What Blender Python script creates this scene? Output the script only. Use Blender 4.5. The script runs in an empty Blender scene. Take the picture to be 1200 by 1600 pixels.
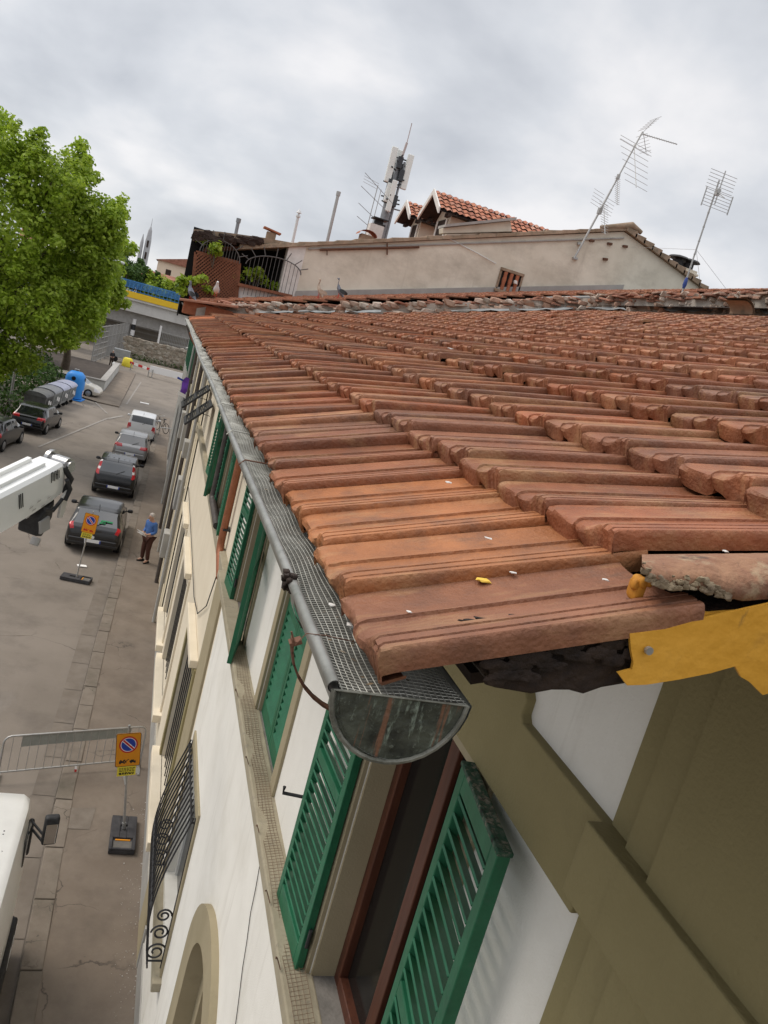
import bpy, bmesh, math, random
import numpy as np
from mathutils import Vector, Matrix
R = math.radians
rng = np.random.default_rng(7)
random.seed(7)
scene = bpy.context.scene
COL = scene.collection

# ------------------------------------------------------------------ camera
CAM = Vector((0, 0, 9.1))
_f = 1200.0
_VY = np.array([-325, -340, _f]); _t = .27
_ny = _f * _f / (340 - 325 * _t); _N = np.array([-_t * _ny, _ny, _f])
_Y = _VY / np.linalg.norm(_VY); _Z = -_N / np.linalg.norm(_N); _X = np.cross(_Y, _Z)
MW = np.array([_X, _Y, _Z])
cam_d = bpy.data.cameras.new('camera'); cam = bpy.data.objects.new('camera', cam_d); COL.objects.link(cam)
cam_d.sensor_fit = 'VERTICAL'; cam_d.sensor_height = 36; cam_d.lens = 27.0
cam_d.clip_start = .02; cam_d.clip_end = 6000
m = Matrix.Identity(4)
for i in range(3):
    m[i][0] = MW[i, 0]; m[i][1] = -MW[i, 1]; m[i][2] = -MW[i, 2]; m[i][3] = CAM[i]
cam.matrix_world = m
scene.camera = cam

# ------------------------------------------------------------------ world: overcast sky
SUN_EL, SUN_AZ = R(52), R(-62)          # azimuth from +Y towards +X
world = bpy.data.worlds.new('World'); scene.world = world; world.use_nodes = True
nt = world.node_tree; nt.nodes.clear()
def wn(t, **k):
    n = nt.nodes.new(t)
    for a, b in k.items(): setattr(n, a, b)
    return n
wo = wn('ShaderNodeOutputWorld'); bg = wn('ShaderNodeBackground'); bg.inputs['Strength'].default_value = .1
sky = wn('ShaderNodeTexSky', sky_type='NISHITA'); sky.sun_disc = False
sky.sun_elevation = SUN_EL; sky.sun_rotation = SUN_AZ
tc = wn('ShaderNodeTexCoord')
sep = wn('ShaderNodeSeparateXYZ'); nt.links.new(tc.outputs['Generated'], sep.inputs[0])
# cloud layer seen from below: project direction on a plane
zc = wn('ShaderNodeMath', operation='MAXIMUM'); zc.inputs[1].default_value = 0.0; nt.links.new(sep.outputs['Z'], zc.inputs[0])
zp = wn('ShaderNodeMath', operation='ADD'); zp.inputs[1].default_value = .42; nt.links.new(zc.outputs[0], zp.inputs[0])
dx = wn('ShaderNodeMath', operation='DIVIDE'); nt.links.new(sep.outputs['X'], dx.inputs[0]); nt.links.new(zp.outputs[0], dx.inputs[1])
dy = wn('ShaderNodeMath', operation='DIVIDE'); nt.links.new(sep.outputs['Y'], dy.inputs[0]); nt.links.new(zp.outputs[0], dy.inputs[1])
cmb = wn('ShaderNodeCombineXYZ'); nt.links.new(dx.outputs[0], cmb.inputs[0]); nt.links.new(dy.outputs[0], cmb.inputs[1])
n1 = wn('ShaderNodeTexNoise'); n1.inputs['Scale'].default_value = 2.1; n1.inputs['Detail'].default_value = 6; n1.inputs['Roughness'].default_value = .5
n1.inputs['Distortion'].default_value = .15
nt.links.new(cmb.outputs[0], n1.inputs['Vector'])
cr = wn('ShaderNodeValToRGB')
cr.color_ramp.elements[0].position = .37; cr.color_ramp.elements[0].color = (4.5, 4.68, 5.05, 1)
cr.color_ramp.elements[1].position = .62; cr.color_ramp.elements[1].color = (7.5, 7.4, 7.45, 1)
e = cr.color_ramp.elements.new(.5); e.color = (5.8, 5.95, 6.25, 1)
nt.links.new(n1.outputs['Fac'], cr.inputs[0])
# brighter overhead, as an overcast sky is
gr = wn('ShaderNodeMapRange'); gr.inputs['From Min'].default_value = .45; gr.inputs['From Max'].default_value = .9
gr.inputs['To Min'].default_value = 1.0; gr.inputs['To Max'].default_value = 2.3
nt.links.new(sep.outputs['Z'], gr.inputs['Value'])
mul = wn('ShaderNodeMix', data_type='RGBA', blend_type='MULTIPLY'); mul.inputs[0].default_value = 1
nt.links.new(cr.outputs[0], mul.inputs[6]); nt.links.new(gr.outputs[0], mul.inputs[7])
mx = wn('ShaderNodeMix', data_type='RGBA'); mx.inputs[0].default_value = .93
nt.links.new(sky.outputs[0], mx.inputs[6]); nt.links.new(mul.outputs[2], mx.inputs[7])
nt.links.new(mx.outputs[2], bg.inputs['Color']); nt.links.new(bg.outputs[0], wo.inputs[0])

sd = bpy.data.lights.new('sun', 'SUN'); so = bpy.data.objects.new('sun', sd); COL.objects.link(so)
sd.energy = 1.4; sd.angle = R(25); sd.color = (1, .92, .82)
sdir = Vector((math.sin(SUN_AZ) * math.cos(SUN_EL), math.cos(SUN_AZ) * math.cos(SUN_EL), math.sin(SUN_EL)))
so.rotation_euler = sdir.to_track_quat('Z', 'Y').to_euler(); so.location = (0, 0, 60)
vs = scene.view_settings
vs.view_transform = 'Standard'; vs.look = 'None'; vs.gamma = 1; vs.use_curve_mapping = False; vs.exposure = 0.34

# ------------------------------------------------------------------ helpers
def ray(px, py): return MW @ np.array([px - 600.0, py - 800.0, _f])
def onpl(px, py, ax, val):              # the world point of a sight line on an axis plane
    d = ray(px, py); c = np.array(CAM); s = (val - c[ax]) / d[ax]; return Vector(c + s * d)
def atx(px, py, v): return onpl(px, py, 0, v)
def aty(px, py, v): return onpl(px, py, 1, v)
def atz(px, py, v=0): return onpl(px, py, 2, v)

MATS = {}
def mat(name, c1, c2=None, scale=6, rough=.85, metal=0, bump=0, bscale=40, stain=None, spec=.3, coat=0, detail=6, lo=.35, hi=.65, stretch=None, attr=None, island=None, transl=0, trans=0, cracks=None, emit=0, b2=0, b2scale=4):
    if name in MATS: return MATS[name]
    mt = bpy.data.materials.new(name); mt.use_nodes = True; t = mt.node_tree; N = t.nodes; Lk = t.links
    p = N['Principled BSDF']
    p.inputs['Roughness'].default_value = rough; p.inputs['Metallic'].default_value = metal
    p.inputs['Specular IOR Level'].default_value = spec; p.inputs['Coat Weight'].default_value = coat
    if trans: p.inputs['Transmission Weight'].default_value = trans
    tcn = N.new('ShaderNodeTexCoord'); vec = tcn.outputs['Object']
    if stretch:
        mp = N.new('ShaderNodeMapping'); mp.inputs['Scale'].default_value = stretch; Lk.new(vec, mp.inputs[0]); vec = mp.outputs[0]
    col = None
    if island:
        g = N.new('ShaderNodeNewGeometry'); r = N.new('ShaderNodeValToRGB'); r.color_ramp.interpolation = 'LINEAR'
        while len(r.color_ramp.elements) < len(island): r.color_ramp.elements.new(.5)
        for i, c in enumerate(island):
            r.color_ramp.elements[i].position = i / (len(island) - 1); r.color_ramp.elements[i].color = (*c, 1)
        Lk.new(g.outputs['Random Per Island'], r.inputs[0]); col = r.outputs[0]
    elif attr:
        a = N.new('ShaderNodeVertexColor'); a.layer_name = attr; col = a.outputs[0]
    if c2 is not None:
        n = N.new('ShaderNodeTexNoise'); n.inputs['Scale'].default_value = scale; n.inputs['Detail'].default_value = detail; n.inputs['Roughness'].default_value = .65
        Lk.new(vec, n.inputs['Vector'])
        r = N.new('ShaderNodeValToRGB'); r.color_ramp.elements[0].position = lo; r.color_ramp.elements[1].position = hi
        r.color_ramp.elements[0].color = (*c1, 1); r.color_ramp.elements[1].color = (*c2, 1); Lk.new(n.outputs['Fac'], r.inputs[0])
        if col is None: col = r.outputs[0]
        else:
            q = N.new('ShaderNodeMix'); q.data_type = 'RGBA'; q.blend_type = 'MULTIPLY'; q.inputs[0].default_value = 1
            Lk.new(col, q.inputs[6]); Lk.new(r.outputs[0], q.inputs[7]); col = q.outputs[2]
    for st in (stain or []):
        sc, ssc, slo, shi = st[:4]; amt = st[4] if len(st) > 4 else 1.0
        n = N.new('ShaderNodeTexNoise'); n.inputs['Scale'].default_value = ssc; n.inputs['Detail'].default_value = 8; n.inputs['Roughness'].default_value = .7
        sv = vec
        if len(st) > 5:
            mp = N.new('ShaderNodeMapping'); mp.inputs['Scale'].default_value = st[5]; Lk.new(tcn.outputs['Object'], mp.inputs[0]); sv = mp.outputs[0]
        Lk.new(sv, n.inputs['Vector'])
        rr = N.new('ShaderNodeMapRange'); rr.inputs['From Min'].default_value = slo; rr.inputs['From Max'].default_value = shi; rr.inputs['To Max'].default_value = amt
        Lk.new(n.outputs['Fac'], rr.inputs['Value'])
        q = N.new('ShaderNodeMix'); q.data_type = 'RGBA'; Lk.new(rr.outputs[0], q.inputs[0])
        if col is None: q.inputs[6].default_value = (*c1, 1)
        else: Lk.new(col, q.inputs[6])
        q.inputs[7].default_value = (*sc, 1); col = q.outputs[2]
    if cracks:
        cc, cs, cw = cracks
        nz = N.new('ShaderNodeTexNoise'); nz.inputs['Scale'].default_value = cs*2.2; nz.inputs['Detail'].default_value = 6; Lk.new(vec, nz.inputs['Vector'])
        va = N.new('ShaderNodeMix'); va.data_type = 'VECTOR'; va.inputs[0].default_value = .35; Lk.new(vec, va.inputs[4]); Lk.new(nz.outputs['Color'], va.inputs[5])
        vo = N.new('ShaderNodeTexVoronoi'); vo.feature = 'DISTANCE_TO_EDGE'; vo.inputs['Scale'].default_value = cs; Lk.new(va.outputs[1], vo.inputs['Vector'])
        n3 = N.new('ShaderNodeTexNoise'); n3.inputs['Scale'].default_value = cs*.9; Lk.new(vec, n3.inputs['Vector'])
        mr = N.new('ShaderNodeMapRange'); mr.inputs['From Min'].default_value = cw; mr.inputs['From Max'].default_value = 0.0; Lk.new(vo.outputs['Distance'], mr.inputs['Value'])
        m3 = N.new('ShaderNodeMapRange'); m3.inputs['From Min'].default_value = .5; m3.inputs['From Max'].default_value = .6; Lk.new(n3.outputs['Fac'], m3.inputs['Value'])
        mm = N.new('ShaderNodeMath'); mm.operation = 'MULTIPLY'; Lk.new(mr.outputs[0], mm.inputs[0]); Lk.new(m3.outputs[0], mm.inputs[1])
        q = N.new('ShaderNodeMix'); q.data_type = 'RGBA'; Lk.new(mm.outputs[0], q.inputs[0]); Lk.new(col, q.inputs[6]); q.inputs[7].default_value = (*cc, 1); col = q.outputs[2]
    if col is None: p.inputs['Base Color'].default_value = (*c1, 1)
    else: Lk.new(col, p.inputs['Base Color'])
    if emit:
        p.inputs['Emission Color'].default_value = (*c1, 1); p.inputs['Emission Strength'].default_value = emit
    if bump:
        n = N.new('ShaderNodeTexNoise'); n.inputs['Scale'].default_value = bscale; n.inputs['Detail'].default_value = 5; Lk.new(vec, n.inputs['Vector'])
        b = N.new('ShaderNodeBump'); b.inputs['Strength'].default_value = bump; b.inputs['Distance'].default_value = .01
        Lk.new(n.outputs['Fac'], b.inputs['Height'])
        if b2:
            n2 = N.new('ShaderNodeTexNoise'); n2.inputs['Scale'].default_value = b2scale; n2.inputs['Detail'].default_value = 3; Lk.new(vec, n2.inputs['Vector'])
            bb = N.new('ShaderNodeBump'); bb.inputs['Strength'].default_value = b2; bb.inputs['Distance'].default_value = .05
            Lk.new(n2.outputs['Fac'], bb.inputs['Height']); Lk.new(bb.outputs[0], b.inputs['Normal'])
        Lk.new(b.outputs[0], p.inputs['Normal'])
    if transl:
        tr = N.new('ShaderNodeBsdfTranslucent'); ms = N.new('ShaderNodeMixShader'); ms.inputs[0].default_value = transl
        if col is not None: Lk.new(col, tr.inputs[0])
        else: tr.inputs[0].default_value = (*c1, 1)
        Lk.new(p.outputs[0], ms.inputs[1]); Lk.new(tr.outputs[0], ms.inputs[2]); Lk.new(ms.outputs[0], N['Material Output'].inputs[0])
    MATS[name] = mt; return mt

class MB:
    def __init__(s): s.v = []; s.f = []
    def add(s, vs, fs):
        o = len(s.v); s.v += [tuple(v) for v in vs]; s.f += [tuple(i + o for i in f) for f in fs]; return s
    def box(s, a, b):
        x0, x1 = sorted((a[0], b[0])); y0, y1 = sorted((a[1], b[1])); z0, z1 = sorted((a[2], b[2]))
        return s.add([(x0,y0,z0),(x1,y0,z0),(x1,y1,z0),(x0,y1,z0),(x0,y0,z1),(x1,y0,z1),(x1,y1,z1),(x0,y1,z1)],
                     [(0,3,2,1),(4,5,6,7),(0,1,5,4),(1,2,6,5),(2,3,7,6),(3,0,4,7)])
    def obox(s, c, ex, ey, ez):         # oriented box: centre and half axes
        c = Vector(c); ex = Vector(ex); ey = Vector(ey); ez = Vector(ez); vs = []
        for k in (-1, 1):
            for i, j in ((-1,-1),(1,-1),(1,1),(-1,1)): vs.append(c + i*ex + j*ey + k*ez)
        return s.add(vs, [(0,3,2,1),(4,5,6,7),(0,1,5,4),(1,2,6,5),(2,3,7,6),(3,0,4,7)])
    def quad(s, *p): return s.add(p, [tuple(range(len(p)))])
    def prism(s, poly, d):              # poly: 3-D points in a plane, d: thickness vector
        d = Vector(d); n = len(poly); a = [Vector(p) for p in poly]
        return s.add(a + [p + d for p in a], [tuple(range(n))[::-1], tuple(range(n, 2*n))] + [(i, (i+1) % n, n + (i+1) % n, n + i) for i in range(n)])
    def tube(s, path, r, n=8, caps=True, closed=False):
        P = [Vector(p) for p in path]; m_ = len(P); rr = r if hasattr(r, '__len__') else [r] * m_
        vs = []; u = None
        for i in range(m_):
            if closed: t = (P[(i+1) % m_] - P[i-1])
            else: t = P[min(i+1, m_-1)] - P[max(i-1, 0)]
            t = t.normalized() if t.length > 1e-9 else Vector((0,0,1))
            if u is None: u = t.orthogonal().normalized()
            else:
                u = u - t * u.dot(t); u = u.normalized() if u.length > 1e-6 else t.orthogonal().normalized()
            w = t.cross(u)
            for k in range(n):
                a = 2 * math.pi * k / n; vs.append(P[i] + rr[i] * (math.cos(a) * u + math.sin(a) * w))
        fs = []
        for i in range(m_ if closed else m_ - 1):
            j = (i + 1) % m_
            for k in range(n): fs.append((i*n + k, i*n + (k+1) % n, j*n + (k+1) % n, j*n + k))
        if caps and not closed: fs += [tuple(range(n))[::-1], tuple((m_-1)*n + k for k in range(n))]
        return s.add(vs, fs)
    def lathe(s, prof, c=(0,0,0), n=24, axis='z'):
        vs = []; fs = []; c = Vector(c)
        for r, h in prof:
            for k in range(n):
                a = 2*math.pi*k/n; q = (r*math.cos(a), r*math.sin(a), h)
                if axis == 'y': q = (q[0], q[2], q[1])
                if axis == 'x': q = (q[2], q[0], q[1])
                vs.append(c + Vector(q))
        for i in range(len(prof)-1):
            for k in range(n): fs.append((i*n+k, i*n+(k+1) % n, (i+1)*n+(k+1) % n, (i+1)*n+k))
        fs += [tuple(range(n))[::-1], tuple((len(prof)-1)*n+k for k in range(n))]
        return s.add(vs, fs)
    def grid(s, P):                     # P[i][j] points
        a = len(P); b = len(P[0]); vs = [p for row in P for p in row]
        return s.add(vs, [(i*b+j, i*b+j+1, (i+1)*b+j+1, (i+1)*b+j) for i in range(a-1) for j in range(b-1)])
    def rock(s, c, r, sub=1, sq=(1,1,1), jit=.25):
        b = bmesh.new(); bmesh.ops.create_icosphere(b, subdivisions=sub, radius=1)
        vs = []
        for v in b.verts:
            k = 1 + random.uniform(-jit, jit); p = v.co
            q = Vector([math.copysign(abs(p[i])**.6, p[i]) for i in range(3)])
            vs.append(Vector(c) + Vector((q.x*sq[0], q.y*sq[1], q.z*sq[2])) * r * k)
        fs = [tuple(v.index for v in f.verts) for f in b.faces]; b.free(); return s.add(vs, fs)

WPOS = {}
def part(name, mb, mt, parent=None, local=False, bevel=0, smooth=None, seg=2, recalc=True, label=None):
    v = np.array([tuple(p) for p in mb.v], dtype=float).reshape(-1, 3)
    off = np.array(WPOS.get(parent.name, (0,0,0))) if (parent is not None and not local) else np.zeros(3)
    me = bpy.data.meshes.new(name); me.from_pydata((v - off).tolist(), [], mb.f)
    if recalc:
        b = bmesh.new(); b.from_mesh(me); bmesh.ops.recalc_face_normals(b, faces=b.faces); b.to_mesh(me); b.free()
    if smooth is not None:
        me.polygons.foreach_set('use_smooth', [True] * len(me.polygons)); me.set_sharp_from_angle(angle=R(smooth))
    me.materials.append(mt); me.update()
    o = bpy.data.objects.new(name, me); COL.objects.link(o)
    if parent is not None: o.parent = parent
    WPOS[o.name] = tuple(off)
    if bevel:
        bv = o.modifiers.new('bevel', 'BEVEL'); bv.width = bevel; bv.segments = seg; bv.limit_method = 'ANGLE'; bv.angle_limit = R(35)
    if label: o['label'] = label
    return o
def thing(name, label, cat, loc=(0,0,0), rot=(0,0,0), group=None):
    o = bpy.data.objects.new(name, None); COL.objects.link(o); o.empty_display_size = .2
    o.location = loc; o.rotation_euler = rot; o['label'] = label; o['category'] = cat
    if group: o['group'] = group
    WPOS[o.name] = tuple(loc); return o
def solo(name, mb, mt, label, cat, group=None, **k):
    o = part(name, mb, mt, None, **k); o['label'] = label; o['category'] = cat
    if group: o['group'] = group
    return o
def struct(name, mb, mt, kind='structure', **k):
    o = part(name, mb, mt, None, **k); o['kind'] = kind; return o
def kids(o): return [c for c in bpy.data.objects if c.parent == o]
def dup(o, loc=None, rot=None, label=None, parent=None):
    c = o.copy(); COL.objects.link(c)
    if parent is not None: c.parent = parent
    if loc is not None: c.location = loc
    if rot is not None: c.rotation_euler = rot
    if label: c['label'] = label
    for ch in kids(o): dup(ch, parent=c)
    return c

# ------------------------------------------------------------------ materials
m_white = mat('white plaster', (.74,.72,.66), (.80,.78,.72), 1.6, .9, bump=.25, bscale=120, stain=[((.58,.55,.47), 1.1, .52, .8, .55), ((.5,.47,.4), 3, .54, .76, .55, (1,1.6,.12))])
m_cream = mat('cream plaster', (.68,.60,.46), (.74,.66,.52), 1.3, .9, bump=.15, bscale=100, stain=[((.5,.43,.32), .8, .55, .8, .6, (1,1,.3))])
m_olive = mat('olive plaster', (.24,.201,.096), (.278,.235,.116), 1.5, .85, bump=.35, bscale=90, b2=.12, b2scale=5, stain=[((.17,.14,.07), 3, .55, .8, .5), ((.28,.24,.14), 9, .62, .78, .4), ((.155,.125,.062), 4, .58, .75, .4, (1,1.5,.12))])  # darker copy of the trim plaster, shade of the near corner in its colour
m_trim = mat('lit trim plaster', (.31,.262,.165), (.36,.305,.20), 1.5, .85, bump=.2, bscale=110, stain=[((.22,.185,.115), 4, .56, .78, .5), ((.40,.36,.27), 9, .62, .78, .4)])  # paler copy of the olive, light on arch and surrounds put into the colour
m_ledge = mat('weathered ledge plaster', (.30,.262,.185), (.37,.33,.24), 5, .9, bump=.3, bscale=60, stain=[((.2,.18,.15), 14, .55, .72, .7), ((.45,.43,.4), 22, .66, .75, .5)])
m_green = mat('green shutter paint', (.010,.100,.046), (.016,.135,.064), 7, .5, bump=.2, bscale=30, spec=.4, stain=[((.05,.13,.09), 18, .56, .76, .6), ((.13,.17,.14), 50, .66, .76, .5), ((.01,.06,.035), 9, .55, .75, .5)])
m_greenold = mat('flaking green paint', (.02,.07,.04), (.06,.10,.07), 30, .9, bump=1, bscale=45, lo=.4, hi=.55, stain=[((.22,.20,.16), 34, .52, .6, 1), ((.03,.03,.025), 18, .55, .65, 1)])
m_wood = mat('brown window wood', (.055,.017,.009), (.10,.032,.016), 30, .5, bump=.2, bscale=40, stretch=(1,1,.08), spec=.45)
m_glass = mat('dark window glass', (.012,.014,.016), rough=.05, spec=.95, coat=.5)
m_pane = mat('dim window pane', (.012,.011,.010), rough=.12, spec=.18)
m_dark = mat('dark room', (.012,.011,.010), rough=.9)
m_gutter = mat('oxidised gutter metal', (.20,.20,.18), (.32,.32,.295), 9, .42, metal=.55, bump=.25, bscale=30, stain=[((.10,.13,.10), 14, .55, .75, .8), ((.30,.34,.29), 25, .62, .72, .6)])
m_cap = mat('patinated end cap', (.028,.030,.024), (.09,.098,.075), 30, .55, metal=.3, bump=.4, bscale=70, detail=12, stain=[((.30,.36,.29), 60, .56, .70, .85, (1.5,1,.4)), ((.20,.22,.18), 140, .58, .70, .6), ((.20,.10,.06), 22, .57, .63, .9, (2.2,1,.12))])
m_caprim = mat('pale patina rim', (.10,.10,.08), (.22,.215,.18), 40, .6, metal=.3, bump=.3, bscale=80)
m_wire = mat('galvanised wire', (.50,.49,.43), (.30,.29,.25), 20, .5, metal=.3)
m_rust = mat('rusty iron', (.085,.042,.026), (.16,.075,.045), 25, .8, bump=.3, bscale=80)
m_copper = mat('brown drainpipe', (.26,.095,.045), (.34,.13,.065), 10, .55, metal=.2)
m_dpipe = mat('dark drainpipe', (.06,.05,.045), (.10,.085,.075), 12, .5, metal=.2)
m_mortar = mat('bitumen mortar', (.014,.009,.007), (.042,.026,.018), 26, .8, bump=.9, bscale=70, lo=.35, hi=.7)
m_membrane = mat('yellow membrane', (.60,.29,.03), (.70,.36,.05), 9, .5, bump=.25, bscale=60, b2=.14, b2scale=6, stain=[((.40,.19,.03), 18, .58, .76, .6), ((.22,.12,.04), 30, .66, .74, .7, (1,1,.25))])
m_iron = mat('black wrought iron', (.018,.018,.02), (.03,.03,.032), 30, .5, spec=.4)
m_asph = mat('asphalt', (.182,.155,.127), (.222,.190,.158), .35, .93, bump=.5, bscale=260, stain=[((.10,.085,.073), .6, .5, .72, .6), ((.24,.215,.19), .9, .58, .7, .45, (1,.25,1)), ((.075,.062,.055), 2.6, .66, .76, .6), ((.26,.235,.21), 55, .62, .72, .35)], detail=10, cracks=((.085,.070,.058), .55, .009))
m_pave = mat('pavement asphalt', (.165,.132,.102), (.21,.172,.136), 1.1, .93, bump=.6, bscale=200, stain=[((.10,.082,.066), .8, .5, .72, .6), ((.075,.06,.05), 3.0, .64, .76, .6), ((.30,.27,.24), 70, .66, .74, .5)], detail=10, cracks=((.08,.066,.054), 1.0, .010))
m_kerb = mat('kerb stone', (.16,.132,.105), (.205,.172,.138), 2.5, .9, bump=.4, bscale=90, stain=[((.10,.088,.065), 1.2, .48, .72, .75), ((.25,.225,.19), 12, .6, .75, .5)], cracks=((.05,.042,.034), 1.4, .012))
m_line = mat('worn road paint', (.34,.32,.295), (.20,.175,.15), 9, .9)
m_conc = mat('concrete', (.30,.285,.265), (.38,.36,.335), 2, .9, bump=.2, bscale=40, stain=[((.2,.18,.16), 1.5, .55, .8, .5, (1,1,.3))])
m_greyw = mat('grey plinth plaster', (.30,.29,.27), (.38,.37,.34), 2, .9, bump=.2, bscale=60)
m_gable = mat('old gable render', (.56,.515,.42), (.70,.655,.55), .8, .93, bump=.3, bscale=30, detail=9, stain=[((.33,.295,.235), 1.0, .47, .68, .6, (.6,1,1)), ((.68,.64,.56), 2.6, .6, .75, .5), ((.33,.29,.23), 2.5, .58, .75, .5, (1,1,.15))])
m_whitew = mat('flaking whitewash', (.72,.70,.66), (.6,.58,.54), 5, .9, bump=.4, bscale=20)
m_coping = mat('mossy coping tiles', (.22,.165,.11), (.34,.24,.17), 5, .9, bump=.4, bscale=25, stain=[((.11,.10,.075), 6, .52, .7, .7)])
m_stone = mat('rubble mortar stones', c1=(.75,.72,.68), c2=(1.1,1.05,1.0), scale=9, rough=.95, bump=.7, bscale=40, island=[(.26,.22,.18),(.42,.38,.33),(.32,.17,.11),(.54,.50,.45),(.36,.25,.19),(.46,.42,.37)])
m_flash = mat('grey roofing felt', (.17,.18,.18), (.25,.26,.26), 6, .7, bump=.4, bscale=14)
m_trunk = mat('bark', (.09,.07,.05), (.15,.12,.09), 6, .95, bump=.7, bscale=14)
m_leaf = mat('plane leaves', c1=(.8,.8,.8), c2=(1.2,1.2,1.2), scale=.35, rough=.5, spec=.35, transl=.5, island=[(.19,.28,.02),(.28,.39,.03),(.38,.50,.05),(.23,.34,.025),(.48,.58,.10)])
m_leafdk = mat('dark leaves', c1=(.75,.75,.75), c2=(1.15,1.15,1.15), scale=.3, rough=.6, spec=.25, transl=.3, island=[(.03,.065,.012),(.05,.10,.018),(.08,.145,.025)])
m_bwhite = mat('white vehicle paint', (.80,.80,.77), (.74,.74,.71), 2, .32, spec=.5, coat=.3)
m_black = mat('black car paint', (.006,.006,.007), rough=.25, spec=.4, coat=.35)
m_dgrey = mat('charcoal car paint', (.013,.0125,.013), rough=.28, spec=.4, coat=.4)
m_silver = mat('silver car paint', (.28,.275,.27), rough=.3, metal=.5, coat=.5)
m_lsilver = mat('pale silver car paint', (.62,.62,.62), rough=.35, metal=.2, coat=.5)
m_ivory = mat('ivory car paint', (.55,.50,.41), rough=.35, coat=.4)
m_tyre = mat('tyre rubber', (.016,.016,.016), rough=.9)
m_rim = mat('wheel rim metal', (.35,.35,.35), rough=.35, metal=.7)
m_plast = mat('black plastic', (.02,.02,.021), (.035,.035,.036), 20, .6)
m_rlamp = mat('red lamp glass', (.42,.015,.018), rough=.15, spec=.6)
m_wlamp = mat('clear lamp glass', (.75,.72,.70), rough=.15, spec=.6)
m_plate = mat('number plate', (.72,.72,.72), rough=.5)
m_orange = mat('orange sign paint', (.72,.28,.012), (.66,.25,.012), 8, .45)
m_yellow = mat('yellow paper', (.72,.60,.05), (.66,.54,.05), 9, .7)
m_sblue = mat('sign blue', (.02,.05,.32), rough=.45)
m_sred = mat('sign red', (.50,.02,.02), rough=.45)
m_swhite = mat('sign white', (.78,.76,.74), rough=.5)
m_sblack = mat('sign black', (.02,.02,.02), rough=.5)
m_steel = mat('galvanised steel', (.36,.355,.34), (.44,.43,.41), 12, .45, metal=.6)
m_mast = mat('mast steel', (.20,.21,.22), (.30,.31,.32), 3, .5, metal=.5)
m_lgrey = mat('pale grey plastic', (.62,.63,.62), rough=.5)
m_bluebin = mat('blue recycling plastic', (.03,.21,.60), (.035,.25,.66), 3, .45)
m_greybin = mat('grey bin metal', (.27,.28,.28), (.36,.37,.37), 4, .5, metal=.3, bump=.2, bscale=12)
m_binlid = mat('bin lid plastic', (.30,.31,.40), (.38,.39,.47), 3, .5)
m_skin = mat('skin', (.46,.27,.19), rough=.6)
m_shirt = mat('blue shirt', (.05,.12,.30), (.07,.15,.36), 15, .85)
m_trous = mat('brown trousers', (.055,.022,.016), (.075,.03,.02), 15, .9)
m_hair = mat('grey hair', (.42,.38,.34), rough=.9)
m_paper = mat('white paper', (.78,.76,.73), rough=.8)
m_pigeon = mat('pigeon grey', (.10,.11,.13), (.20,.21,.24), 30, .8)
m_buff = mat('buff pigeon', (.34,.25,.18), (.46,.37,.29), 26, .8)
m_brickred = mat('old brick', (.30,.10,.05), (.40,.15,.08), 14, .9, bump=.5, bscale=40)
m_lattice = mat('brown lattice wood', (.17,.068,.038), (.24,.10,.055), 12, .85)
m_tdark = mat('dark old timber', (.028,.019,.015), (.05,.034,.027), 8, .95, bump=.5, bscale=20)
m_purple = mat('purple cloth', (.14,.05,.36), (.19,.07,.46), 8, .8)
m_brblue = mat('blue railing mesh', (.06,.21,.50), (.08,.25,.56), 2, .6)
m_bryel = mat('yellow band', (.78,.50,.03), (.72,.45,.03), 1, .6)
m_rooffar = mat('far tiled roof', (.20,.085,.055), (.34,.16,.11), 1.2, .9, stretch=(1,1,1))
m_wallfar = mat('far cream wall', (.56,.50,.40), (.63,.57,.46), .4, .9)
m_tile = mat('terracotta tile', c1=(.74,.70,.68), c2=(1.12,1.08,1.03), scale=9, rough=.58, spec=.32, bump=.34, bscale=170, b2=.16, b2scale=22, attr='tint', detail=10,
             stain=[((.10,.060,.045), 6, .50, .72, .72), ((.42,.25,.12), 8.5, .50, .70, .55, (.6,3,1)), ((.13,.075,.05), 26, .6, .72, .6, (.35,1,1)), ((.62,.58,.52), 60, .735, .76, .75)])
m_crumb = mat('mortar crumbs', (.66,.64,.60), rough=.9)
m_crumby = mat('yellow foam crumb', (.72,.48,.08), rough=.9)

# ================================================================== GROUND
FX = 1.27                                # the facade plane
kline = [(-12, -.30), (8, -.24), (12.3, -.33), (20, -.27), (26, -.15), (41, .14), (52, .38), (62, .52)]   # kerb edge: y, x
def kx(y): return float(np.interp(y, [a for a, _ in kline], [b for _, b in kline]))
g = MB(); g.quad((-1500,-300,-.15),(1500,-300,-.15),(1500,3000,-.15),(-1500,3000,-.15))
struct('ground', g, mat('ground earth', (.13,.115,.10), (.18,.16,.135), .02, .95))
g = MB(); ys = np.linspace(-20, 135, 60)
g.grid([[(x, y, 0.012 * math.sin(y * .7 + x)*.3) for x in np.linspace(-14, 2.0 if y < 62 else 8.0, 16)] for y in ys])
struct('road', g, m_asph, smooth=40)
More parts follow.
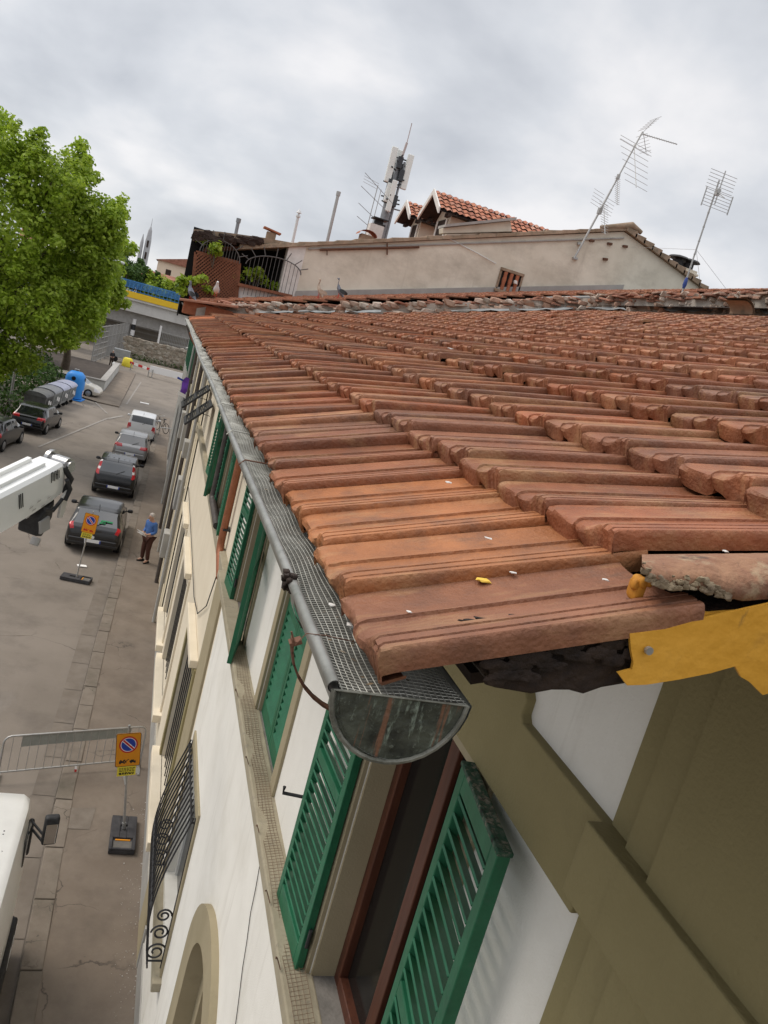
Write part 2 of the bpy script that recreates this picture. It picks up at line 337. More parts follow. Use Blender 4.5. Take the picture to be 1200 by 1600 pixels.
# pavement on the house side with its kerb
g = MB()
yy = np.arange(-12, 60.1, 1.0)
g.grid([[(kx(y) + (FX + .05 - kx(y) ) * t if t > 0 else kx(y) + .29, y, .115 + .006*math.sin(3*y+5*t)) for t in (0, .45, .7, 1)] for y in yy])
struct('pavement', g, m_pave, smooth=40)
k = MB(); y = -12.0
while y < 60:
    L = random.uniform(.85, 1.35); j = random.uniform(-.008, .008); h = .13 + random.uniform(-.006, .006)
    for side in (0,):
        a, b = y + .012, y + L - .012
        k.add([(kx(a)+j, a, -.02),(kx(b)+j, b, -.02),(kx(b)+.30+j, b, -.02),(kx(a)+.30+j, a, -.02),
               (kx(a)+.015+j, a, h),(kx(b)+.015+j, b, h),(kx(b)+.30+j, b, h),(kx(a)+.30+j, a, h)],
              [(0,1,5,4),(1,2,6,5),(2,3,7,6),(3,0,4,7),(4,5,6,7)])
    y += L
struct('kerb', k, m_kerb, bevel=.015)
# gutter slabs along the kerb, in the road
k = MB(); y = -12.0
while y < 26:
    L = random.uniform(1.1, 1.7)
    a, b = y + .008, y + L - .008; d = random.uniform(0, .004)
    k.add([(kx(a)-.40,a,.012+d),(kx(b)-.40,b,.012+d),(kx(b)-.01,b,.010+d),(kx(a)-.01,a,.010+d)], [(0,1,2,3)]); y += L
struct('road_gutter', k, mat('gutter slab', (.15,.125,.10), (.20,.17,.14), 1.6, .92, bump=.4, bscale=120, stain=[((.11,.095,.08), 1, .5, .75, .6)]))
# parking lines on the far side, patches
k = MB()
def road_line(a, b, w=.12, z=.022):
    a = Vector((a[0], a[1], z)); b = Vector((b[0], b[1], z)); n = (b - a).cross(Vector((0,0,1))).normalized() * w / 2
    k.quad(a - n, b - n, b + n, a + n)
road_line((-2.75, 54.5), (-5.05, 41.5)); road_line((-2.9, 56.5), (-4.1, 60.5)); road_line((-2.3, 61), (-3.9, 64), .25)
road_line((-2.0, 63), (-1.6, 80), .12); road_line((-2.7, 54.5), (-1.9, 57.0), .2)
struct('road_marking', k, m_line)
k = MB()
k.add([atz(*p, .121) for p in ((88,1262),(150,1262),(140,1296),(78,1293))], [(0,1,2,3)])
solo('utility_cover', k, mat('worn cover concrete', (.15,.125,.10), (.20,.17,.14), 3, .9, bump=.5, bscale=60), 'worn square concrete utility cover set in the pavement beside the near sign', 'utility cover')

# grit on the pavement along the wall
gm = MB()
for i in range(330):
    t = random.random()**1.8; y = 6.5 + random.random()*6.5; x = FX - .02 - t*.35
    r = random.uniform(.002, .006)*(2.2 if random.random()<.12 else 1); gm.rock((x, y, .122), r, 1, (1,1,.6), .3)
o = struct('gravel_litter', gm, mat('grey grit', (.34,.31,.28), (.5,.47,.43), 30, .95), kind='stuff')

# ================================================================== NEAR HOUSE
PH = R(16.4); TA = math.tan(PH); CP, SP = math.cos(PH), math.sin(PH)
EX, EZ = .262, 9.1 - .301                # front lower edge of the first tile row
LROW = .345; WT = .177; Y0 = .648
def roofz(x): return EZ + (x - EX) * TA
house = thing('white_house', 'white plastered house with olive trim and green shutters under the big terracotta roof', 'house', (FX, 4.5, 0))

def wall_holes(mb, y0, y1, z0, z1, holes, x0, x1):
    Ys = sorted({y0, y1} | {a for h in holes for a in h[:2] if y0 < a < y1}); Zs = sorted({z0, z1} | {a for h in holes for a in h[2:] if z0 < a < z1})
    for a, b in zip(Ys, Ys[1:]):
        for c, d in zip(Zs, Zs[1:]):
            my, mz = (a+b)/2, (c+d)/2
            if any(h[0] < my < h[1] and h[2] < mz < h[3] for h in holes): continue
            mb.quad((x0,a,c),(x0,b,c),(x0,b,d),(x0,a,d))
    for h in holes:
        a, b, c, d = h
        mb.quad((x0,a,c),(x1,a,c),(x1,a,d),(x0,a,d)); mb.quad((x0,b,c),(x1,b,c),(x1,b,d),(x0,b,d))
        mb.quad((x0,a,d),(x1,a,d),(x1,b,d),(x0,b,d)); mb.quad((x0,a,c),(x1,a,c),(x1,b,c),(x0,b,c))
SZ, TZ = 6.02, 7.82                      # sill and head of the upper windows
WINS = [(2.13, 3.09), (4.68, 5.74), (7.10, 8.16)]
w = MB()
GRY = (7.30, 8.72, 2.02, 3.84)           # grille window
ARC_Y, ARC_HW, ARC_SP = 5.12, .62, 3.45  # arched niche: centre, half width, springing
holes = [(a, b, SZ, TZ) for a, b in WINS] + [GRY]
ARO = (ARC_Y-ARC_HW-.02, ARC_Y+ARC_HW+.02, .5, ARC_SP+ARC_HW+.02)
wall_holes(w, -2.0, 9.12, 0, 9.03, holes + [ARO], FX, FX + .30)
# fill the spandrels of the arch
for sgn in (-1, 1):
    pts = [(FX, ARC_Y + sgn*(ARC_HW+.02), ARC_SP+ARC_HW+.02), (FX, ARC_Y + sgn*(ARC_HW+.02), ARC_SP)]
    pts += [(FX, ARC_Y + sgn*ARC_HW*math.cos(a), ARC_SP + ARC_HW*math.sin(a)) for a in np.linspace(0, math.pi/2, 12)]
    pts += [(FX, ARC_Y, ARC_SP+ARC_HW+.02)]
    w.quad(*pts)
w.quad((FX,-2,0),(9,-2,0),(9,-2,9.0),(FX,-2,9.0)); w.quad((FX,-2,9.03),(9,-2,9.03),(9,.6,9.03),(FX,.6,9.03))
part('wall', w, m_white, house, recalc=False)
k = MB(); k.box((FX+.62,-1.9,.2),(9,12.6,8.7)); part('interior', k, m_dark, house)

# pilaster at the near end: three stepped strips
k = MB()
k.box((FX-.016, 1.335, 0), (FX+.01, 1.425, 8.97)); k.box((FX-.036, 1.22, 0), (FX+.01, 1.335, 8.97)); k.box((FX-.056, -1.9, 0), (FX+.01, 1.22, 8.97))
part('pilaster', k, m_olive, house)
# band under the eaves; breaks forward over the pilaster
k = MB()
k.box((FX-.035, 1.435, 7.86), (FX+.01, 9.1, 8.13)); k.box((FX-.085, -1.9, 7.93), (FX-.0, 1.435, 8.135))
k.prism([(FX-.035, 1.90, 8.12), (FX-.035, 1.93, 8.15), (FX-.035, 1.93, 8.2), (FX-.035, 1.97, 8.24), (FX-.035, 9.1, 8.24), (FX-.035, 9.1, 8.12)], (.04, 0, 0))
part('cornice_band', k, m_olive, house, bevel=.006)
# string course at sill level
k = MB()
k.box((FX-.10, 1.6, 5.86), (FX+.02, 9.12, 5.945)); k.box((FX-.15, 1.6, 5.945), (FX+.02, 9.12, 6.03))
part('string_course', k, m_ledge, house, bevel=.01)

def shutter_leaf(parent, hinge, ang, wd, z0, z1, side, mtr=m_green, old=False, opened=True, name='shutter', label=None):
    """leaf hinged at (x,y); side=+1 leaf runs to +y, -1 to -y when ang=0 (flat on the wall); ang swings the free edge to the street"""
    th = .042; hx, hy = hinge
    u = Vector((-math.sin(ang), side*math.cos(ang), 0)); n = Vector((-math.cos(ang), -side*math.sin(ang), 0)); zz = Vector((0,0,1))
    o_ = Vector((hx, hy, z0)); H = z1 - z0
    fr = MB()
    def bar(u0, u1, za, zb, d0=0, d1=th):
        c = o_ + u*((u0+u1)/2) + zz*((za+zb)/2) + n*((d0+d1)/2)
        fr.obox(c, u*((u1-u0)/2), n*((d1-d0)/2), zz*((zb-za)/2))
    s = .055
    bar(0, s, 0, H); bar(wd-s, wd, 0, H); bar(s, wd-s, 0, .13); bar(s, wd-s, H-.07, H); bar(s, wd-s, H*.52, H*.52+.06)
    leaf = part(name, fr, mtr, parent, bevel=.004, label=label)
    sl = MB()
    for za, zb in ((.13, H*.52), (H*.52+.06, H-.07)):
        c_ = int((zb-za)/(.060 if opened else .060)); st = (zb-za)/c_
        for i in range(c_):
            zc_ = za + st*(i+.5)
            c = o_ + u*(wd/2) + zz*zc_ + n*(th/2)
            a = (n*.018 - zz*.026) if not opened else (n*.021 + zz*.016)
            b = a.cross(u).normalized()*.0045
            sl.obox(c, u*(wd/2-s), a, b)
    part('louvres', sl, mtr, leaf)
    for zc_ in (.22, H-.28):
        hg = MB(); hg.tube([o_ + zz*(zc_-.05) - u*.012 + n*.02, o_ + zz*(zc_+.05) - u*.012 + n*.02], .011, 8); part('hinge', hg, m_iron, leaf)
    if old:
        cp = MB(); c = o_ + u*(wd/2) + zz*(H+.006) + n*(th/2); cp.obox(c, u*(wd/2+.004), n*(th/2+.004), zz*.008)
        part('top_rail', cp, m_greenold, leaf, bevel=.004)
    return leaf

def upper_window(parent, a, b, closed=False, z0=SZ, z1=TZ, trim=m_trim):
    k = MB(); pr = .022; tw = .13
    k.box((FX-pr, a-tw, z0-.02), (FX+.005, a, z1+.05)); k.box((FX-pr, b, z0-.02), (FX+.005, b+tw, z1+.05)); k.box((FX-pr, a, z1), (FX+.005, b, z1+.05))
    # reveals
    k.box((FX+.006, a-.001, z0), (FX+.16, a+.012, z1)); k.box((FX+.006, b-.012, z0), (FX+.16, b+.001, z1))
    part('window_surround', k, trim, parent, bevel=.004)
    k = MB(); k.box((FX-.012, a, z0-.04), (FX+.199, b, z0+.005)); part('window_sill', k, mat('grey sill', (.15,.14,.125), (.21,.195,.175), 12, .9, bump=.4, bscale=60), parent)
    if not closed:
        k = MB()
        fx = FX + .13; t_ = .065
        k.box((fx, a+.012, z0), (fx+.07, a+.012+t_, z1)); k.box((fx, b-.012-t_, z0), (fx+.07, b-.012, z1)); k.box((fx, a+.012+t_, z1-t_), (fx+.07, b-.012-t_, z1)); k.box((fx, a+.012+t_, z0), (fx+.07, b-.012-t_, z0+t_))
        c = (a+b)/2
        f = part('window_frame', k, m_wood, parent, bevel=.006)
        k = MB(); k.box((fx+.02, c-.045, z0+t_), (fx+.09, c+.045, z1-t_))
        part('sash_stile', k, m_wood, f, bevel=.006)
        k = MB(); k.box((fx+.045, a+.07, z0+t_-.01), (fx+.05, b-.07, z1-t_+.01)); part('pane', k, m_pane, f)
    k = MB(); k.box((FX+.301, a-.2, z0-.2), (FX+.61, b+.2, z1+.2)); return k

a, b = WINS[0]; upper_window(house, a, b)
shutter_leaf(house, (FX-.03, b+.02), R(3), .535, SZ-.01, TZ-.02, +1)
shutter_leaf(house, (FX-.035, a-.02), R(8), .46, SZ-.01, TZ+.03, -1, old=True, label='green shutter leaf with a flaking weathered top rail')
k = MB(); k.tube([(FX-.05, b+.60, 6.62), (FX-.19, b+.63, 6.62), (FX-.19, b+.63, 6.66)], .010, 8); part('shutter_hook', k, m_iron, house)
a, b = WINS[1]; upper_window(house, a, b, closed=True)
c = (a+b)/2
shutter_leaf(house, (FX+.075, a+.014), 0, c-a-.018, SZ, TZ-.005, +1, opened=False)
shutter_leaf(house, (FX+.075, b-.014), 0, b-c-.018, SZ, TZ-.005, -1, opened=False)
a, b = WINS[2]; upper_window(house, a, b)
shutter_leaf(house, (FX-.03, b+.02), R(3), .535, SZ-.01, TZ-.02, +1)
shutter_leaf(house, (FX-.03, a-.02), R(14), .535, SZ-.01, TZ-.02, -1)

# bird wire mesh lying on the string course
k = MB()
def lwire(p, q, r=.0011): k.tube([p, q], r, 4, caps=False)
for yv in np.arange(2.0, 6.9, .026):
    zz = 6.034 + .012*math.sin(yv*7); lwire((FX-.125, yv, zz), (FX-.03, yv + random.uniform(-.006,.006), zz+.018))
for i in range(5):
    xx = FX-.125 + i*.0235
    pts = [(xx + .004*math.sin(3*yv+i), yv, 6.034 + .012*math.sin(yv*7) + i*.0045) for yv in np.arange(2.0, 6.9, .1)]
    k.tube(pts, .0011, 4, caps=False)
part('bird_mesh', k, mat('rusted bird wire', (.16,.10,.06), rough=.8), house)
for yv, s in ((3.1,1),(3.55,1.2),(4.15,.8),(4.9,1),(5.9,1.1),(6.6,1.2)):
    pts = [(FX-.15 - .03*s*math.sin(t*2.6), yv + .06*s*t + .02*math.sin(7*t), 6.04 + .05*s*math.sin(t*3.0)) for t in np.linspace(0, 1, 9)]
    k = MB(); k.tube(pts, .0028, 5); part('wire_hook', k, m_rust, house)

# thin cable down the white wall
k = MB(); pts = [(FX-.008, y, z) for y, z in ((4.52,5.86),(4.46,5.6),(4.40,5.42),(4.37,5.25),(4.28,5.10),(4.22,4.95),(4.12,4.80),(4.0,4.6),(3.9,4.3))]
k.tube(pts, .0028, 6); part('wall_cable', k, m_plast, house)

# arched niche with its surround
k = MB()
def arch_pts(hw, sp, x, n=28, base=.5, cy=ARC_Y):
    return [(x, cy - hw, base)] + [(x, cy - hw*math.cos(t), sp + hw*math.sin(t)) for t in np.linspace(0, math.pi, n)] + [(x, cy + hw, base)]
def arch_band(k, hi_, ho_, sp, x0, x1, base=.5):
    A = arch_pts(hi_, sp, x0, base=base); B = arch_pts(ho_, sp, x0, base=base); C_ = arch_pts(ho_, sp, x1, base=base); D = arch_pts(hi_, sp, x1, base=base)
    k.grid([A, B]); k.grid([B, C_]); k.grid([D, A])
arch_band(k, ARC_HW-.0, ARC_HW+.30, ARC_SP, FX-.06, FX+.004)
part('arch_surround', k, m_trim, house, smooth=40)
k = MB(); arch_band(k, ARC_HW-.16, ARC_HW-.002, ARC_SP, FX+.10, FX+.28); k.grid([arch_pts(ARC_HW-.001, ARC_SP, FX-.06), arch_pts(ARC_HW-.001, ARC_SP, FX+.10)])
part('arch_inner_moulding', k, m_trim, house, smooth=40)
k = MB(); k.quad(*arch_pts(ARC_HW-.10, ARC_SP, FX+.27)); k.box((FX+.2, ARC_Y-.04, .5), (FX+.268, ARC_Y+.04, ARC_SP+.4)); k.box((FX+.2, ARC_Y-ARC_HW+.1, ARC_SP-.10), (FX+.268, ARC_Y+ARC_HW-.1, ARC_SP))
part('arch_door', k, mat('beige door', (.30,.245,.16), (.36,.30,.2), 3, .7), house)

# ground floor window with bellied iron grille
a, b, z0, z1 = GRY
k = MB(); tw = .14
k.box((FX-.025, a-tw, z0-.1), (FX+.004, a, z1+tw)); k.box((FX-.025, b, z0-.1), (FX+.004, b+tw, z1+tw)); k.box((FX-.025, a, z1), (FX+.004, b, z1+tw))
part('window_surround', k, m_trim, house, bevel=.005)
k = MB(); k.box((FX-.10, a-.22, z0-.22), (FX+.02, b+.22, z0-.1)); part('window_sill', k, m_ledge, house, bevel=.01)
k = MB(); k.box((FX+.12, a, z0), (FX+.17, a+.07, z1)); k.box((FX+.12, b-.07, z0), (FX+.17, b, z1)); k.box((FX+.12, (a+b)/2-.05, z0), (FX+.17, (a+b)/2+.05, z1)); k.box((FX+.12, a+.07, z1-.07), (FX+.17, (a+b)/2-.05, z1)); k.box((FX+.12, (a+b)/2+.05, z1-.07), (FX+.17, b-.07, z1))
f = part('window_frame', k, m_bwhite, house)
k = MB(); k.box((FX+.15, a, z0), (FX+.155, b, z1)); part('pane', k, m_pane, f)
k = MB()
def belly(t):                            # t 0 bottom .. 1 top, offset from the wall
    return .05 + .22 * (math.cos(math.pi/2*(t-.38)/.62)**1.1 if t > .38 else (.55 + .45*math.sin(math.pi/2*t/.38)))
nb = 15
for i in range(nb):
    yv = a - .06 + (b - a + .12) * i/(nb-1)
    k.tube([(FX - belly(t), yv, z0 - .05 + (z1 - z0 + .1)*t) for t in np.linspace(0, 1, 18)], .0095, 6)
for t in (0.03, .12, .40, .97):
    k.tube([(FX - belly(t) , a-.06, z0 - .05 + (z1-z0+.1)*t), (FX - belly(t), b+.06, z0 - .05 + (z1-z0+.1)*t)], .012, 6)
for t in (.05, .97):
    for yv in (a-.06, b+.06): k.tube([(FX+.01, yv, z0-.05+(z1-z0+.1)*t), (FX-belly(t), yv, z0-.05+(z1-z0+.1)*t)], .011, 6)
for yv in (a-.06, b+.06): k.tube([(FX-.025, yv, z0-.05), (FX-.025, yv, z1+.05)], .010, 6)
gr_o = part('window_grille', k, m_iron, house, smooth=60)
k = MB()                                 # scrolls on the side and between the rails
def scroll(cx, cz, r, yv, d=1, turns=1.6):
    k = MB(); k.tube([(cx + d*r*(1-t*.72)*math.cos(2*math.pi*turns*t), yv, cz + r*(1-t*.72)*math.sin(2*math.pi*turns*t)) for t in np.linspace(0, 1, 26)], .011, 5); part('scroll', k, m_iron, gr_o, smooth=60)
for yv in (a-.06, b+.06):
    for q, r in ((.09,.115),(.23,.10),(.35,.085)):
        scroll(FX - .12, z0 + q*(z1-z0), r, yv, 1 if q != .23 else -1)
for i in range(6):
    yc = a + (b-a)*(i+.5)/6
    for t in (.37,):
        k = MB(); k.tube([(FX - belly(t) - .0, yc + .055*math.cos(s), z0 + (z1-z0)*t + .06*math.sin(s)) for s in np.linspace(0, 2*math.pi, 14)], .007, 5); part('iron_ring', k, m_iron, gr_o, smooth=60)
k = MB(); k.box((FX-.02, -1.9, 0), (FX+.003, ARO[0]-.3, .55)); k.box((FX-.02, ARO[1]+.3, 0), (FX+.003, 9.1, .55)); part('plinth', k, m_greyw, house)

# ------------------------------------------------------------------ roof tiles
prof_u = [0, .0012, .003, .010, .0115, .0130, .0150, .026, .0275, .0290, .0310, .0400, .0440, .050, .060, .072, .084, .0880, .0895, .0915, .0945, .105, .120, .138, .155, .166, .172, .1755, .177]
prof_h = [.0240,.0290,.0305,.0305,.0275,.0275,.0305,.0305,.0275,.0275,.0305,.0295,.0270,.0245,.0225,.0215,.0215,.0222,.0250,.0250,.0212,.0192,.0180,.0178,.0185,.0200,.0215,.0215,.0205]
prof_b = [.002,.000,-.003,-.004,-.004,-.004,-.005,-.005,-.005,-.004,-.004,-.003,-.001,.002,.007,.012,.015,.016,.016,.015,.006,.001,.000,.000,.001,.003,.005,.006,.006]
prof_u2 = [0, .003, .012, .028, .042, .060, .086, .0900, .096, .130, .165, .177]
prof_h2 = [.026,.0305,.0285,.0285,.0285,.0225,.0215,.0250,.0205,.0178,.0205,.0205]
prof_b2 = [.0,-.004,-.004,-.004,-.003,.006,.015,.015,.005,.0,.003,.005]
prof_h = [.0235 + (h - .0235)*1.42 for h in prof_h]; prof_h2 = [.0235 + (h - .0235)*1.35 for h in prof_h2]
def tile_rows(nrows, y_start, y_stop, ex, ez, clip, tint_fn, full=.40, wt=WT):
    V = []; F = []; T = []
    for r in range(nrows):
        fx, fz = ex + r*LROW*CP, ez + r*LROW*SP; rz = .026 if r else -.006
        y = y_start + ((r % 2) * .0)
        i = 0
        while y < y_stop:
            yc = y + wt/2; i += 1
            if clip(fx + .17, yc) and not (r == 1 and y < y_start + .01 and y_start < 1):
                near = (y < 5.0 and r < 12)
                U, Hh, Bb = (prof_u, prof_h, prof_b) if near else (prof_u2, prof_h2, prof_b2)
                n = len(U); sc = wt / .177
                jy = random.uniform(-.004,.004); jv = random.uniform(-.010,.006); jz = random.uniform(-.003,.006); rot = random.uniform(-.012,.012); jt = random.uniform(-.012, .016)
                if random.random() < .03: jz += .014; jv -= .018
                vs = [.000, .0008, .0030, .008, .016, .12, .25, full] if near else [.000, .004, .016, full]
                if r == 0 and y < y_start + .01 and y_start < 1: vs = vs[:-1] + [.36]
                o = len(V)
                for vi, v in enumerate(vs):
                    for q in range(n):
                        u = U[q]*sc; h = Hh[q]
                        if near and vi < 4: h += random.uniform(-.0012,.0012)
                        h += .004
                        pil = .0022*math.sin(u/wt*11 + i)*near     # pillowy front
                        if vi == 0: hh = h - .012 + pil
                        elif vi == 1 and near: hh = h - .0062
                        elif vi == 2 and near: hh = h - .0022
                        elif vi == 3 and near: hh = h - .0004
                        elif vi == 1: hh = h - .005
                        else: hh = h
                        vv = v + (random.uniform(-.0018,.0018) if vi < 3 and near else 0) + jv + rot*(u - wt/2)*2
                        if vi < 3: vv += (.004*math.sin(u/wt*math.pi*3 + .6) - .003)*(1 if vi < 2 else .5)
                        hgt = hh + rz + jz - ((.110 if r else -.002) + jt)*max(0, v)
                        V.append((fx + vv*CP - hgt*SP, y + jy + u, fz + vv*SP + hgt*CP))
                # lower lip row
                for q in range(n):
                    hgt = Bb[q] + jz + rz - (.020 if r else 0); vv = jv + .002 + random.uniform(-.0015,.0015)*near + rot*(U[q]*sc - wt/2)*2
                    V.append((fx + vv*CP - hgt*SP, y + jy + U[q]*sc, fz + vv*SP + hgt*CP))
                # underside of lip
                for q in range(n):
                    hgt = Bb[q] + jz + rz - (.020 if r else 0) + .004; vv = jv + .026
                    V.append((fx + vv*CP - hgt*SP, y + jy + U[q]*sc, fz + vv*SP + hgt*CP))
                m_ = len(vs)
                for a_ in range(m_ - 1):
                    for q in range(n - 1): F.append((o + a_*n + q, o + a_*n + q + 1, o + (a_+1)*n + q + 1, o + (a_+1)*n + q))
                for q in range(n - 1):
                    F.append((o + m_*n + q, o + m_*n + q + 1, o + q + 1, o + q)); F.append((o + (m_+1)*n + q, o + (m_+1)*n + q + 1, o + m_*n + q + 1, o + m_*n + q))
                # near side face
                base = len(V); dl = .019
                for vi in range(m_):
                    p = V[o + vi*n]; lo_ = -.002 if vi < 3 else 0
                    V.append((p[0] + dl*SP, p[1] + .002, p[2] - dl*CP))
                for vi in range(m_ - 1): F.append((o + vi*n, o + (vi+1)*n, base + vi + 1, base + vi))
                V_far = len(V)
                for vi in range(m_):
                    p = V[o + vi*n + n - 1]; V.append((p[0] + .02*SP, p[1], p[2] - .02*CP))
                for vi in range(m_ - 1): F.append((o + (vi+1)*n + n - 1, o + vi*n + n - 1, V_far + vi, V_far + vi + 1))
                c = tint_fn(r, y); T += [c] * (len(V) - len(T))
            y += wt
    return V, F, T
TINTS = [(.335,.135,.072), (.300,.122,.066), (.370,.158,.082), (.265,.110,.064), (.325,.142,.082), (.390,.178,.098), (.250,.112,.072), (.31,.13,.07), (.345,.128,.066)]
def mix(c, d, t): return tuple(c[i]*(1-t) + d[i]*t for i in range(3))
def tint_main(r, y):
    c = random.choice(TINTS); k_ = random.uniform(.84, 1.14); c = (c[0]*k_*.80, c[1]*k_*.73, c[2]*k_*.62)
    if random.random() < .22: c = mix(c, (.20,.105,.07), random.uniform(.3,.8))
    elif random.random() < .2: c = mix(c, (.40,.21,.12), random.uniform(.2,.6))
    if r == 0 and 11.4 < y < 12.2: return (.62,.25,.12)
    if r == 0 and y < .75: return (.24,.105,.058)
    if r == 0 and y < 1.3: return mix(c, (.42,.165,.055), .6)
    if r >= 1 and r < 3 and y < 1.7: return mix(c, (.28,.11,.055), .5)
    if r > 4: return mix(c, (.34,.150,.088), .4)
    return c
# line where the roof meets the party wall (plan), found on the roof plane
def onroof(px, py):
    n = np.array([-TA, 0, 1]); d = ray(px, py); p0 = np.array([EX, 0, EZ]); c = np.array(CAM); s = ((p0 - c) @ n) / (d @ n); return c + s*d
PW = [onroof(*p) for p in ((298,497),(346,495),(440,494),(520,494),(600,494),(700,493),(800,492),(900,490),(1000,492),(1100,495),(1200,499),(1330,508))]
PWx = [p[0] for p in PW]; PWy = [p[1] for p in PW]
def pw_y(x):
    best = None
    for i in range(len(PW)-1):
        x0, x1 = PWx[i], PWx[i+1]
        if min(x0,x1) <= x <= max(x0,x1):
            t = (x-x0)/(x1-x0) if x1 != x0 else 0; yv = PWy[i] + t*(PWy[i+1]-PWy[i]); best = yv if best is None else min(best, yv)
    return best if best is not None else (PWy[0] if x < PWx[0] else PWy[-1])
V, F, T = tile_rows(24, Y0, 13.4, EX, EZ, lambda x, y: y < pw_y(x) + .08, tint_main)
tm = MB(); tm.v = V; tm.f = F
ro = part('roof_tiles', tm, m_tile, house, smooth=32, recalc=False)
ca = ro.data.color_attributes.new('tint', 'FLOAT_COLOR', 'POINT')
ca.data.foreach_set('color', np.array([(*c, 1) for c in T], dtype=np.float32).ravel())
# boarding under the tiles
k = MB(); x1 = 9.0
def rp(x, y, d): return (x + d*SP, y, roofz(x) - d*CP)
k.add([rp(.37,.72,.046), rp(x1,.72,.046), rp(x1,13.2,.046), rp(.37,13.2,.046), rp(.37,.72,.06), rp(x1,.72,.06), rp(x1,13.2,.06), rp(.37,13.2,.06)],
      [(0,1,2,3),(7,6,5,4),(0,4,5,1),(1,5,6,2),(2,6,7,3),(3,7,4,0)])
part('roof_boarding', k, m_tdark, house)
k = MB()
for yv in np.arange(1.1, 13, .62):
    k.add([rp(.42,yv,.062), rp(1.5,yv,.062), rp(1.5,yv+.08,.062), rp(.42,yv+.08,.062), rp(.42,yv,.15), rp(1.5,yv,.15), rp(1.5,yv+.08,.15), rp(.42,yv+.08,.15)],
          [(0,1,2,3),(7,6,5,4),(0,4,5,1),(1,5,6,2),(2,6,7,3),(3,7,4,0)])
part('rafter', k, m_tdark, house)
# mortar along the broken verge
yv = .668
P = lambda px, py: tuple(aty(px, py, yv))
edge = [(742,1040),(757,1058),(770,1076),(795,1080),(830,1086),(862,1080),(890,1080),(912,1086),(940,1076),(975,1070),(1030,1052),(1100,1030),(1180,1010)]
top = [(1180,950),(1090,962),(1030,975),(960,988),(880,1004),(800,1020)]
k = MB(); k.prism([P(*p) for p in edge + top], (0, .06, 0)); part('verge_mortar', k, m_mortar, house, bevel=.004)
k = MB()
for i in range(70):
    t = random.random(); px = 760 + 330*t; py = 1010 - 30*t + random.uniform(18, 62) - 36*t; p = aty(px, py, .66)
    k.rock(p, random.uniform(.004,.009), 2, (1.8,.25,.8), .12)
part('mortar_lump', k, m_mortar, house, smooth=60)

# yellow membrane hanging over the verge
mb_ = thing('yellow_membrane', 'torn yellow waterproofing sheet nailed over the broken roof verge', 'membrane', tuple(aty(1080, 1000, .655)))
yv = .652
k = MB()
mp_ = [(984,990),(1040,983),(1092,968),(1140,957),(1200,944),(1300,920),(1300,1060),(1230,1076),(1192,1086),(1180,1074),(1172,1066),(1158,1058),(1151,1045),(1149,1041),(1110,1052),(1060,1062),(1010,1070),(980,1071),(966,1052),(988,1046),(990,1035),(986,1015)]
k.prism([P(*p) for p in mp_], (0, .004, 0)); part('sheet', k, m_membrane, mb_)
k = MB(); yv = .66
k.prism([P(*p) for p in ((1062,976),(1080,966),(1086,956),(1110,958),(1135,956),(1170,954),(1200,945),(1300,918),(1300,924),(1200,950),(1140,962),(1092,973))], (0, .005, 0)); part('folded_edge', k, m_membrane, mb_)
k = MB(); c = aty(1013, 1016, .648); k.lathe([(.0045,-.003),(.0045,.001),(.0025,.002),(.002,.008)], c, 12, 'y'); part('nail', k, m_steel, mb_)
k = MB(); c = aty(1000, 915, .70)
k.rock(c + Vector((0,.004,-.004)), .0085, 3, (.8,1.2,1.7), .05)
for i in range(5): k.rock(c + Vector((random.uniform(-.006,.006), random.uniform(-.006,.01), random.uniform(-.016,.008))), random.uniform(.003,.0055), 2, (1,1,1.2), .08)
solo('foam_blob', k, mat('amber foam', (.55,.25,.03), (.4,.16,.02), 60, .7), 'lump of amber foam squeezed out between the broken tile and the row below', 'foam', smooth=50)

# loose broken tile at the verge
bt = thing('broken_tile', 'loose broken clay tile with a crumbling mortar edge at the roof verge', 'roof tile', tuple(aty(1100, 920, .66)))
yv = .655
nx_, pts_t = 26, []
k = MB(); rows_ = []
xs = np.linspace(1003, 1330, nx_)
topy = lambda px: 867 - (px-1003)*.010
def boty(px):
    base = np.interp(px, [1003,1010,1025,1060,1080,1100,1118,1140,1170,1200,1330], [890,902,915,920,919,922,930,938,937,935,928]); return base
for d, off in ((0, 0), (.02, -9), (.07, -16), (.16, -22)):
    pass
G = []
for i, px in enumerate(xs):
    A = aty(px, topy(px) + random.uniform(-1, 1), .72); B = aty(px, topy(px) + 9, .69); Cc = aty(px, (topy(px)+boty(px))/2 + random.uniform(-2, 2), .662 + random.uniform(-.002,.002)); Cd = aty(px, (topy(px)+3*boty(px))/4, .655 + random.uniform(-.002,.002)); D = aty(px, boty(px) + random.uniform(-2, 2), .658); E_ = aty(px, boty(px)-4, .72)
    Z_ = aty(px, topy(px) - 1, .84)
    G.append([Z_, A, B, Cc, Cd, D, E_])
k.grid(G); k.quad(*G[0]); k.quad(*G[-1][::-1])
part('tile_body', k, mat('broken tile clay', (.30,.165,.095), (.20,.095,.058), 20, .85, bump=.7, bscale=70, stain=[((.36,.27,.17), 26, .54, .66, .7), ((.07,.05,.04), 18, .58, .68, .8)]), bt, smooth=70)
k = MB()
for i in range(110):
    px = random.uniform(1006, 1140); c = aty(px, boty(px) - random.uniform(-1, 22)*random.random(), .656); k.rock(c, random.uniform(.0015,.0045), 1, (1.3,.6,.8), .35)
part('mortar_crust', k, mat('crumbly mortar', (.32,.25,.16), (.17,.125,.085), 40, .95, bump=.6, bscale=80), bt, smooth=60)

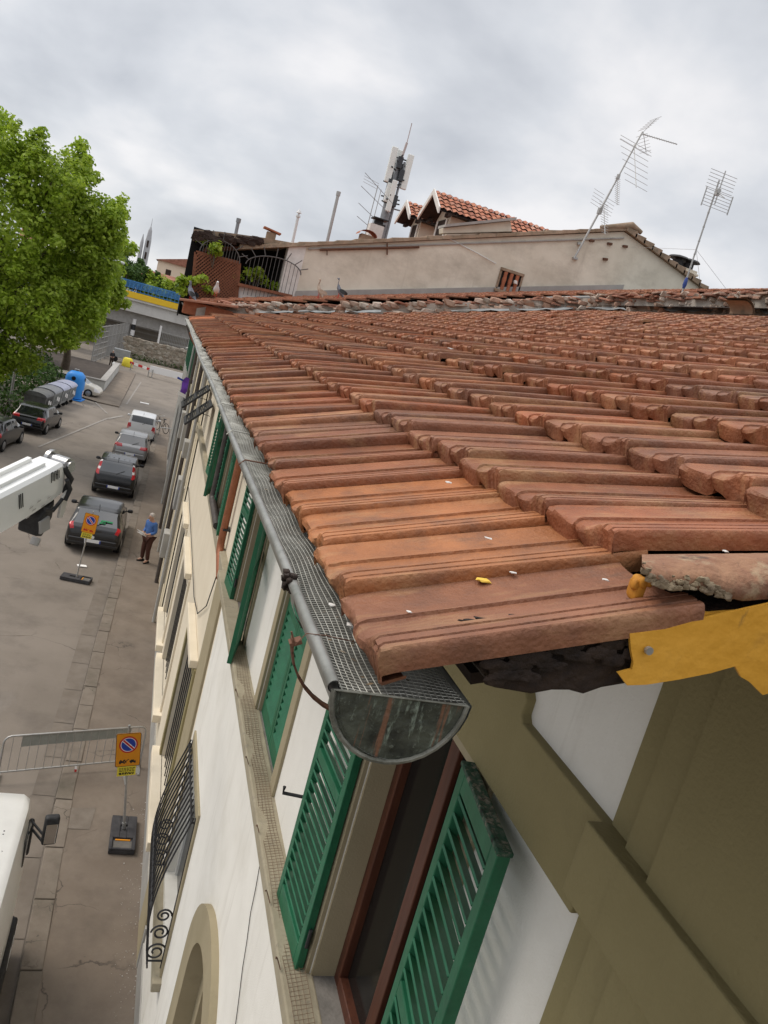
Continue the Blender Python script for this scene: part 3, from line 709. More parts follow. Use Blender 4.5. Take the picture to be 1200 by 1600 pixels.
# boards added out of view at the near end, to shade the olive wall
k = MB()
k.add([rp(.80,-2,.03), rp(9,-2,.03), rp(9,.63,.03), rp(.80,.63,.03), rp(.80,-2,.10), rp(9,-2,.10), rp(9,.63,.10), rp(.80,.63,.10)], [(0,1,2,3),(7,6,5,4),(0,4,5,1),(1,5,6,2),(2,6,7,3),(3,7,4,0)])
part('shade_boarding', k, m_tdark, house)
for i in range(14):
    px = random.choice([700, 745, 800, 880, 990]) + random.uniform(-22, 22); c = Vector(onroof(px, 1020 - (px-640)*.135 + random.uniform(-8, 6))) + Vector((-SP, 0, CP))*.0235
    k = MB(); k.rock(c, random.uniform(.002, .0045), 2, (3.2,.8,.3), .3); part('tar_fleck', k, m_mortar, house)
# crumbs lying on the tiles
n_ = 0
for px, py, r, mt_, lab in ((756,933,.0065,m_crumby,'yellow foam crumb lying on the tile nearest the gutter end'),):
    c = onroof(px, py); c = Vector(c) + Vector((-SP, 0, CP))*.022
    k = MB(); k.rock(c, r, 1, (1.5,.9,.25), .3); solo('foam_crumb', k, mt_, lab, 'crumb')
for px, py, r in ((800,925,.0028),(945,938,.003),(640,990,.002),(762,868,.003),(955,833,.0035),(700,775,.004),(1080,718,.003),(1180,705,.009),(1130,890,.003),(705,552,.016),(590,578,.010)):
    c = Vector(onroof(px, py)) + Vector((-SP, 0, CP))*.026
    k = MB(); k.rock(c, r, 1, (1.6,1,.35), .35); solo('mortar_crumb', k, m_crumb, 'small white mortar crumb lying on the terracotta roof tiles', 'crumb', 'mortar crumbs on the roof')

# ------------------------------------------------------------------ gutter with its mesh
GX, GZ, GR_ = .280, 8.784, .0705
k = MB(); ys = list(np.arange(.645, 13.2, .35)) + [13.2]
def gsec(y, r, dz=0): return [(GX - r*math.cos(t), y, GZ + dz - r*math.sin(t)) for t in np.linspace(0, math.pi, 17)]
wob = lambda y: .004*math.sin(y*.9) + .003*math.sin(y*2.3)
k.grid([[(p[0] + wob(y), p[1], p[2]) for p in gsec(y, GR_)] for y in ys]); k.grid([[(p[0] + wob(y), p[1], p[2]) for p in gsec(y, GR_-.0025)] for y in ys])
gut = part('gutter', k, m_gutter, house, smooth=50, recalc=False)
k = MB()
ring = [(.0066*math.cos(a), .0066*math.sin(a)) for a in np.linspace(.3, 2*math.pi-.5, 14)]
k.grid([[(GX - GR_ - .005 + wob(y) + p[0], y, GZ + .003 + p[1]) for p in ring] for y in ys]); k.grid([[(GX - GR_ - .005 + wob(y) + p[0]*.82, y, GZ + .003 + p[1]*.82) for p in ring] for y in ys])
part('rolled_edge', k, m_gutter, gut, smooth=50, recalc=False)
k = MB(); yv = .646
k.prism([(p[0], yv, p[2]) for p in gsec(yv, GR_-.001)], (0, .002, 0)); part('end_cap', k, m_cap, gut)
k = MB(); k.tube([(p[0], .645, p[2]) for p in gsec(yv, GR_)], .0028, 6); k.tube([(GX-GR_, .645, GZ), (GX+GR_, .645, GZ)], .0012, 5); part('cap_rim', k, m_caprim, gut, smooth=60)
for yv in (.93, 1.66, 2.5, 3.4, 4.6, 6.2, 8.0, 10.0):      # joint straps
    k = MB(); k.grid([[(p[0] + wob(yv), p[1], p[2]) for p in gsec(yy_, GR_ + .0035)] for yy_ in (yv-.012, yv+.012)]); part('joint_strap', k, m_gutter, gut, smooth=50)
k = MB()
for i in range(26):
    t = random.uniform(-.2, 1.4)*math.pi; k.rock((GX - GR_ - .004 + .006*random.uniform(-1,1), .93 + random.uniform(-.012,.012), GZ + .004 + random.uniform(-.012,.008)), random.uniform(.002,.005), 1, (1,1,1), .4)
part('sealant', k, m_mortar, gut, smooth=60)
k = MB()
for yv in (.745,):
    pts = [(GX - (GR_+.020 - .016*s)*math.cos(s*math.pi*.75) - .004, yv + .01, GZ + .0 - (GR_+.012)*math.sin(s*math.pi*.75)) for s in np.linspace(0, 1, 14)]
    for p, q in zip(pts, pts[1:]):
        p, q = Vector(p), Vector(q); k.obox((p+q)/2, (q-p)/2*1.05, Vector((0,.0055,0)), (q-p).cross(Vector((0,1,0))).normalized()*.0012)
    k.obox((GX-GR_-.020, yv+.01, GZ-.004), (.006,0,.003), (0,.006,0), (-.001,0,.002))
part('bracket', k, m_rust, gut, smooth=60)
k = MB()
k.tube([(GX-GR_-.030,.742,GZ+.012),(GX-GR_-.022, .745, GZ-.004)], .0011, 5)
k.tube([(GX-GR_-.022, .745, GZ-.004),(GX-GR_-.012,.748,GZ+.010),(GX-GR_+.01,.75,GZ+.010),(GX-.02,.752,GZ+.006),(GX+.01,.755,GZ+.005)], .0006, 5)
part('tie_wire', k, m_rust, gut)
for yv in (1.66, 2.05, 2.6, 3.4, 4.4):
    k = MB(); k.tube([(GX-GR_-.016+wob(yv), yv, GZ+.0),(GX-GR_-.004+wob(yv), yv, GZ+.014),(GX-.01, yv+.02, GZ+.012),(GX+.03, yv+.03, GZ+.002)], .0018, 5); part('tie_wire', k, m_wire if yv > 2 else m_rust, gut)
# mesh guard
k = MB(); sp = .0068
def mz(x, y): return GZ - .001 + .005*math.sin(y*5.1 + 2) * (x-GX+.07)/.14 + .0035*math.sin(y*11+x*40) + .002*math.sin(y*27-x*60)
y = .652; xs0, xs1 = GX-GR_+.002, GX+GR_-.002
Vw = []; Fw = []
def ribbon(pts, r):
    o = len(k.v); n = len(pts)
    for i, p in enumerate(pts):
        p = Vector(p); t = (Vector(pts[min(i+1,n-1)]) - Vector(pts[max(i-1,0)])).normalized(); s_ = t.cross(Vector((0,0,1))).normalized()*r; u_ = Vector((0,0,r))
        k.v += [tuple(p-s_), tuple(p+u_), tuple(p+s_), tuple(p-u_)]
    for i in range(n-1):
        for q in range(4): k.f.append((o+i*4+q, o+i*4+(q+1) % 4, o+(i+1)*4+(q+1) % 4, o+(i+1)*4+q))
wr = .00042
while y < 13.0:
    ribbon([(x + wob(y), y + .001*math.sin(x*90+y*3), mz(x, y)) for x in np.linspace(xs0, xs1, 5)], wr*(1 + max(0, y-1.2)*.33)); y += sp*(1 if y < 4 else (1.8 if y < 7 else 3))
for x in np.arange(xs0 + .004, xs1, sp):
    ribbon([(x + wob(yy_), yy_, mz(x, yy_) + .0008) for yy_ in np.concatenate([np.arange(.652, 3, .03), np.arange(3, 13.0, .15)])], wr*1.3)
part('mesh_guard', k, m_wire, gut, recalc=False)
k = MB()
for i in range(120):
    y_ = .66 + 4.5*random.random()**1.6; x_ = GX + random.uniform(-.06, .03); a_ = random.random()*6.3; s_ = random.uniform(.002, .007)
    c = Vector((x_ + wob(y_), y_, mz(x_, y_) + random.uniform(-.012, .003))); u_ = Vector((math.cos(a_), math.sin(a_), random.uniform(-.4,.4)))*s_; w_ = Vector((-math.sin(a_), math.cos(a_), random.uniform(-.4,.4)))*s_*.4
    k.add([c-u_, c+w_, c+u_, c-w_], [(0,1,2,3)])
o = part('leaf_litter', k, mat('dry leaf litter', c1=(.8,.8,.8), c2=(1.1,1.1,1.1), scale=20, rough=.95, island=[(.10,.07,.04),(.20,.14,.08),(.06,.045,.03),(.30,.25,.18)]), gut, recalc=False); o['kind'] = 'stuff'
k = MB()
k.rock((.262, .80, GZ+.006), .006, 1, (1.3,1.1,.4), .3); k.rock((.25, .86, GZ+.006), .0035, 1, (1.3,1.1,.4), .3)
solo('paint_flake', k, m_crumb, 'white paint flake resting on the gutter mesh', 'flake')

# ================================================================== NEXT HOUSES IN THE ROW
row = thing('cream_house', 'cream plastered terraced house beyond the white one with green shutters', 'house', (FX, 15, 0))
CW = [(11.15, 12.20), (13.35, 14.35)]
GW = [(10.3, 12.3, 1.45, 4.0), (14.2, 16.4, 1.3, 3.9), (17.6, 19.4, 1.2, 3.9)]
w = MB(); wall_holes(w, 9.121, 20.5, 0, 9.05, [(a, b, SZ, TZ) for a, b in CW] + GW, FX, FX+.3); part('wall', w, m_cream, row, recalc=False)
k = MB(); k.box((FX+.31, 9.2, .2), (10, 20.4, 8.4)); part('interior', k, m_dark, row)
for i, (a, b) in enumerate(CW):
    upper_window(row, a, b)
    shutter_leaf(row, (FX-.03, b+.02), R(3), .52, SZ-.01, TZ-.02, +1)
    shutter_leaf(row, (FX-.03, a-.02), R(3 if i == 0 else 16), .50, SZ-.01, TZ-.02, -1)
k = MB(); k.box((FX-.09, 9.121, 5.86), (FX+.02, 20.5, 6.02)); part('string_course', k, m_ledge, row, bevel=.01)
k = MB(); k.box((FX-.035, 9.2, 0), (FX+.01, 9.95, 5.86)); part('pilaster', k, m_trim, row, bevel=.01)
for a, b, z0, z1 in GW:
    k = MB(); k.box((FX-.04, a-.16, z0), (FX+.004, a, z1+.16)); k.box((FX-.04, b, z0), (FX+.004, b+.16, z1+.16)); k.box((FX-.04, a, z1), (FX+.004, b, z1+.16))
    part('window_surround', k, m_cream if a > 11 else m_olive, row, bevel=.01)
    k = MB(); k.box((FX-.16, a-.3, z0-.16), (FX+.02, b+.3, z0)); part('window_sill', k, m_cream, row, bevel=.01)
    k = MB(); k.box((FX-.12, a-.1, z1+.16), (FX+.0, b+.1, z1+.28)); part('lintel', k, m_cream, row, bevel=.01)
    k = MB()
    for t in np.linspace(a+.08, b-.08, 8): k.tube([(FX+.06, t, z0), (FX+.06, t, z1)], .010, 6)
    part('window_bars', k, m_iron, row)
    k = MB(); k.box((FX+.2, a, z0), (FX+.21, b, z1)); k.box((FX+.18, (a+b)/2-.05, z0), (FX+.2, (a+b)/2+.05, z1)); part('pane', k, m_pane, row)
k = MB(); k.box((FX-.03, 9.13, 0), (FX+.003, 20.5, .75)); part('plinth', k, m_greyw, row)
k = MB(); pts = [(FX-.04, 9.9, 5.86), (FX-.03, 10.5, 5.0), (FX-.03, 11.4, 4.5), (FX-.03, 12.5, 4.35), (FX-.03, 15, 4.4), (FX-.03, 20, 4.45)]; k.tube(pts, .008, 6); part('wall_cable', k, m_plast, row)
def pipe(name, pts, r, mt_, parent):
    k = MB(); P2 = [Vector(pts[0])]
    for i in range(1, len(pts)-1):
        p, a, b = Vector(pts[i]), Vector(pts[i-1]), Vector(pts[i+1])
        da = (a-p).normalized()*min(.12, (a-p).length/2); db = (b-p).normalized()*min(.12, (b-p).length/2)
        for t in np.linspace(0, 1, 5): P2.append((p+da)*(1-t)**2 + p*2*t*(1-t) + (p+db)*t*t)
    P2.append(Vector(pts[-1])); k.tube(P2, r, 12); return part(name, k, mt_, parent, smooth=50)
pipe('drainpipe', [(GX, 10.0, 8.72), (GX+.1, 10.0, 8.55), (FX-.08, 10.02, 8.2), (FX-.08, 10.05, 6.02), (FX-.06, 9.5, 5.80)], .05, m_copper, row)
pipe('drainpipe', [(GX, 12.5, 8.72), (GX+.1, 12.5, 8.5), (FX-.09, 12.4, 8.1), (FX-.09, 12.4, 6.10), (FX-.09, 10.9, 6.08)], .055, m_dpipe, row)
k = MB()
for q in ((10.06, 6.3), (12.4, 6.5), (10.03, 7.4)): k.box((FX-.10, q[0]-.09, q[1]-.012), (FX+.01, q[0]+.09, q[1]+.012))
part('pipe_bracket', k, m_iron, row)
# its roof: a little higher, beyond the party wall
RZ2 = .22
V, F, T = tile_rows(34, 12.7, 20.6, EX+.02, EZ+RZ2, lambda x, y: y > pw_y(x) + .32, lambda r, y: mix(random.choice(TINTS), (.31,.115,.06), .5))
tm = MB(); tm.v = V; tm.f = F; ro2 = part('roof_tiles', tm, m_tile, row, smooth=38, recalc=False)
ca = ro2.data.color_attributes.new('tint', 'FLOAT_COLOR', 'POINT'); ca.data.foreach_set('color', np.array([(*c, 1) for c in T], dtype=np.float32).ravel())
k = MB()
def rp2(x, y, d): return (x + d*SP, y, roofz(x) + RZ2 - d*CP)
bx_ = list(np.linspace(.35, 11.3, 40))
k.grid([[rp2(x, pw_y(x)+.45, .10), rp2(x, 20.5, .10)] for x in bx_])
part('roof_boarding', k, m_tdark, row)
k = MB(); ys = np.linspace(13.3, 20.5, 8)
k.grid([[(GX-.03 - .075*math.cos(t), y, GZ+.16 - .075*math.sin(t)) for t in np.linspace(0, math.pi, 13)] for y in ys]); k.tube([(GX-.03-.075, 13.3, GZ+.16),(GX-.03-.075, 20.5, GZ+.16)], .01, 6)
part('gutter', k, m_dpipe, row, smooth=50)

# ------------------------------------------------------------------ party wall across the roof
pw = thing('party_wall', 'low crumbling rubble wall capped with broken tiles running across the roof', 'wall', tuple(PW[4]))
tops = [478,470,474,474,473,470,467,463,459,456,456,470]
k = MB(); caps = MB()
def pwpt(s):
    i = min(int(s), len(PW)-2); t = s - i; p = PW[i]*(1-t) + PW[i+1]*t; tp = tops[i]*(1-t) + tops[i+1]*t
    px = np.interp(s, range(len(PW)), [298,346,440,520,600,700,800,900,1000,1100,1200,1330])
    q = aty(px, tp, p[1] + .15); return Vector(p), q.z - p[2]
core = MB(); A_, B_ = [], []
for s in np.linspace(0, 11, 45):
    p, h = pwpt(s); A_.append([(p.x+.06, p.y+.06, p.z-.08), (p.x+.06, p.y+.06, p.z+h*.95), (p.x+.22, p.y+.36, p.z+h*1.0), (p.x+.22, p.y+.26, p.z-.08)])
core.grid(A_); core.quad(*A_[0]); core.quad(*A_[-1]); part('wall_core', core, mat('old lime mortar', (.30,.26,.215), (.43,.39,.34), 7, .95, bump=.6, bscale=30), pw, recalc=True)
for i in range(230):
    s = random.uniform(.9, 10.8); p, h = pwpt(s); t = random.random()
    r = random.uniform(.03, .085) * (1 if s < 8.5 else .75)
    k.rock((p.x + .05 + random.uniform(-.01,.05), p.y + .05 + random.uniform(-.03,.03), p.z + h*(.12 + .90*t)), r, 1, (1.5, .6, .62), .28)
part('rubble', k, m_stone, pw)
for i in range(300):
    s = random.uniform(.4, 10.7); p, h = pwpt(s); a = random.uniform(-.5, .5)
    caps.obox((p.x+.10+random.uniform(-.05,.05), p.y+.14+random.uniform(-.06,.10), p.z + h*random.uniform(.72,1.06)), Vector((math.cos(a), -math.sin(a), random.uniform(-.08,.25)))*random.uniform(.05,.13), Vector((math.sin(a)*.6, math.cos(a), random.uniform(-.1,.1)))*random.uniform(.05,.12), Vector((0,0,.011)))
part('capping_tiles', caps, mat('broken capping tiles', c1=(.8,.8,.8), c2=(1.1,1.1,1.1), scale=12, rough=.9, bump=.4, bscale=40, island=[(.30,.13,.085),(.38,.20,.14),(.42,.33,.26),(.24,.12,.085),(.34,.16,.10)]), pw, bevel=.004)
k = MB()
for s0, s1 in ((1.6,2.2),(2.3,3.0),(3.2,3.9),(5.0,5.9),(6.0,6.9),(7.1,7.7),(8.3,9.1),(9.8,10.8)):
    pts = []
    for s in np.linspace(s0, s1, 7):
        p, h = pwpt(s); j = random.uniform(-.02, .02)
        pts.append([(p.x-.02, p.y-.16+j, p.z+.048+random.uniform(0,.03)), (p.x+.01, p.y-.03, p.z+.07+random.uniform(0,.03)), (p.x+.03, p.y+.0, p.z+h*.4)])
    k.grid(pts)
part('flashing', k, m_flash, pw, smooth=40)
k = MB(); c, h = pwpt(.45)
k.box((c.x-.36, c.y+.02, c.z-.02), (c.x+.42, c.y+.3, c.z+.20)); part('brick_block', k, m_brickred, pw, bevel=.02)
k = MB()
k.obox((c.x+.02, c.y+.12, c.z+.235), (.45,.0,.06), (0,.24,0), (-.003,0,.018)); part('cover_slab', k, mat('flat clay slab', (.30,.14,.09), (.36,.18,.12), 9, .85), pw, bevel=.008)
# rounded ridge end tile
e1, h1 = pwpt(9.93)
k = MB(); c = aty(1155, 486, e1.y)
k.grid([[(c.x + .15*math.cos(t), c.y + d, c.z + .13*math.sin(t)) for t in np.linspace(.0, math.pi*.62, 12)] for d in (-.05, .3)])
k.grid([[(c.x + .125*math.cos(t), c.y + d, c.z + .105*math.sin(t)) for t in np.linspace(.0, math.pi*.62, 12)] for d in (-.05, .3)])
part('ridge_end', k, m_coping, pw, smooth=60)
k = MB(); a, b = Vector(onroof(1012, 489)) + Vector((0,0,.08)), Vector(onroof(1260, 500)) + Vector((0,0,.09)); k.tube([a, b], .017, 8)
k.tube([a + (b-a)*.35, a + (b-a)*.38], .022, 8)
solo('white_pipe', k, m_lgrey, 'thin white pipe lying along the foot of the rubble wall on the roof', 'pipe', smooth=50)
k = MB(); a, b = aty(865, 466, 12.6), aty(1062, 462, 12.6); k.tube([a, b], .03, 8); k.tube([a, a + Vector((-.3, .2, -.1))], .03, 8)
solo('grey_pipe', k, m_conc, 'grey pipe running along the roof behind the rubble wall', 'pipe', smooth=50)
# PART2

# ================================================================== GABLE BUILDING
GY = 20.55
gb = thing('gable_building', 'taller building with a blank weathered gable wall above the tiled roofs', 'building', (FX, GY + 5, 0))
Q = lambda px, py, y=GY: aty(px, py, y)
wl = Q(478, 385); rg = Q(975, 362); er = Q(1092, 448)
k = MB(); poly = [(wl.x, GY, 8.6), (wl.x, GY, wl.z), (rg.x, GY, rg.z), (er.x, GY, er.z), (er.x, GY, 8.6)]
k.prism(poly, (0, .4, 0)); part('gable_wall', k, m_gable, gb)
k = MB(); k.box((wl.x-.42, GY-.02, 8.6), (wl.x+.02, GY+.4, wl.z)); part('corner_pier', k, m_whitew, gb, bevel=.02)
# volume behind
k = MB(); k.box((FX, GY+1.2, 0), (rg.x+3, GY+14, 9.2)); part('street_wall', k, m_wallfar, gb)
# coping along the gable
def along(a, b, t): return a*(1-t) + b*t
k = MB(); n_c = 22
for i in range(n_c):
    t0, t1 = i/n_c, (i+1)/n_c + .006
    a, b = along(wl + Vector((-1.6,0,-.56)), rg, t0), along(wl + Vector((-1.6,0,-.56)), rg, t1); up = Vector((0,0,1)); j = random.uniform(0,.03)
    k.add([a+Vector((0,-.10,.02)), b+Vector((0,-.10,.02)), b+Vector((0,.5,.02)), a+Vector((0,.5,.02)), a+Vector((0,-.10+j,.12+j)), b+Vector((0,-.10+j,.10+j*.5)), b+Vector((0,.5,.10+j*.5)), a+Vector((0,.5,.12+j))],
          [(0,3,2,1),(4,5,6,7),(0,1,5,4),(1,2,6,5),(2,3,7,6),(3,0,4,7)])
for i in range(11):
    t0, t1 = i/11, (i+1)/11 + .02
    a, b = along(rg, er + Vector((.5,0,-.16)), t0), along(rg, er + Vector((.5,0,-.16)), t1); j = random.uniform(0,.04)
    k.add([a+Vector((0,-.12,.02)), b+Vector((0,-.12,.02)), b+Vector((0,.5,.02)), a+Vector((0,.5,.02)), a+Vector((0,-.12,.10+j)), b+Vector((0,-.12,.17+j)), b+Vector((0,.5,.17+j)), a+Vector((0,.5,.10+j))],
          [(0,3,2,1),(4,5,6,7),(0,1,5,4),(1,2,6,5),(2,3,7,6),(3,0,4,7)])
part('coping', k, m_coping, gb, bevel=.01)
k = MB(); k.tube([Q(935,362)+Vector((0,-.05,.12)), Q(985,356)+Vector((0,-.05,.06)), Q(1000,365)+Vector((0,-.05,.02))], [.05,.10,.06], 10); part('ridge_tile', k, m_coping, gb, smooth=50)
k = MB(); a, b = Q(482,389,GY-.03), Q(975,372,GY-.03); k.tube([a, b], .022, 6); part('cable_rail', k, m_conc, gb)
k = MB(); a, b = Q(500,390,GY-.05), Q(655,386,GY-.05); k.tube([a, b], .03, 8); k.tube([Q(511,388,GY-.05), Q(511,399,GY-.05)], .012, 6); k.tube([Q(605,380,GY-.05), Q(605,398,GY-.05)], .02, 6); part('rusty_pipe', k, m_rust, gb, smooth=50)
k = MB(); k.prism([Q(692,365), Q(692,356), Q(798,345), Q(800,362)], (0,.35,0)); part('parapet_block', k, m_gable, gb, bevel=.02)
k = MB(); a, b = Q(690,354,GY+.15), Q(800,343,GY+.15); k.obox((a+b)/2, (b-a)/2, (0,.3,0), (0,0,.035)); part('parapet_slab', k, m_conc, gb)
k = MB(); k.box((wl.x, GY-.09, 10.2), (wl.x+.01, GY-.08, 10.21))
# flashing at the wall foot
k = MB(); a = Vector((wl.x, GY-.02, roofz(wl.x)+RZ2+.02)); b = Vector((rg.x+.5, GY-.02, roofz(rg.x+.5)+RZ2+.02)); k.obox((a+b)/2 + Vector((0,0,.08)), (b-a)/2, (0,.02,0), (0,0,.09)); part('wall_flashing', k, m_conc, gb)
# small louvred window
c = Q(796, 440); k = MB()
k.box((c.x-.36, GY-.06, c.z+.22), (c.x+.36, GY+.02, c.z+.30)); k.box((c.x-.40, GY-.10, c.z-.36), (c.x+.36, GY+.02, c.z-.28)); k.box((c.x-.36, GY-.04, c.z-.28), (c.x-.30, GY+.02, c.z+.22)); k.box((c.x+.30, GY-.04, c.z-.28), (c.x+.36, GY+.02, c.z+.22))
wnd = part('window', k, m_coping, gb, bevel=.01)
k = MB(); k.box((c.x-.30, GY-.012, c.z-.28), (c.x+.30, GY-.004, c.z+.22)); part('pane', k, m_dark, wnd)
for i in range(3):
    k = MB(); k.lathe([(.055,-.27),(.05,-.1),(.065,0),(.05,.1),(.055,.21)], (c.x-.18+.18*i, GY-.03, c.z-.0), 10); part('baluster', k, m_brickred, wnd, smooth=60)
k = MB(); k.rock((c.x+.14, GY-.07, c.z+.02), .06, 1); part('white_rag', k, m_whitew, wnd, smooth=60)
# wall anchors
for px, py in ((905,381),(898,404),(924,376),(952,381),(945,405),(976,385)):
    p = Q(px, py); k = MB(); k.obox(p + Vector((0,-.03,0)), (.07,0,.01), (0,.03,0), (-.005,0,.03)); k.tube([p, p+Vector((.02,-.09,-.03))], .015, 6); part('wall_anchor', k, m_steel if px < 920 else m_rust, gb)
k = MB(); k.tube([Q(700,372,GY-.03), Q(745,395,GY-.04), Q(775,412,GY-.04)], .012, 5); part('loose_cable', k, m_lgrey, gb)
# main roof behind the gable, with the two dormers
k = MB(); a = wl + Vector((-2.4, .4, -.70)); 
k.add([(a.x, GY+.4, a.z), (rg.x, GY+.4, rg.z+.05), (rg.x, GY+14, rg.z+.05), (a.x, GY+14, a.z), (er.x+2, GY+.4, er.z-.5), (er.x+2, GY+14, er.z-.5)], [(0,1,2,3),(1,4,5,2)])
part('main_roof', k, m_rooffar, gb)
def dormer(apx, y, back, hw, hgt, lab):
    ap = aty(*apx, y); sl = .62
    rfk = MB()
    for sgn in (-1, 1):
        nrows = 5
        for i in range(nrows):
            d0, d1 = hw*i/nrows, hw*(i+1)/nrows + .03
            n_b = int(back/.22)
            for j in range(n_b):
                x0_, x1_ = ap.x + back*j/n_b, ap.x + back*(j+1)/n_b - .015; jj = random.uniform(-.008,.012); xm = (x0_+x1_)/2
                rfk.add([(x0_, y+sgn*d0, ap.z-d0*sl+.0+jj), (xm, y+sgn*d0, ap.z-d0*sl+.04+jj), (x1_, y+sgn*d0, ap.z-d0*sl+jj), (x1_, y+sgn*d1, ap.z-d1*sl+.035+jj), (xm, y+sgn*d1, ap.z-d1*sl+.085+jj), (x0_, y+sgn*d1, ap.z-d1*sl+.035+jj)], [(0,1,4,5),(1,2,3,4)])
    dm = part('dormer', rfk, mat('orange dormer tiles', c1=(.8,.8,.8), c2=(1.15,1.12,1.1), scale=5, rough=.85, bump=.2, bscale=20, island=[(.36,.13,.075),(.44,.185,.11),(.30,.11,.07),(.42,.22,.15)]), gb)
    k = MB()
    for sgn in (-1, 1):
        k.prism([(ap.x-.06, y, ap.z+.06), (ap.x-.06, y+sgn*hw, ap.z-hw*sl+.06), (ap.x-.06, y+sgn*hw, ap.z-hw*sl-.14), (ap.x-.06, y, ap.z-.14)], (.05,0,0))
    part('bargeboard', k, m_whitew, dm)
    k = MB()
    for sgn in (-1, 1):
        k.add([(ap.x, y, ap.z-.06), (ap.x+back, y, ap.z-.06), (ap.x+back, y+sgn*hw, ap.z-hw*sl-.06), (ap.x, y+sgn*hw, ap.z-hw*sl-.06)], [(0,1,2,3)])
        for xq in np.arange(.3, back, .8): k.box((ap.x+xq, y+sgn*(hw-.35), ap.z-hw*sl-.02), (ap.x+xq+.12, y+sgn*hw, ap.z-hw*sl-.14))
    part('soffit', k, m_tdark, dm)
    k = MB(); w2 = hw-.38; xf = ap.x+.55
    k.prism([(xf, y-w2, ap.z-hgt), (xf, y+w2, ap.z-hgt), (xf, y+w2, ap.z-hw*sl-.05), (xf, y, ap.z-.12), (xf, y-w2, ap.z-hw*sl-.05)], (back-.6, 0, 0)); part('dormer_wall', k, m_wallfar, dm)
    k = MB(); k.box((xf-.03, y-w2*.55, ap.z-hgt+.1), (xf+.01, y+w2*.55, ap.z-hw*sl-.1)); part('dormer_window', k, m_tdark, dm)
    k = MB(); k.box((xf-.05, y-w2*.55-.12, ap.z-hgt), (xf-.005, y-w2*.55, ap.z-hw*sl-.1)); k.box((xf-.05, y+w2*.55, ap.z-hgt), (xf-.005, y+w2*.55+.12, ap.z-hw*sl-.1)); k.box((xf-.05, y-w2*.55-.14, ap.z-hgt-.1), (xf-.0, y+w2*.55+.14, ap.z-hgt+.02)); part('dormer_frame', k, m_whitew, dm)
dormer((680,298), 26.5, 6.5, 1.15, 2.4, '')
dormer((637,315), 30.0, 5.0, 1.0, 2.2, '')

# covered roof terrace at the street end of the gable building
lg = thing('roof_terrace', 'dark covered roof terrace with brown lattice and arched iron railing at the roof end', 'terrace', tuple(Q(380, 465)))
k = MB(); fy = GY - .02
k.prism([Q(305,366), Q(478,388), Q(478,383), Q(410,371), Q(345,362), Q(303,358)], (0,3.2,0)); part('terrace_roof', k, m_coping, lg)
k = MB(); 
for i in range(60):                       # ragged dead-vine fringe under the eave
    t = random.random(); px = 305 + 105*t; py = 362 + 14*t + random.uniform(-2, 10); k.rock(Q(px, py, GY-.10), random.uniform(.04,.10), 1, (1.4,.6,.7), .45)
part('vine_fringe', k, m_tdark, lg)
k = MB(); a = Q(303,360); b = Q(478,470); k.box((a.x, GY+2.6, 8.6), (wl.x, GY+2.7, 11.0)); k.box((a.x, GY+.3, 8.6), (a.x+.03, GY+2.6, 9.5)); k.box((wl.x-.40, GY+.41, 8.6), (wl.x-.36, GY+2.6, wl.z-.05)); part('back_wall', k, m_dark, lg)  # right side wall added near black, so its colour darkens the inside
k = MB()                                  # parapet
k.prism([Q(369,466), Q(372,446), Q(452,464), Q(452,474)], (0,.15,0)); part('parapet', k, m_whitew, lg)
k = MB(); a, b = Q(371,444,GY-.03), Q(456,463,GY-.03); k.obox((a+b)/2, (b-a)/2, (0,.12,0), (0,0,.035)); part('parapet_cap', k, m_lattice, lg)
# lattice
k = MB(); A, B, C_, D = Q(306,394), Q(374,411), Q(369,472), Q(299,470)
def bil(u, v): return (A*(1-u)+B*u)*(1-v) + (D*(1-u)+C_*u)*v
def strip(p, q, w_, y_):
    p, q = Vector(p), Vector(q); d = (q-p).normalized(); n = Vector((-d.z, 0, d.x)); k.obox((p+q)/2 + Vector((0,y_,0)), (q-p)/2, n*w_, Vector((0,.008,0)))
nl = 13
for i in range(-nl, nl+1):
    for s_ in (1, -1):
        pts = []
        for t in np.linspace(0, 1, 40):
            u = i/nl + t if s_ == 1 else i/nl + 1 - t
            if 0 <= u <= 1: pts.append((u, t))
        if len(pts) > 1: strip(bil(*pts[0]), bil(*pts[-1]), .016, -.05 + .018*s_)
for p, q in ((A,B),(B,C_),(D,A)): strip(p, q, .04, -.05)
part('lattice', k, m_lattice, lg)
# arched railing
k = MB()
for (px0, py0, px1, py1, ph) in ((312,392,374,412,22),(384,412,470,430,26)):
    a, b = Q(px0, py0, GY-.12), Q(px1, py1, GY-.12); top_ = .95 if px0 < 380 else .72
    n_ = 14; arc = []
    for t in np.linspace(0, math.pi, 20): arc.append((a+b)/2 + (a-b)/2*math.cos(t) + Vector((0,0,top_*.42*math.sin(t))))
    k.tube(arc, .014, 6)
    for i in range(1, n_):
        u = i/n_; p = a*(1-u)+b*u; h = .42*top_*math.sqrt(max(0, 1-(2*u-1)**2)); k.tube([p + Vector((0,0,h)), p + Vector((0,0,-.75 if px0 > 380 else 0))], .007, 5)
    for t in np.linspace(.4, math.pi-.4, 7):
        p = (a+b)/2 + (a-b)/2*math.cos(t) + Vector((0,0,top_*.42*math.sin(t))); d = Vector((-math.cos(t), 0, math.sin(t)))*.22; k.tube([p, p+d], .012, 5)
part('arched_railing', k, mat('dull iron', (.10,.095,.09), rough=.6), lg)

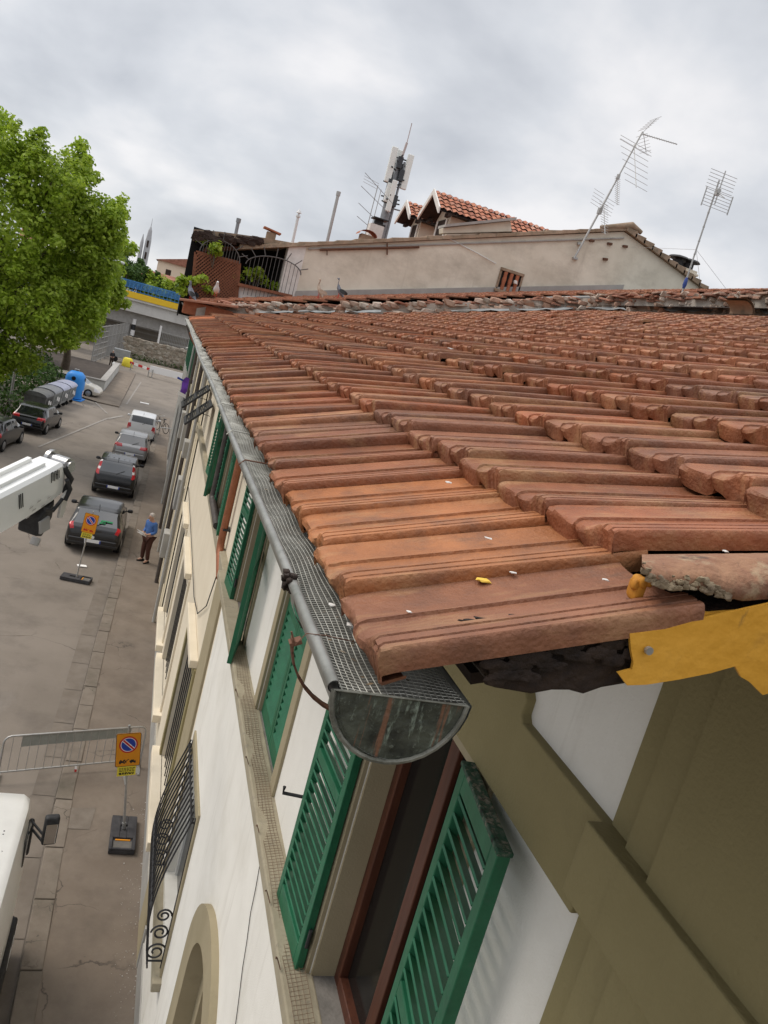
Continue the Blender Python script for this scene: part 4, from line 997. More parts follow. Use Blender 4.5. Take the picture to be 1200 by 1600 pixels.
def leaves(n, centers, radii, size, shell=.55, flat=.75, up=.5, seed=1, jitter=.3):
    """leaf quads spread through ellipsoid lobes"""
    g_ = np.random.default_rng(seed); C0 = np.array(centers); R0 = np.array(radii)
    if R0.ndim == 1: R0 = np.stack([R0, R0, R0*flat], 1)
    wgt = np.prod(R0, 1)**.667; idx = g_.choice(len(C0), n, p=wgt/wgt.sum())
    d = g_.normal(size=(n, 3)); d /= np.linalg.norm(d, axis=1)[:, None]
    rr = shell + (1-shell)*g_.random(n)**.7; rr += g_.normal(size=n)*.05
    p = C0[idx] + d*R0[idx]*rr[:, None]
    nrm = d*.8 + g_.normal(size=(n, 3))*.6; nrm[:, 2] += up; nrm /= np.linalg.norm(nrm, axis=1)[:, None]
    a = np.cross(nrm, g_.normal(size=(n, 3))); a /= np.linalg.norm(a, axis=1)[:, None]; b = np.cross(nrm, a)
    s = size*(.6 + .8*g_.random(n))[:, None]
    tip = p + a*s; l = p + b*s*.55 + nrm*s*.12; r_ = p - b*s*.55 + nrm*s*.12; bt = p - a*s*.7
    V = np.stack([tip, l, bt, r_], 1).reshape(-1, 3)
    return V, [(4*i, 4*i+1, 4*i+2, 4*i+3) for i in range(n)]
def foliage(name, parent, mt_, *args, **kw):
    V, F = leaves(*args, **kw); mb = MB(); mb.v = V.tolist(); mb.f = F; return part(name, mb, mt_, parent, recalc=False)
for i, (px, py, n, r, lab, mt_) in enumerate(((402,430,260,.36,'bright green bushy potted plant behind the terrace parapet',m_leaf),(437,450,120,.22,'small green potted plant near the white corner pier',m_leaf),(338,390,140,.3,'dry yellowish climbing plant above the brown lattice',m_leaf),(291,436,420,.34,'leafy climbing plant hanging left of the brown lattice',m_leaf))):
    c = Q(px, py, GY + (.15 if i < 2 else -.15)); pl = thing('terrace_plant', lab, 'plant', (c.x, c.y, c.z - .4), group='terrace plants')
    g_ = np.random.default_rng(i); cs = [(c.x + g_.normal()*r*.5, c.y + g_.normal()*.1, c.z + g_.normal()*r*(.4 if i < 3 else .8)) for _ in range(7)]
    foliage('foliage', pl, mt_, n, cs, [r*.5]*7, .07, seed=i, shell=.2)
    k = MB(); 
    for q in cs: k.tube([(c.x, c.y+.05, c.z-.45), ((c.x+q[0])/2, c.y, (c.z+q[2])/2-.1), q], .008, 5)
    part('stem', k, m_trunk, pl)

# flues
def flue(px0, py0, px1, py1, y, r, mt_, lab, cap):
    a = aty(px0, py0, y); b = aty(px1, py1, y); b.x = a.x + (b.x-a.x)*.4
    t = thing('flue_pipe', lab, 'flue', tuple(a), group=None); k = MB(); k.tube([a - Vector((0,0,.5)), b], r, 10); part('pipe', k, mt_, t, smooth=50)
    k = MB()
    if cap == 'cone':
        k.lathe([(r*1.9,.10),(r*1.7,.12),(.005,.22)], b, 12); k.lathe([(r*.7,-.05),(r*.7,.12)], b, 8); k.lathe([(r*1.6,-.02),(r*1.6,.03)], b, 12)
    else: k.lathe([(r*1.35,-.05),(r*1.35,.07),(r*.9,.07)], b, 12)
    part('cowl', k, mt_, t, smooth=40)
flue(369,364,372,345,24, .05, m_mast, 'short dark flue pipe above the covered terrace', 'ring')
flue(461,362,465,338,24, .042, m_lgrey, 'pale flue pipe with a conical cowl', 'cone')
flue(515,362,528,303,24, .048, m_steel, 'tallest steel flue pipe, plain topped, beside the phone mast', 'ring')
# small tiled chimney by the terrace roof
c = aty(425, 362, 22.5); t = thing('roof_chimney', 'small chimney under a red clay tile at the terrace roof edge', 'chimney', tuple(c))
k = MB(); k.box((c.x-.13, c.y-.12, c.z-.3), (c.x+.12, c.y+.12, c.z-.03)); part('stack', k, m_coping, t)
k = MB(); k.obox((c.x, c.y, c.z+.02), (.24,0,-.03), (0,.18,0), (0,0,.02)); part('cap_tile', k, m_brickred, t)
c = aty(574, 362, 26); t = thing('roof_chimney', 'low chimney with a red tile cap left of the phone mast', 'chimney', tuple(c))
k = MB(); k.box((c.x-.2, c.y-.2, c.z-.5), (c.x+.2, c.y+.2, c.z-.12)); part('stack', k, m_coping, t)
k = MB(); k.grid([[(c.x+.30*math.cos(q), c.y+d, c.z-.14+.17*math.sin(q)) for q in np.linspace(0, math.pi, 9)] for d in (-.3,.3)]); part('cap_tile', k, m_brickred, t, smooth=50)
c = aty(588, 352, 28); t = thing('roof_chimney', 'white chimney pot with a dark flat cowl at the mast foot', 'chimney', tuple(c))
k = MB(); k.box((c.x-.25, c.y-.2, c.z-.6), (c.x+.25, c.y+.2, c.z+.0)); part('stack', k, m_whitew, t)
k = MB(); k.box((c.x-.12, c.y-.2, c.z+.0), (c.x+.28, c.y+.2, c.z+.06)); k.box((c.x-.1, c.y-.1, c.z+.06), (c.x+.2, c.y+.1, c.z+.2)); k.box((c.x-.2, c.y-.25, c.z+.2), (c.x+.34, c.y+.25, c.z+.24)); part('cowl', k, m_plast, t)
# twin chimney pots on the right
c = aty(1063, 418, 25.5); t = thing('roof_chimney', 'pale double chimney with round dark cowls beyond the gable slope', 'chimney', tuple(c))
k = MB(); k.box((c.x-.45, c.y-.3, c.z-1.6), (c.x+.55, c.y+.3, c.z-.0)); k.box((c.x-.5, c.y-.35, c.z-.18), (c.x+.6, c.y+.35, c.z-.1)); part('stack', k, m_wallfar, t, bevel=.02)
for dx_ in (-.18, .28):
    k = MB(); k.lathe([(.2,.0),(.2,.2),(.12,.22),(.12,.28),(.40,.27),(.34,.33),(.02,.40)], (c.x+dx_, c.y, c.z), 16); part('cowl', k, m_plast, t, smooth=40)

# phone mast
y = 33.0; a = aty(594, 372, y); b = aty(619, 235, y); b.x = a.x + .05
t = thing('phone_mast', 'grey telephone mast with white antenna panels and a thin whip', 'mast', tuple(a)); H = b.z - a.z
k = MB(); k.tube([a - Vector((0,0,1.5)), a + Vector((0,0,H*.42))], .21, 14); k.tube([a + Vector((0,0,H*.42)), a + Vector((0,0,H*.92))], .13, 12)
k.tube([a + Vector((.2,-.12,0)), a + Vector((.2,-.12,H*.9))], .05, 8); part('pole', k, m_mast, t, smooth=50)
for dx_, dy_, z0, z1, w_ in ((-.34,-.2,.62,1.02,.13),(-.05,-.36,.30,.66,.11),(.38,-.18,.60,1.0,.13),(.02,.3,.66,1.04,.13),(-.22,-.26,.40,.62,.09)):
    k = MB(); k.box((a.x+dx_-w_, a.y+dy_-.07, a.z+H*z0), (a.x+dx_+w_, a.y+dy_+.07, a.z+H*z1)); part('antenna_panel', k, mat('antenna panel white', (.74,.76,.72), rough=.5), t, bevel=.03)
k = MB()
for zf in (.42,.47,.62,.68,.78,.86,.93):
    for an in np.linspace(0, 2*math.pi, 4)[:-1]:
        an += zf*5; k.tube([a + Vector((0,0,H*zf)), a + Vector((.45*math.cos(an), .45*math.sin(an), H*zf+.05))], .03, 6)
for zf, dx_, dy_ in ((.70,-.18,.1),(.74,.16,-.2),(.82,.1,.1),(.60,-.2,-.2),(.87,-.02,-.22),(.44,.14,-.25),(.46,-.2,-.2)):
    k.box((a.x+dx_-.1, a.y+dy_-.1, a.z+H*zf-.22), (a.x+dx_+.1, a.y+dy_+.1, a.z+H*zf+.22))
k.lathe([(.24,-.08),(.24,.05)], a + Vector((0,0,H*.43)), 16); k.lathe([(.24,-.05),(.24,.05)], a + Vector((0,0,H*.47)), 16)
part('brackets', k, mat('dark mast fittings', (.05,.055,.06), rough=.5), t)
k = MB(); k.tube([a + Vector((.1,-.1,H*.36)), a + Vector((.72,-.3,H*.36))], .03, 6); k.lathe([(.02,-.10),(.20,-.02),(.22,.06)], a + Vector((.8,-.35,H*.38)), 16, 'x'); part('dish', k, m_mast, t, smooth=50)
tp = aty(637, 190, y); k = MB(); k.tube([a + Vector((.05,0,H*.9)), a + Vector((.12,0,H*1.12))], .05, 8); k.tube([a + Vector((.12,0,H*1.1)), a + Vector((.12,0,tp.z - a.z))], .018, 6); part('whip', k, mat('pale whip', (.45,.38,.36), rough=.5), t)

# TV antennas
M_YAGI = 1
def yagi(k, p, d, e, n, l, r=.006, taper=.9, boom=.012):
    p = Vector(p); d = Vector(d); e = Vector(e); k.tube([p - d*.08, p + d*1.04], boom, 6)
    for i in range(n):
        u = i/(n-1); q = p + d*u; h = e*(l*(1 - (1-taper)*u)/2); k.tube([q-h, q+h], r, 4)
y = GY - .25; a = aty(897, 404, y); b = aty(1004, 206, y)
t = thing('tv_antenna', 'tall leaning mast with several television aerials fixed to the gable wall', 'antenna', tuple(a), group='television aerials')
k = MB(); k.tube([a, a + (b-a)*.55], .030, 8); k.tube([a + (b-a)*.52, b], .022, 8); k.lathe([(.05,-.05),(.05,.1)], a + (b-a)*.37, 10); k.obox(a + (b-a)*.38, (.05,0,0), (0,.05,0), (0,0,.08)); part('mast', k, m_steel, t, smooth=50)
ez = (b-a).normalized(); ex = Vector((.93, -.25, -.0)).normalized()
k = MB(); yagi(k, a + ez*(b-a).length*.985 + ex*.1, Vector((1.02,.05,.10)), Vector((0,.35,.35)), 14, .22, .007, .8, .012)
for sgn in (-1,1):
    c = b + ex*.02
    for i in range(6): k.tube([c + Vector((.05*i - .0, -.25, sgn*(.08+.07*i))), c + Vector((.05*i, .3, sgn*(.08+.07*i)))], .005, 4)
    k.tube([c, c + Vector((.27, 0, sgn*.45))], .008, 4)
part('aerial', k, m_steel, t)
k = MB(); p0 = a + ez*(b-a).length*.88
yagi(k, p0, Vector((-.05,-.9,-1.25)) * .9, Vector((1,0,-.12)), 7, .98, .006, .75, .012); yagi(k, p0 + ez*.10, Vector((-.02,-.1,-.12)), Vector((1,0,-.12)), 2, 1.05, .006, 1, .010); part('aerial', k, m_steel, t)
k = MB(); yagi(k, a + ez*(b-a).length*.64, Vector((-.05,-.5,-.75)), Vector((1,.1,-.1)), 14, .2, .006, .8, .012); k.lathe([(.05,-.06),(.05,.06)], a + ez*(b-a).length*.65, 8); part('aerial', k, m_steel, t)
k = MB(); c = a + ez*(b-a).length*.44; yagi(k, c, Vector((-.02,-.6,-.85)), Vector((1,.1,-.1)), 13, .32, .006, .7, .012)
for i in range(5):
    k.tube([c + Vector((-.35, .1, .30-.09*i)), c + Vector((.0, .12, .24-.09*i))], .005, 4); k.tube([c + Vector((.05, .1, .2-.09*i)), c + Vector((.38, .1, .14-.09*i))], .005, 4)
part('aerial', k, m_steel, t)
y = 12.0; a = aty(1069, 447, y); b = aty(1124, 276, y); b.x = a.x - .02
t = thing('tv_antenna', 'slender mast with one grid panel aerial rising from the right end of the rubble wall', 'antenna', tuple(a), group='television aerials'); hh = b.z - a.z
k = MB(); k.tube([a - Vector((0,0,.3)), a + Vector((0,0,hh*.97))], .014, 8)
for f_ in (.08,.18,.30,.42,.55,.68): k.lathe([(.018,-.012),(.018,.012)], a + Vector((0,0,hh*f_)), 8)
part('mast', k, m_steel, t, smooth=50)
k = MB(); c = a + Vector((0,-.06,hh*.86)); W_ = .27
for i in range(6): k.tube([c + Vector((-W_, -.02 - .03*abs(i-5)*.0, .02+.055*i)), c + Vector((W_, -.02, .02+.055*i))], .0045, 4)
for i in range(6): k.tube([c + Vector((-W_, -.06, -.02-.05*i)), c + Vector((W_, -.06, -.02-.05*i))], .0045, 4)
for sx in (-1, 1): k.obox(c + Vector((sx*W_, -.07, -.15)), (.008,0,0), (0,.006,0), (0,0,.15))
k.tube([c + Vector((0,-.03,-.2)), c + Vector((0,-.03,.34))], .010, 6); k.obox(c, (.03,0,0), (0,.04,0), (0,0,.05)); k.tube([c, c + Vector((-.05,-.3,-.14))], .008, 5)
part('aerial', k, m_steel, t)
k = MB(); k.lathe([(.02,-.06),(.035,0),(.03,.08),(.016,.13)], a + Vector((0,0,.02)), 10); part('blue_wrap', k, mat('blue plastic wrap', (.04,.07,.25), rough=.6), t, smooth=60)
k = MB()
for q in ((1095,452),(1135,452)): k.tube([a + Vector((0,0,hh*.34)), aty(*q, 12.4)], .0025, 4)
k.tube([a + Vector((0,0,hh*.34)), aty(985, 386, GY)], .003, 4); part('guy_wire', k, m_steel, t)

y = 30.0; a = aty(572, 360, y); b = aty(588, 288, y); b.x = a.x + .03
t = thing('tv_antenna', 'double pole with several small aerials left of the phone mast', 'antenna', tuple(a), group='television aerials'); hh = b.z - a.z
k = MB(); k.tube([a - Vector((0,0,.8)), b], .016, 6); k.tube([a + Vector((.18,.1,-.8)), b + Vector((.18,.1,-.1))], .013, 6); part('mast', k, m_steel, t, smooth=50)
for f_, d_, l_ in ((.97,(.95,.1,-.5),.30),(.70,(1.0,.1,-.45),.34),(.36,(.9,.1,-.4),.3),(.12,(.8,.1,-.3),.2)):
    k = MB(); p_ = a + Vector((0,0,hh*f_)); yagi(k, p_ - Vector(d_)*.5, Vector(d_)*1.25, Vector((.15,.9,.3)), 6, l_*1.2, .005, .8, .010); part('aerial', k, m_mast, t)
k = MB(); p_ = a + Vector((0,0,hh*.98))
for i in range(3): k.tube([p_ + Vector((-.55,0,.18-.1*i)), p_ + Vector((.05,0,.08-.1*i))], .008, 4)
part('aerial', k, m_steel, t)

# pigeons
def pigeon(px, py, y, mt_, head, lab, yaw=0, pitch=0, s=1.0):
    c = aty(px, py, y); t = thing('pigeon', lab, 'pigeon', (c.x, c.y, c.z), (0, 0, yaw), group='pigeons on the roof')
    st = [(-.17,.0,.085,.012,.006),(-.13,0,.09,.022,.010),(-.08,0,.10,.042,.030),(-.03,0,.115,.055,.048),(.03,0,.13,.056,.055),(.075,0,.15,.042,.046),(.10,0,.19,.027,.03),(.112,0,.22,.026,.028),(.125,0,.24,.022,.024),(.145,0,.238,.012,.012),(.165,0,.232,.003,.003)]
    k = MB(); n = 12; rows = []
    for x, y_, z, ry, rz in st: rows.append([((x*math.cos(pitch) - (z-.12)*math.sin(pitch))*s, (y_ + ry*math.cos(q))*s, ((x*math.sin(pitch) + (z-.12)*math.cos(pitch)) + .12 + rz*math.sin(q))*s) for q in np.linspace(0, 2*math.pi, n+1)])
    k.grid(rows); part('body', k, mt_, t, local=True, smooth=70)
    k = MB(); 
    for sy in (-1, 1):
        k.grid([[((-.13 + .17*u)*s, sy*(.03 + .03*math.sin(math.pi*u) + .004)*s, (.10 + .035*u + v*.035*math.sin(math.pi*min(1,u+.1)))*s) for v in (-1, 0, 1)] for u in np.linspace(0, 1, 6)])
    part('wing', k, head, t, local=True, smooth=60)
    k = MB()
    for sy in (-.02, .02): k.tube([(0, sy, .09*s), (.005, sy, .0), (.03, sy, 0)], .004, 5)
    part('legs', k, m_sred, t, local=True)
pigeon(297, 470, 13.0, m_pigeon, m_dgrey, 'grey pigeon perched on the eave corner left of the lattice', R(135), R(25))
pigeon(336, 463, 15.5, m_lgrey, m_pigeon, 'whitish pigeon seen in front of the brown lattice', R(265), R(10))
pigeon(497, 466, 13.2, m_buff, m_buff, 'buff brown pigeon on the wall crest left of the dark one', R(150), R(35), 1.0)
pigeon(528, 466, 13.2, m_pigeon, m_dgrey, 'dark grey pigeon standing upright on the wall crest', R(160), R(30), 1.05)

# ================================================================== REST OF THE STREET FRONT
fh = thing('ochre_house', 'narrow ochre house front farther down the street', 'house', (FX, 27, 0))
w = MB(); HF = [(22.6,23.7,SZ,TZ),(25.6,26.7,SZ,TZ),(28.6,29.7,SZ,TZ),(21.6,23.2,1.3,3.9),(25,27,.1,3.4),(28.5,30,1.3,3.8)]
wall_holes(w, 20.5, 31.5, 0, 9.0, HF, FX-.03, FX+.25); part('wall', w, mat('ochre plaster', (.60,.51,.35), (.67,.58,.42), 1, .9, stain=[((.42,.36,.27), 1.2, .5, .75, .6, (1,1,.3))]), fh, recalc=False)
k = MB(); k.box((FX+.26, 20.6, .1), (4, 31.4, 8.9)); part('interior', k, m_dark, fh)
k = MB(); k.box((FX-.3, 20.5, 8.8), (4, 31.5, 9.0)); part('eave', k, m_tdark, fh)
k = MB(); k.box((FX-.10, 20.5, 5.8), (FX-.02, 31.5, 6.0)); part('string_course', k, m_ledge, fh)
for h in HF:
    k = MB(); k.box((FX-.06, h[0]-.15, h[2]-.1), (FX-.02, h[0], h[3]+.15)); k.box((FX-.06, h[1], h[2]-.1), (FX-.02, h[1]+.15, h[3]+.15)); k.box((FX-.06, h[0], h[3]), (FX-.02, h[1], h[3]+.15)); part('window_surround', k, m_greyw, fh)
fh2 = thing('grey_house', 'grey and cream house front at the far end of the row', 'house', (FX, 40, 0))
w = MB(); HF2 = [(33,34.2,5.6,7.4),(36,37.2,5.6,7.4),(39,40.2,5.6,7.4),(42,43.2,5.6,7.4),(45,46.2,5.6,7.4),(33,35,.2,3.4),(37,39,.2,3.4),(42,44,.2,3.4)]
wall_holes(w, 31.5, 48, 0, 8.8, HF2, FX, FX+.25); part('wall', w, m_greyw, fh2, recalc=False)
k = MB(); k.box((FX+.26, 31.6, .1), (6, 47.9, 8.7)); part('interior', k, m_dark, fh2); k = MB(); k.box((FX-.3, 31.5, 8.6), (6, 48, 8.85)); part('eave', k, m_tdark, fh2)
for h in HF2[:5]:
    k = MB(); k.box((FX-.05, h[0]-.5, h[2]), (FX-.005, h[0]-.02, h[3])); part('shutter', k, m_green, fh2); k = MB(); k.box((FX-.05, h[1]+.02, h[2]), (FX-.005, h[1]+.5, h[3])); part('shutter', k, m_green, fh2)
for y_, z0_, r_ in ((21.2,.1,.05),(24.4,.1,.06),(27.6,.1,.05),(30.6,.1,.06),(34.5,.1,.05)):
    k = MB(); k.tube([(FX-.12, y_, z0_), (FX-.12, y_, 8.6)], r_, 8); part('drainpipe', k, m_dpipe if y_ in (24.4,30.6) else m_greyw, fh if y_ < 31 else fh2, smooth=50)
for y_, z0_, z1_ in ((22.1,3.3,4.2),(24.0,1.2,2.0),(26.4,4.2,5.2),(29.9,4.0,5.0),(23.2,4.6,5.1)):
    k = MB(); k.box((FX-.22, y_-.3, z0_), (FX-.03, y_+.3, z1_)); part('wall_box', k, m_greyw, fh, bevel=.02)
# black shutters pushed out from the wall
for y, p1, p2, lab in ((19.6,(326,606),(285,632),'black slatted shutter flap pushed out from the wall, the farther one'),(17.6,(330,630),(289,657),'black slatted shutter flap pushed out from the wall, the nearer one')):
    a = aty(*p1, y); b = aty(*p2, y)
    if a.x > FX - .03: a.x = FX - .03
    t = thing('shutter_flap', lab, 'shutter', tuple(a), group='black shutter flaps'); k = MB(); d = b - a; wv = Vector((0,.5,0)); nn = d.cross(wv).normalized()
    for s_ in (-1, 1): k.obox((a+b)/2 + wv*s_, d/2, Vector((0,.035,0)), nn*.02)
    for u in (0.02, .5, .98): k.obox(a + d*u, d.normalized()*.035, wv, nn*.02)
    fr = part('frame', k, m_plast, t)
    k = MB()
    for u in np.linspace(.06, .94, 15): k.obox(a + d*u, d.normalized()*.022 + nn*.012, wv*.97, nn*.004)
    part('louvres', k, m_iron, t); k = MB(); k.tube([(FX-.02, y+.4, a.z-.35), a + d*.6 + wv*.8], .008, 5); part('stay', k, m_iron, t)
# purple banner
a = aty(297, 592, 31); b = aty(283, 618, 31)
t = thing('banner', 'purple hanging banner with a white square on its end, sticking out over the street', 'banner', tuple(a)); k = MB(); d = b - a
nn = Vector((0,1,0)); sx = d.cross(nn).normalized(); rows = []
for u in np.linspace(0, 1, 9): rows.append([a + d*u + sx*(.16 + .05*math.sin(u*6))*s_ + nn*(.05*math.sin(u*8 + s_)) for s_ in (-1, -.3, .3, 1)])
k.grid(rows); cl = part('cloth', k, m_purple, t, smooth=60)
k = MB(); k.obox(a + d*.93 + Vector((0,-.07,0)), d*.09, sx*.17, nn*.01); part('white_patch', k, m_swhite, t)
k = MB(); k.tube([a - d*.02, Vector((FX, 31.2, a.z + .9))], .02, 6); part('pole', k, m_iron, t)
k = MB()
for q in ((.15,.3),(.25,-.32),(.4,.25)): k.obox(a + d*q[0] + sx*q[1] + Vector((0,-.03,0)), d*.05, sx*.12, nn*.01)
part('ribbon', k, m_sblue, t)

# ================================================================== VEHICLES
def smoothi(xs, pts):
    a = np.array(pts, float); return np.interp(xs, a[:, 0], a[:, 1])
def make_car(name, label, loc, yaw, paint, L=4.0, W=1.72, H=1.48, kind='hatch', group=None, lamps='round', plate=True, sticker=False, roofrails=False, rearsplit=False):
    t = thing(name, label, 'car', (loc[0], loc[1], loc[2] if len(loc) > 2 else .015), (0, 0, yaw), group=group)
    # rear at y=0, front at y=L
    s = L/4.0; hb = H*.63
    if kind == 'wagon': g0, g1 = .12, .42
    elif kind == 'van': g0, g1 = .05, .22
    else: g0, g1 = .16, .62
    top = [(0,.60*H/1.48),(.02,.74*H/1.48),(.06,hb*.97),(g0,hb+.02),(g1,H*.955),(g1+.25,H*.99),(1.6*s,H),(2.15*s,H*.975),(2.45*s,H*.93),(3.05*s,hb+.03),(3.5*s,hb-.04),(3.8*s,hb-.14),(3.93*s,hb-.24),(L,.55)]
    sill = [(0,.42),(.05,.30),(.25,.24),(3.75*s,.22),(3.95*s,.32),(L,.42)]
    wid = [(0,W/2*.80),(.04,W/2*.90),(.15,W/2*.965),(.5,W/2*.99),(1.0,W/2),(2.9*s,W/2),(3.5*s,W/2*.96),(3.85*s,W/2*.85),(L,W/2*.62)]
    ys = np.unique(np.concatenate([np.arange(0, .7, .022), np.arange(.7, L-.5, .06), np.arange(L-.5, L, .03), [L]]))
    Zt, Zs, Wd = smoothi(ys, top), smoothi(ys, sill), smoothi(ys, wid)
    def sm(v):
        v = v.copy()
        for _ in range(3): v[1:-1] = .25*v[:-2] + .5*v[1:-1] + .25*v[2:]
        return v
    Zt, Zs, Wd = sm(Zt), sm(Zs), sm(Wd)
    wf = .80 if kind == 'hatch' else (.84 if kind == 'wagon' else .86)
    rows = []; tags = []
    npt = 15
    for y, zt, zs, w in zip(ys, Zt, Zs, Wd):
        cab = min(1, max(0, (zt - hb - .01)/(H - hb)*1.6)); zb = min(zt - .035, hb - .0); wr = w*(wf*cab + .93*(1-cab))
        half = [(0, zs), (w*.80, zs), (w*.93, zs+.02), (w*.985, zs + (zb-zs)*.25), (w, zs + (zb-zs)*.5), (w*.995, zs + (zb-zs)*.78), (w*.965, zb - .0)]
        zr = zt - .05*cab - .01
        for u in (.12, .5, .88): half.append((w*.965*(1-u) + wr*u, zb*(1-u) + zr*u))
        half += [(wr*.97, zr + .02*cab), (wr*.88, zt - .018*cab), (wr*.6, zt - .006), (wr*.3, zt-.001), (0, zt)]
        rows.append([(x, y, z) for x, z in half]); tags.append(cab)
    body, glass, rglass, wglass, lamp, lamp2 = MB(), MB(), MB(), MB(), MB(), MB()
    def put(mb_, q): mb_.add(q, [(0,1,2,3)])
    for i in range(len(ys)-1):
        ym = (ys[i]+ys[i+1])/2
        for j in range(npt-1):
            zq = (rows[i][j][2] + rows[i+1][j+1][2])/2; xq = (rows[i][j][0] + rows[i+1][j+1][0])/2
            dst = body
            if 7 <= j <= 8 and g1+.02 < ym < 2.85*s and tags[i] > .35 and abs(ym - (g1 + (1.15 if kind != 'van' else 1.0))) > .05 and abs(ym-2.2*s+.1) > .045: dst = glass
            if j >= 10 and g0+.03 < ym < g1-.01 and xq < .70*Wd[i]: dst = rglass
            if j >= 11 and 2.50*s < ym < 3.02*s: dst = wglass
            zr0 = zq/H
            if lamps == 'round' and ym < .24 and (xq/(W/2) - .80)**2/.020 + (zr0 - .60)**2/.0060 < 1: dst = lamp
            if lamps == 'wide' and ym < .30 and xq > W*.27 and .56 < zr0 < .66: dst = lamp
            if lamps == 'tall' and ym < .46 and 6 <= j <= 10 and zr0 > .60 and ys[i] > .0 and zr0 < .97: dst = lamp if not (.72 < zr0 < .78 or zr0 > .90) else lamp2
            if lamps == 'small' and ym < .22 and xq > W*.36 and .46 < zr0 < .64: dst = lamp
            if ym > L - .42 and 4 <= j <= 6 and xq > W*.28: dst = lamp2
            if rearsplit and dst is rglass and xq < .05: dst = body
            for sg in (1, -1):
                q = [rows[i][j], rows[i+1][j], rows[i+1][j+1], rows[i][j+1]]
                if sg == -1: q = [(-p[0], p[1], p[2]) for p in q][::-1]
                put(dst, q)
    for r_ in (rows[0], rows[-1]): body.quad(*([(p[0], p[1], p[2]) for p in r_] + [(-p[0], p[1], p[2]) for p in r_[::-1]][1:-1]))
    def weld(name_, mb_, mt_):
        if not mb_.f: return None
        o = part(name_, mb_, mt_, t, local=True, recalc=False)
        b = bmesh.new(); b.from_mesh(o.data); bmesh.ops.remove_doubles(b, verts=b.verts, dist=.0005); bmesh.ops.recalc_face_normals(b, faces=b.faces); b.to_mesh(o.data); b.free()
        o.data.polygons.foreach_set('use_smooth', [True]*len(o.data.polygons)); o.data.set_sharp_from_angle(angle=R(40)); return o
    weld('body', body, paint)
    panes = {}
    for f in glass.f:
        q = [glass.v[i] for i in f]; cx = sum(p[0] for p in q); cy = sum(p[1] for p in q)/4
        key = (cx > 0, int(cy > g1 + (1.15 if kind != 'van' else 1.0)) + int(cy > 2.2*s-.1)); panes.setdefault(key, MB()).add(q, [(0,1,2,3)])
    for q in panes.values(): weld('side_window', q, m_glass)
    weld('rear_window', rglass, m_glass); weld('windscreen', wglass, m_glass)
    for mbx, nm, mm in ((lamp, 'tail_light', m_rlamp), (lamp2, 'clear_light', m_wlamp)):
        if mbx.f:
            for sg in (1, -1):
                h = MB()
                for f in mbx.f:
                    q = [mbx.v[i] for i in f]
                    if sum(p[0] for p in q)*sg > 0: h.add(q, [(0,1,2,3)])
                weld(nm, h, mm)
    for yw in (.72*s, 3.22*s):
        for sg in (-1, 1):
            k = MB(); k.lathe([(.20,-.10),(.30,-.10),(.315,-.07),(.315,.07),(.30,.10),(.20,.10)], (sg*(W/2-.10), yw, .315), 22, 'x'); wh = part('wheel', k, m_tyre, t, local=True, smooth=40)
            k = MB(); k.lathe([(.205,0),(.19,.03),(.06,.045),(.03,.06)], (sg*(W/2-.005) - .02, yw, .315), 16, 'x')
            part('rim', k, m_rim, wh, local=True)
    k = MB(); k.box((-W*.43, -.035, .40), (W*.43, .03, .56)); k.box((-W*.45, -.02, .30), (W*.45, .05, .42)); part('bumper', k, paint if lamps != 'small' else m_lgrey, t, local=True, bevel=.03, seg=3)
    if plate:
        k = MB(); k.box((-.26, -.050, .44), (.26, -.037, .55)); pl = part('number_plate', k, m_plate, t, local=True); 
        for xq in (-.26, .22):
            k = MB(); k.box((xq, -.052, .44), (xq+.04, -.0505, .55)); part('blue_strip', k, m_sblue, pl, local=True)
    for sg in (-1, 1):
        k = MB(); k.rock((sg*(W/2+.09), 2.62*s, hb+.07), .085, 2, (1.15,.7,.8), .03); k.tube([(sg*(W/2-.06), 2.70*s, hb+.02), (sg*(W/2+.05), 2.64*s, hb+.05)], .025, 6); part('door_mirror', k, m_plast if paint is not m_lsilver else paint, t, local=True, smooth=60)
    k = MB(); k.tube([(0, g1+.18, H-.02), (0, g1-.12, H+.16)], .010, 6); part('aerial', k, m_plast, t, local=True)
    if roofrails:
        k = MB()
        for xx in np.linspace(-.45, .45, 5): k.box((xx-.015, g1+.5, H*.97), (xx+.015, 1.9*s, H+.004))
        part('roof_ribs', k, paint, t, local=True)
    k = MB(); zq = hb + .12; yq = g0 + (g1-g0)*.12
    k.tube([(.02, yq-.03, hb+.05), (.34, yq+.06, zq+.10)], .012, 6); part('wiper', k, m_plast, t, local=True)
    if sticker:
        k = MB(); u0, u1 = .30, .42
        pz = lambda u: (g0 + (g1-g0)*u - .02, hb + .02 + (H*.955-hb-.02)*u + .035)
        for u0, x0, x1 in ((.30,.14,.52),(.18,.10,.30)):
            a0, b0 = pz(u0), pz(u0+.09); k.add([(x0, a0[0], a0[1]), (x1, a0[0], a0[1]), (x1, b0[0], b0[1]), (x0, b0[0], b0[1])], [(0,1,2,3)])
        part('green_sticker', k, mat('green sticker', (.03,.26,.10), rough=.6), t, local=True)
    return t
gk = 'cars parked along the kerb'
c1 = make_car('parked_car', 'charcoal hatchback with round red tail lamps, nearest of the kerb row', (-1.07, 26.35), R(-.3), m_dgrey, 4.05, 1.80, 1.49, 'hatch', gk, 'round', sticker=True)
c2 = make_car('parked_car', 'black estate car with tall red and white tail lamps at its window edges', (-.98, 34.2), R(-.6), m_black, 4.05, 1.76, 1.60, 'wagon', gk, 'tall', roofrails=True)
c3 = make_car('parked_car', 'dull silver hatchback with slim horizontal tail lamps', (-.70, 41.9), R(-.8), m_silver, 4.1, 1.76, 1.46, 'hatch', gk, 'wide')
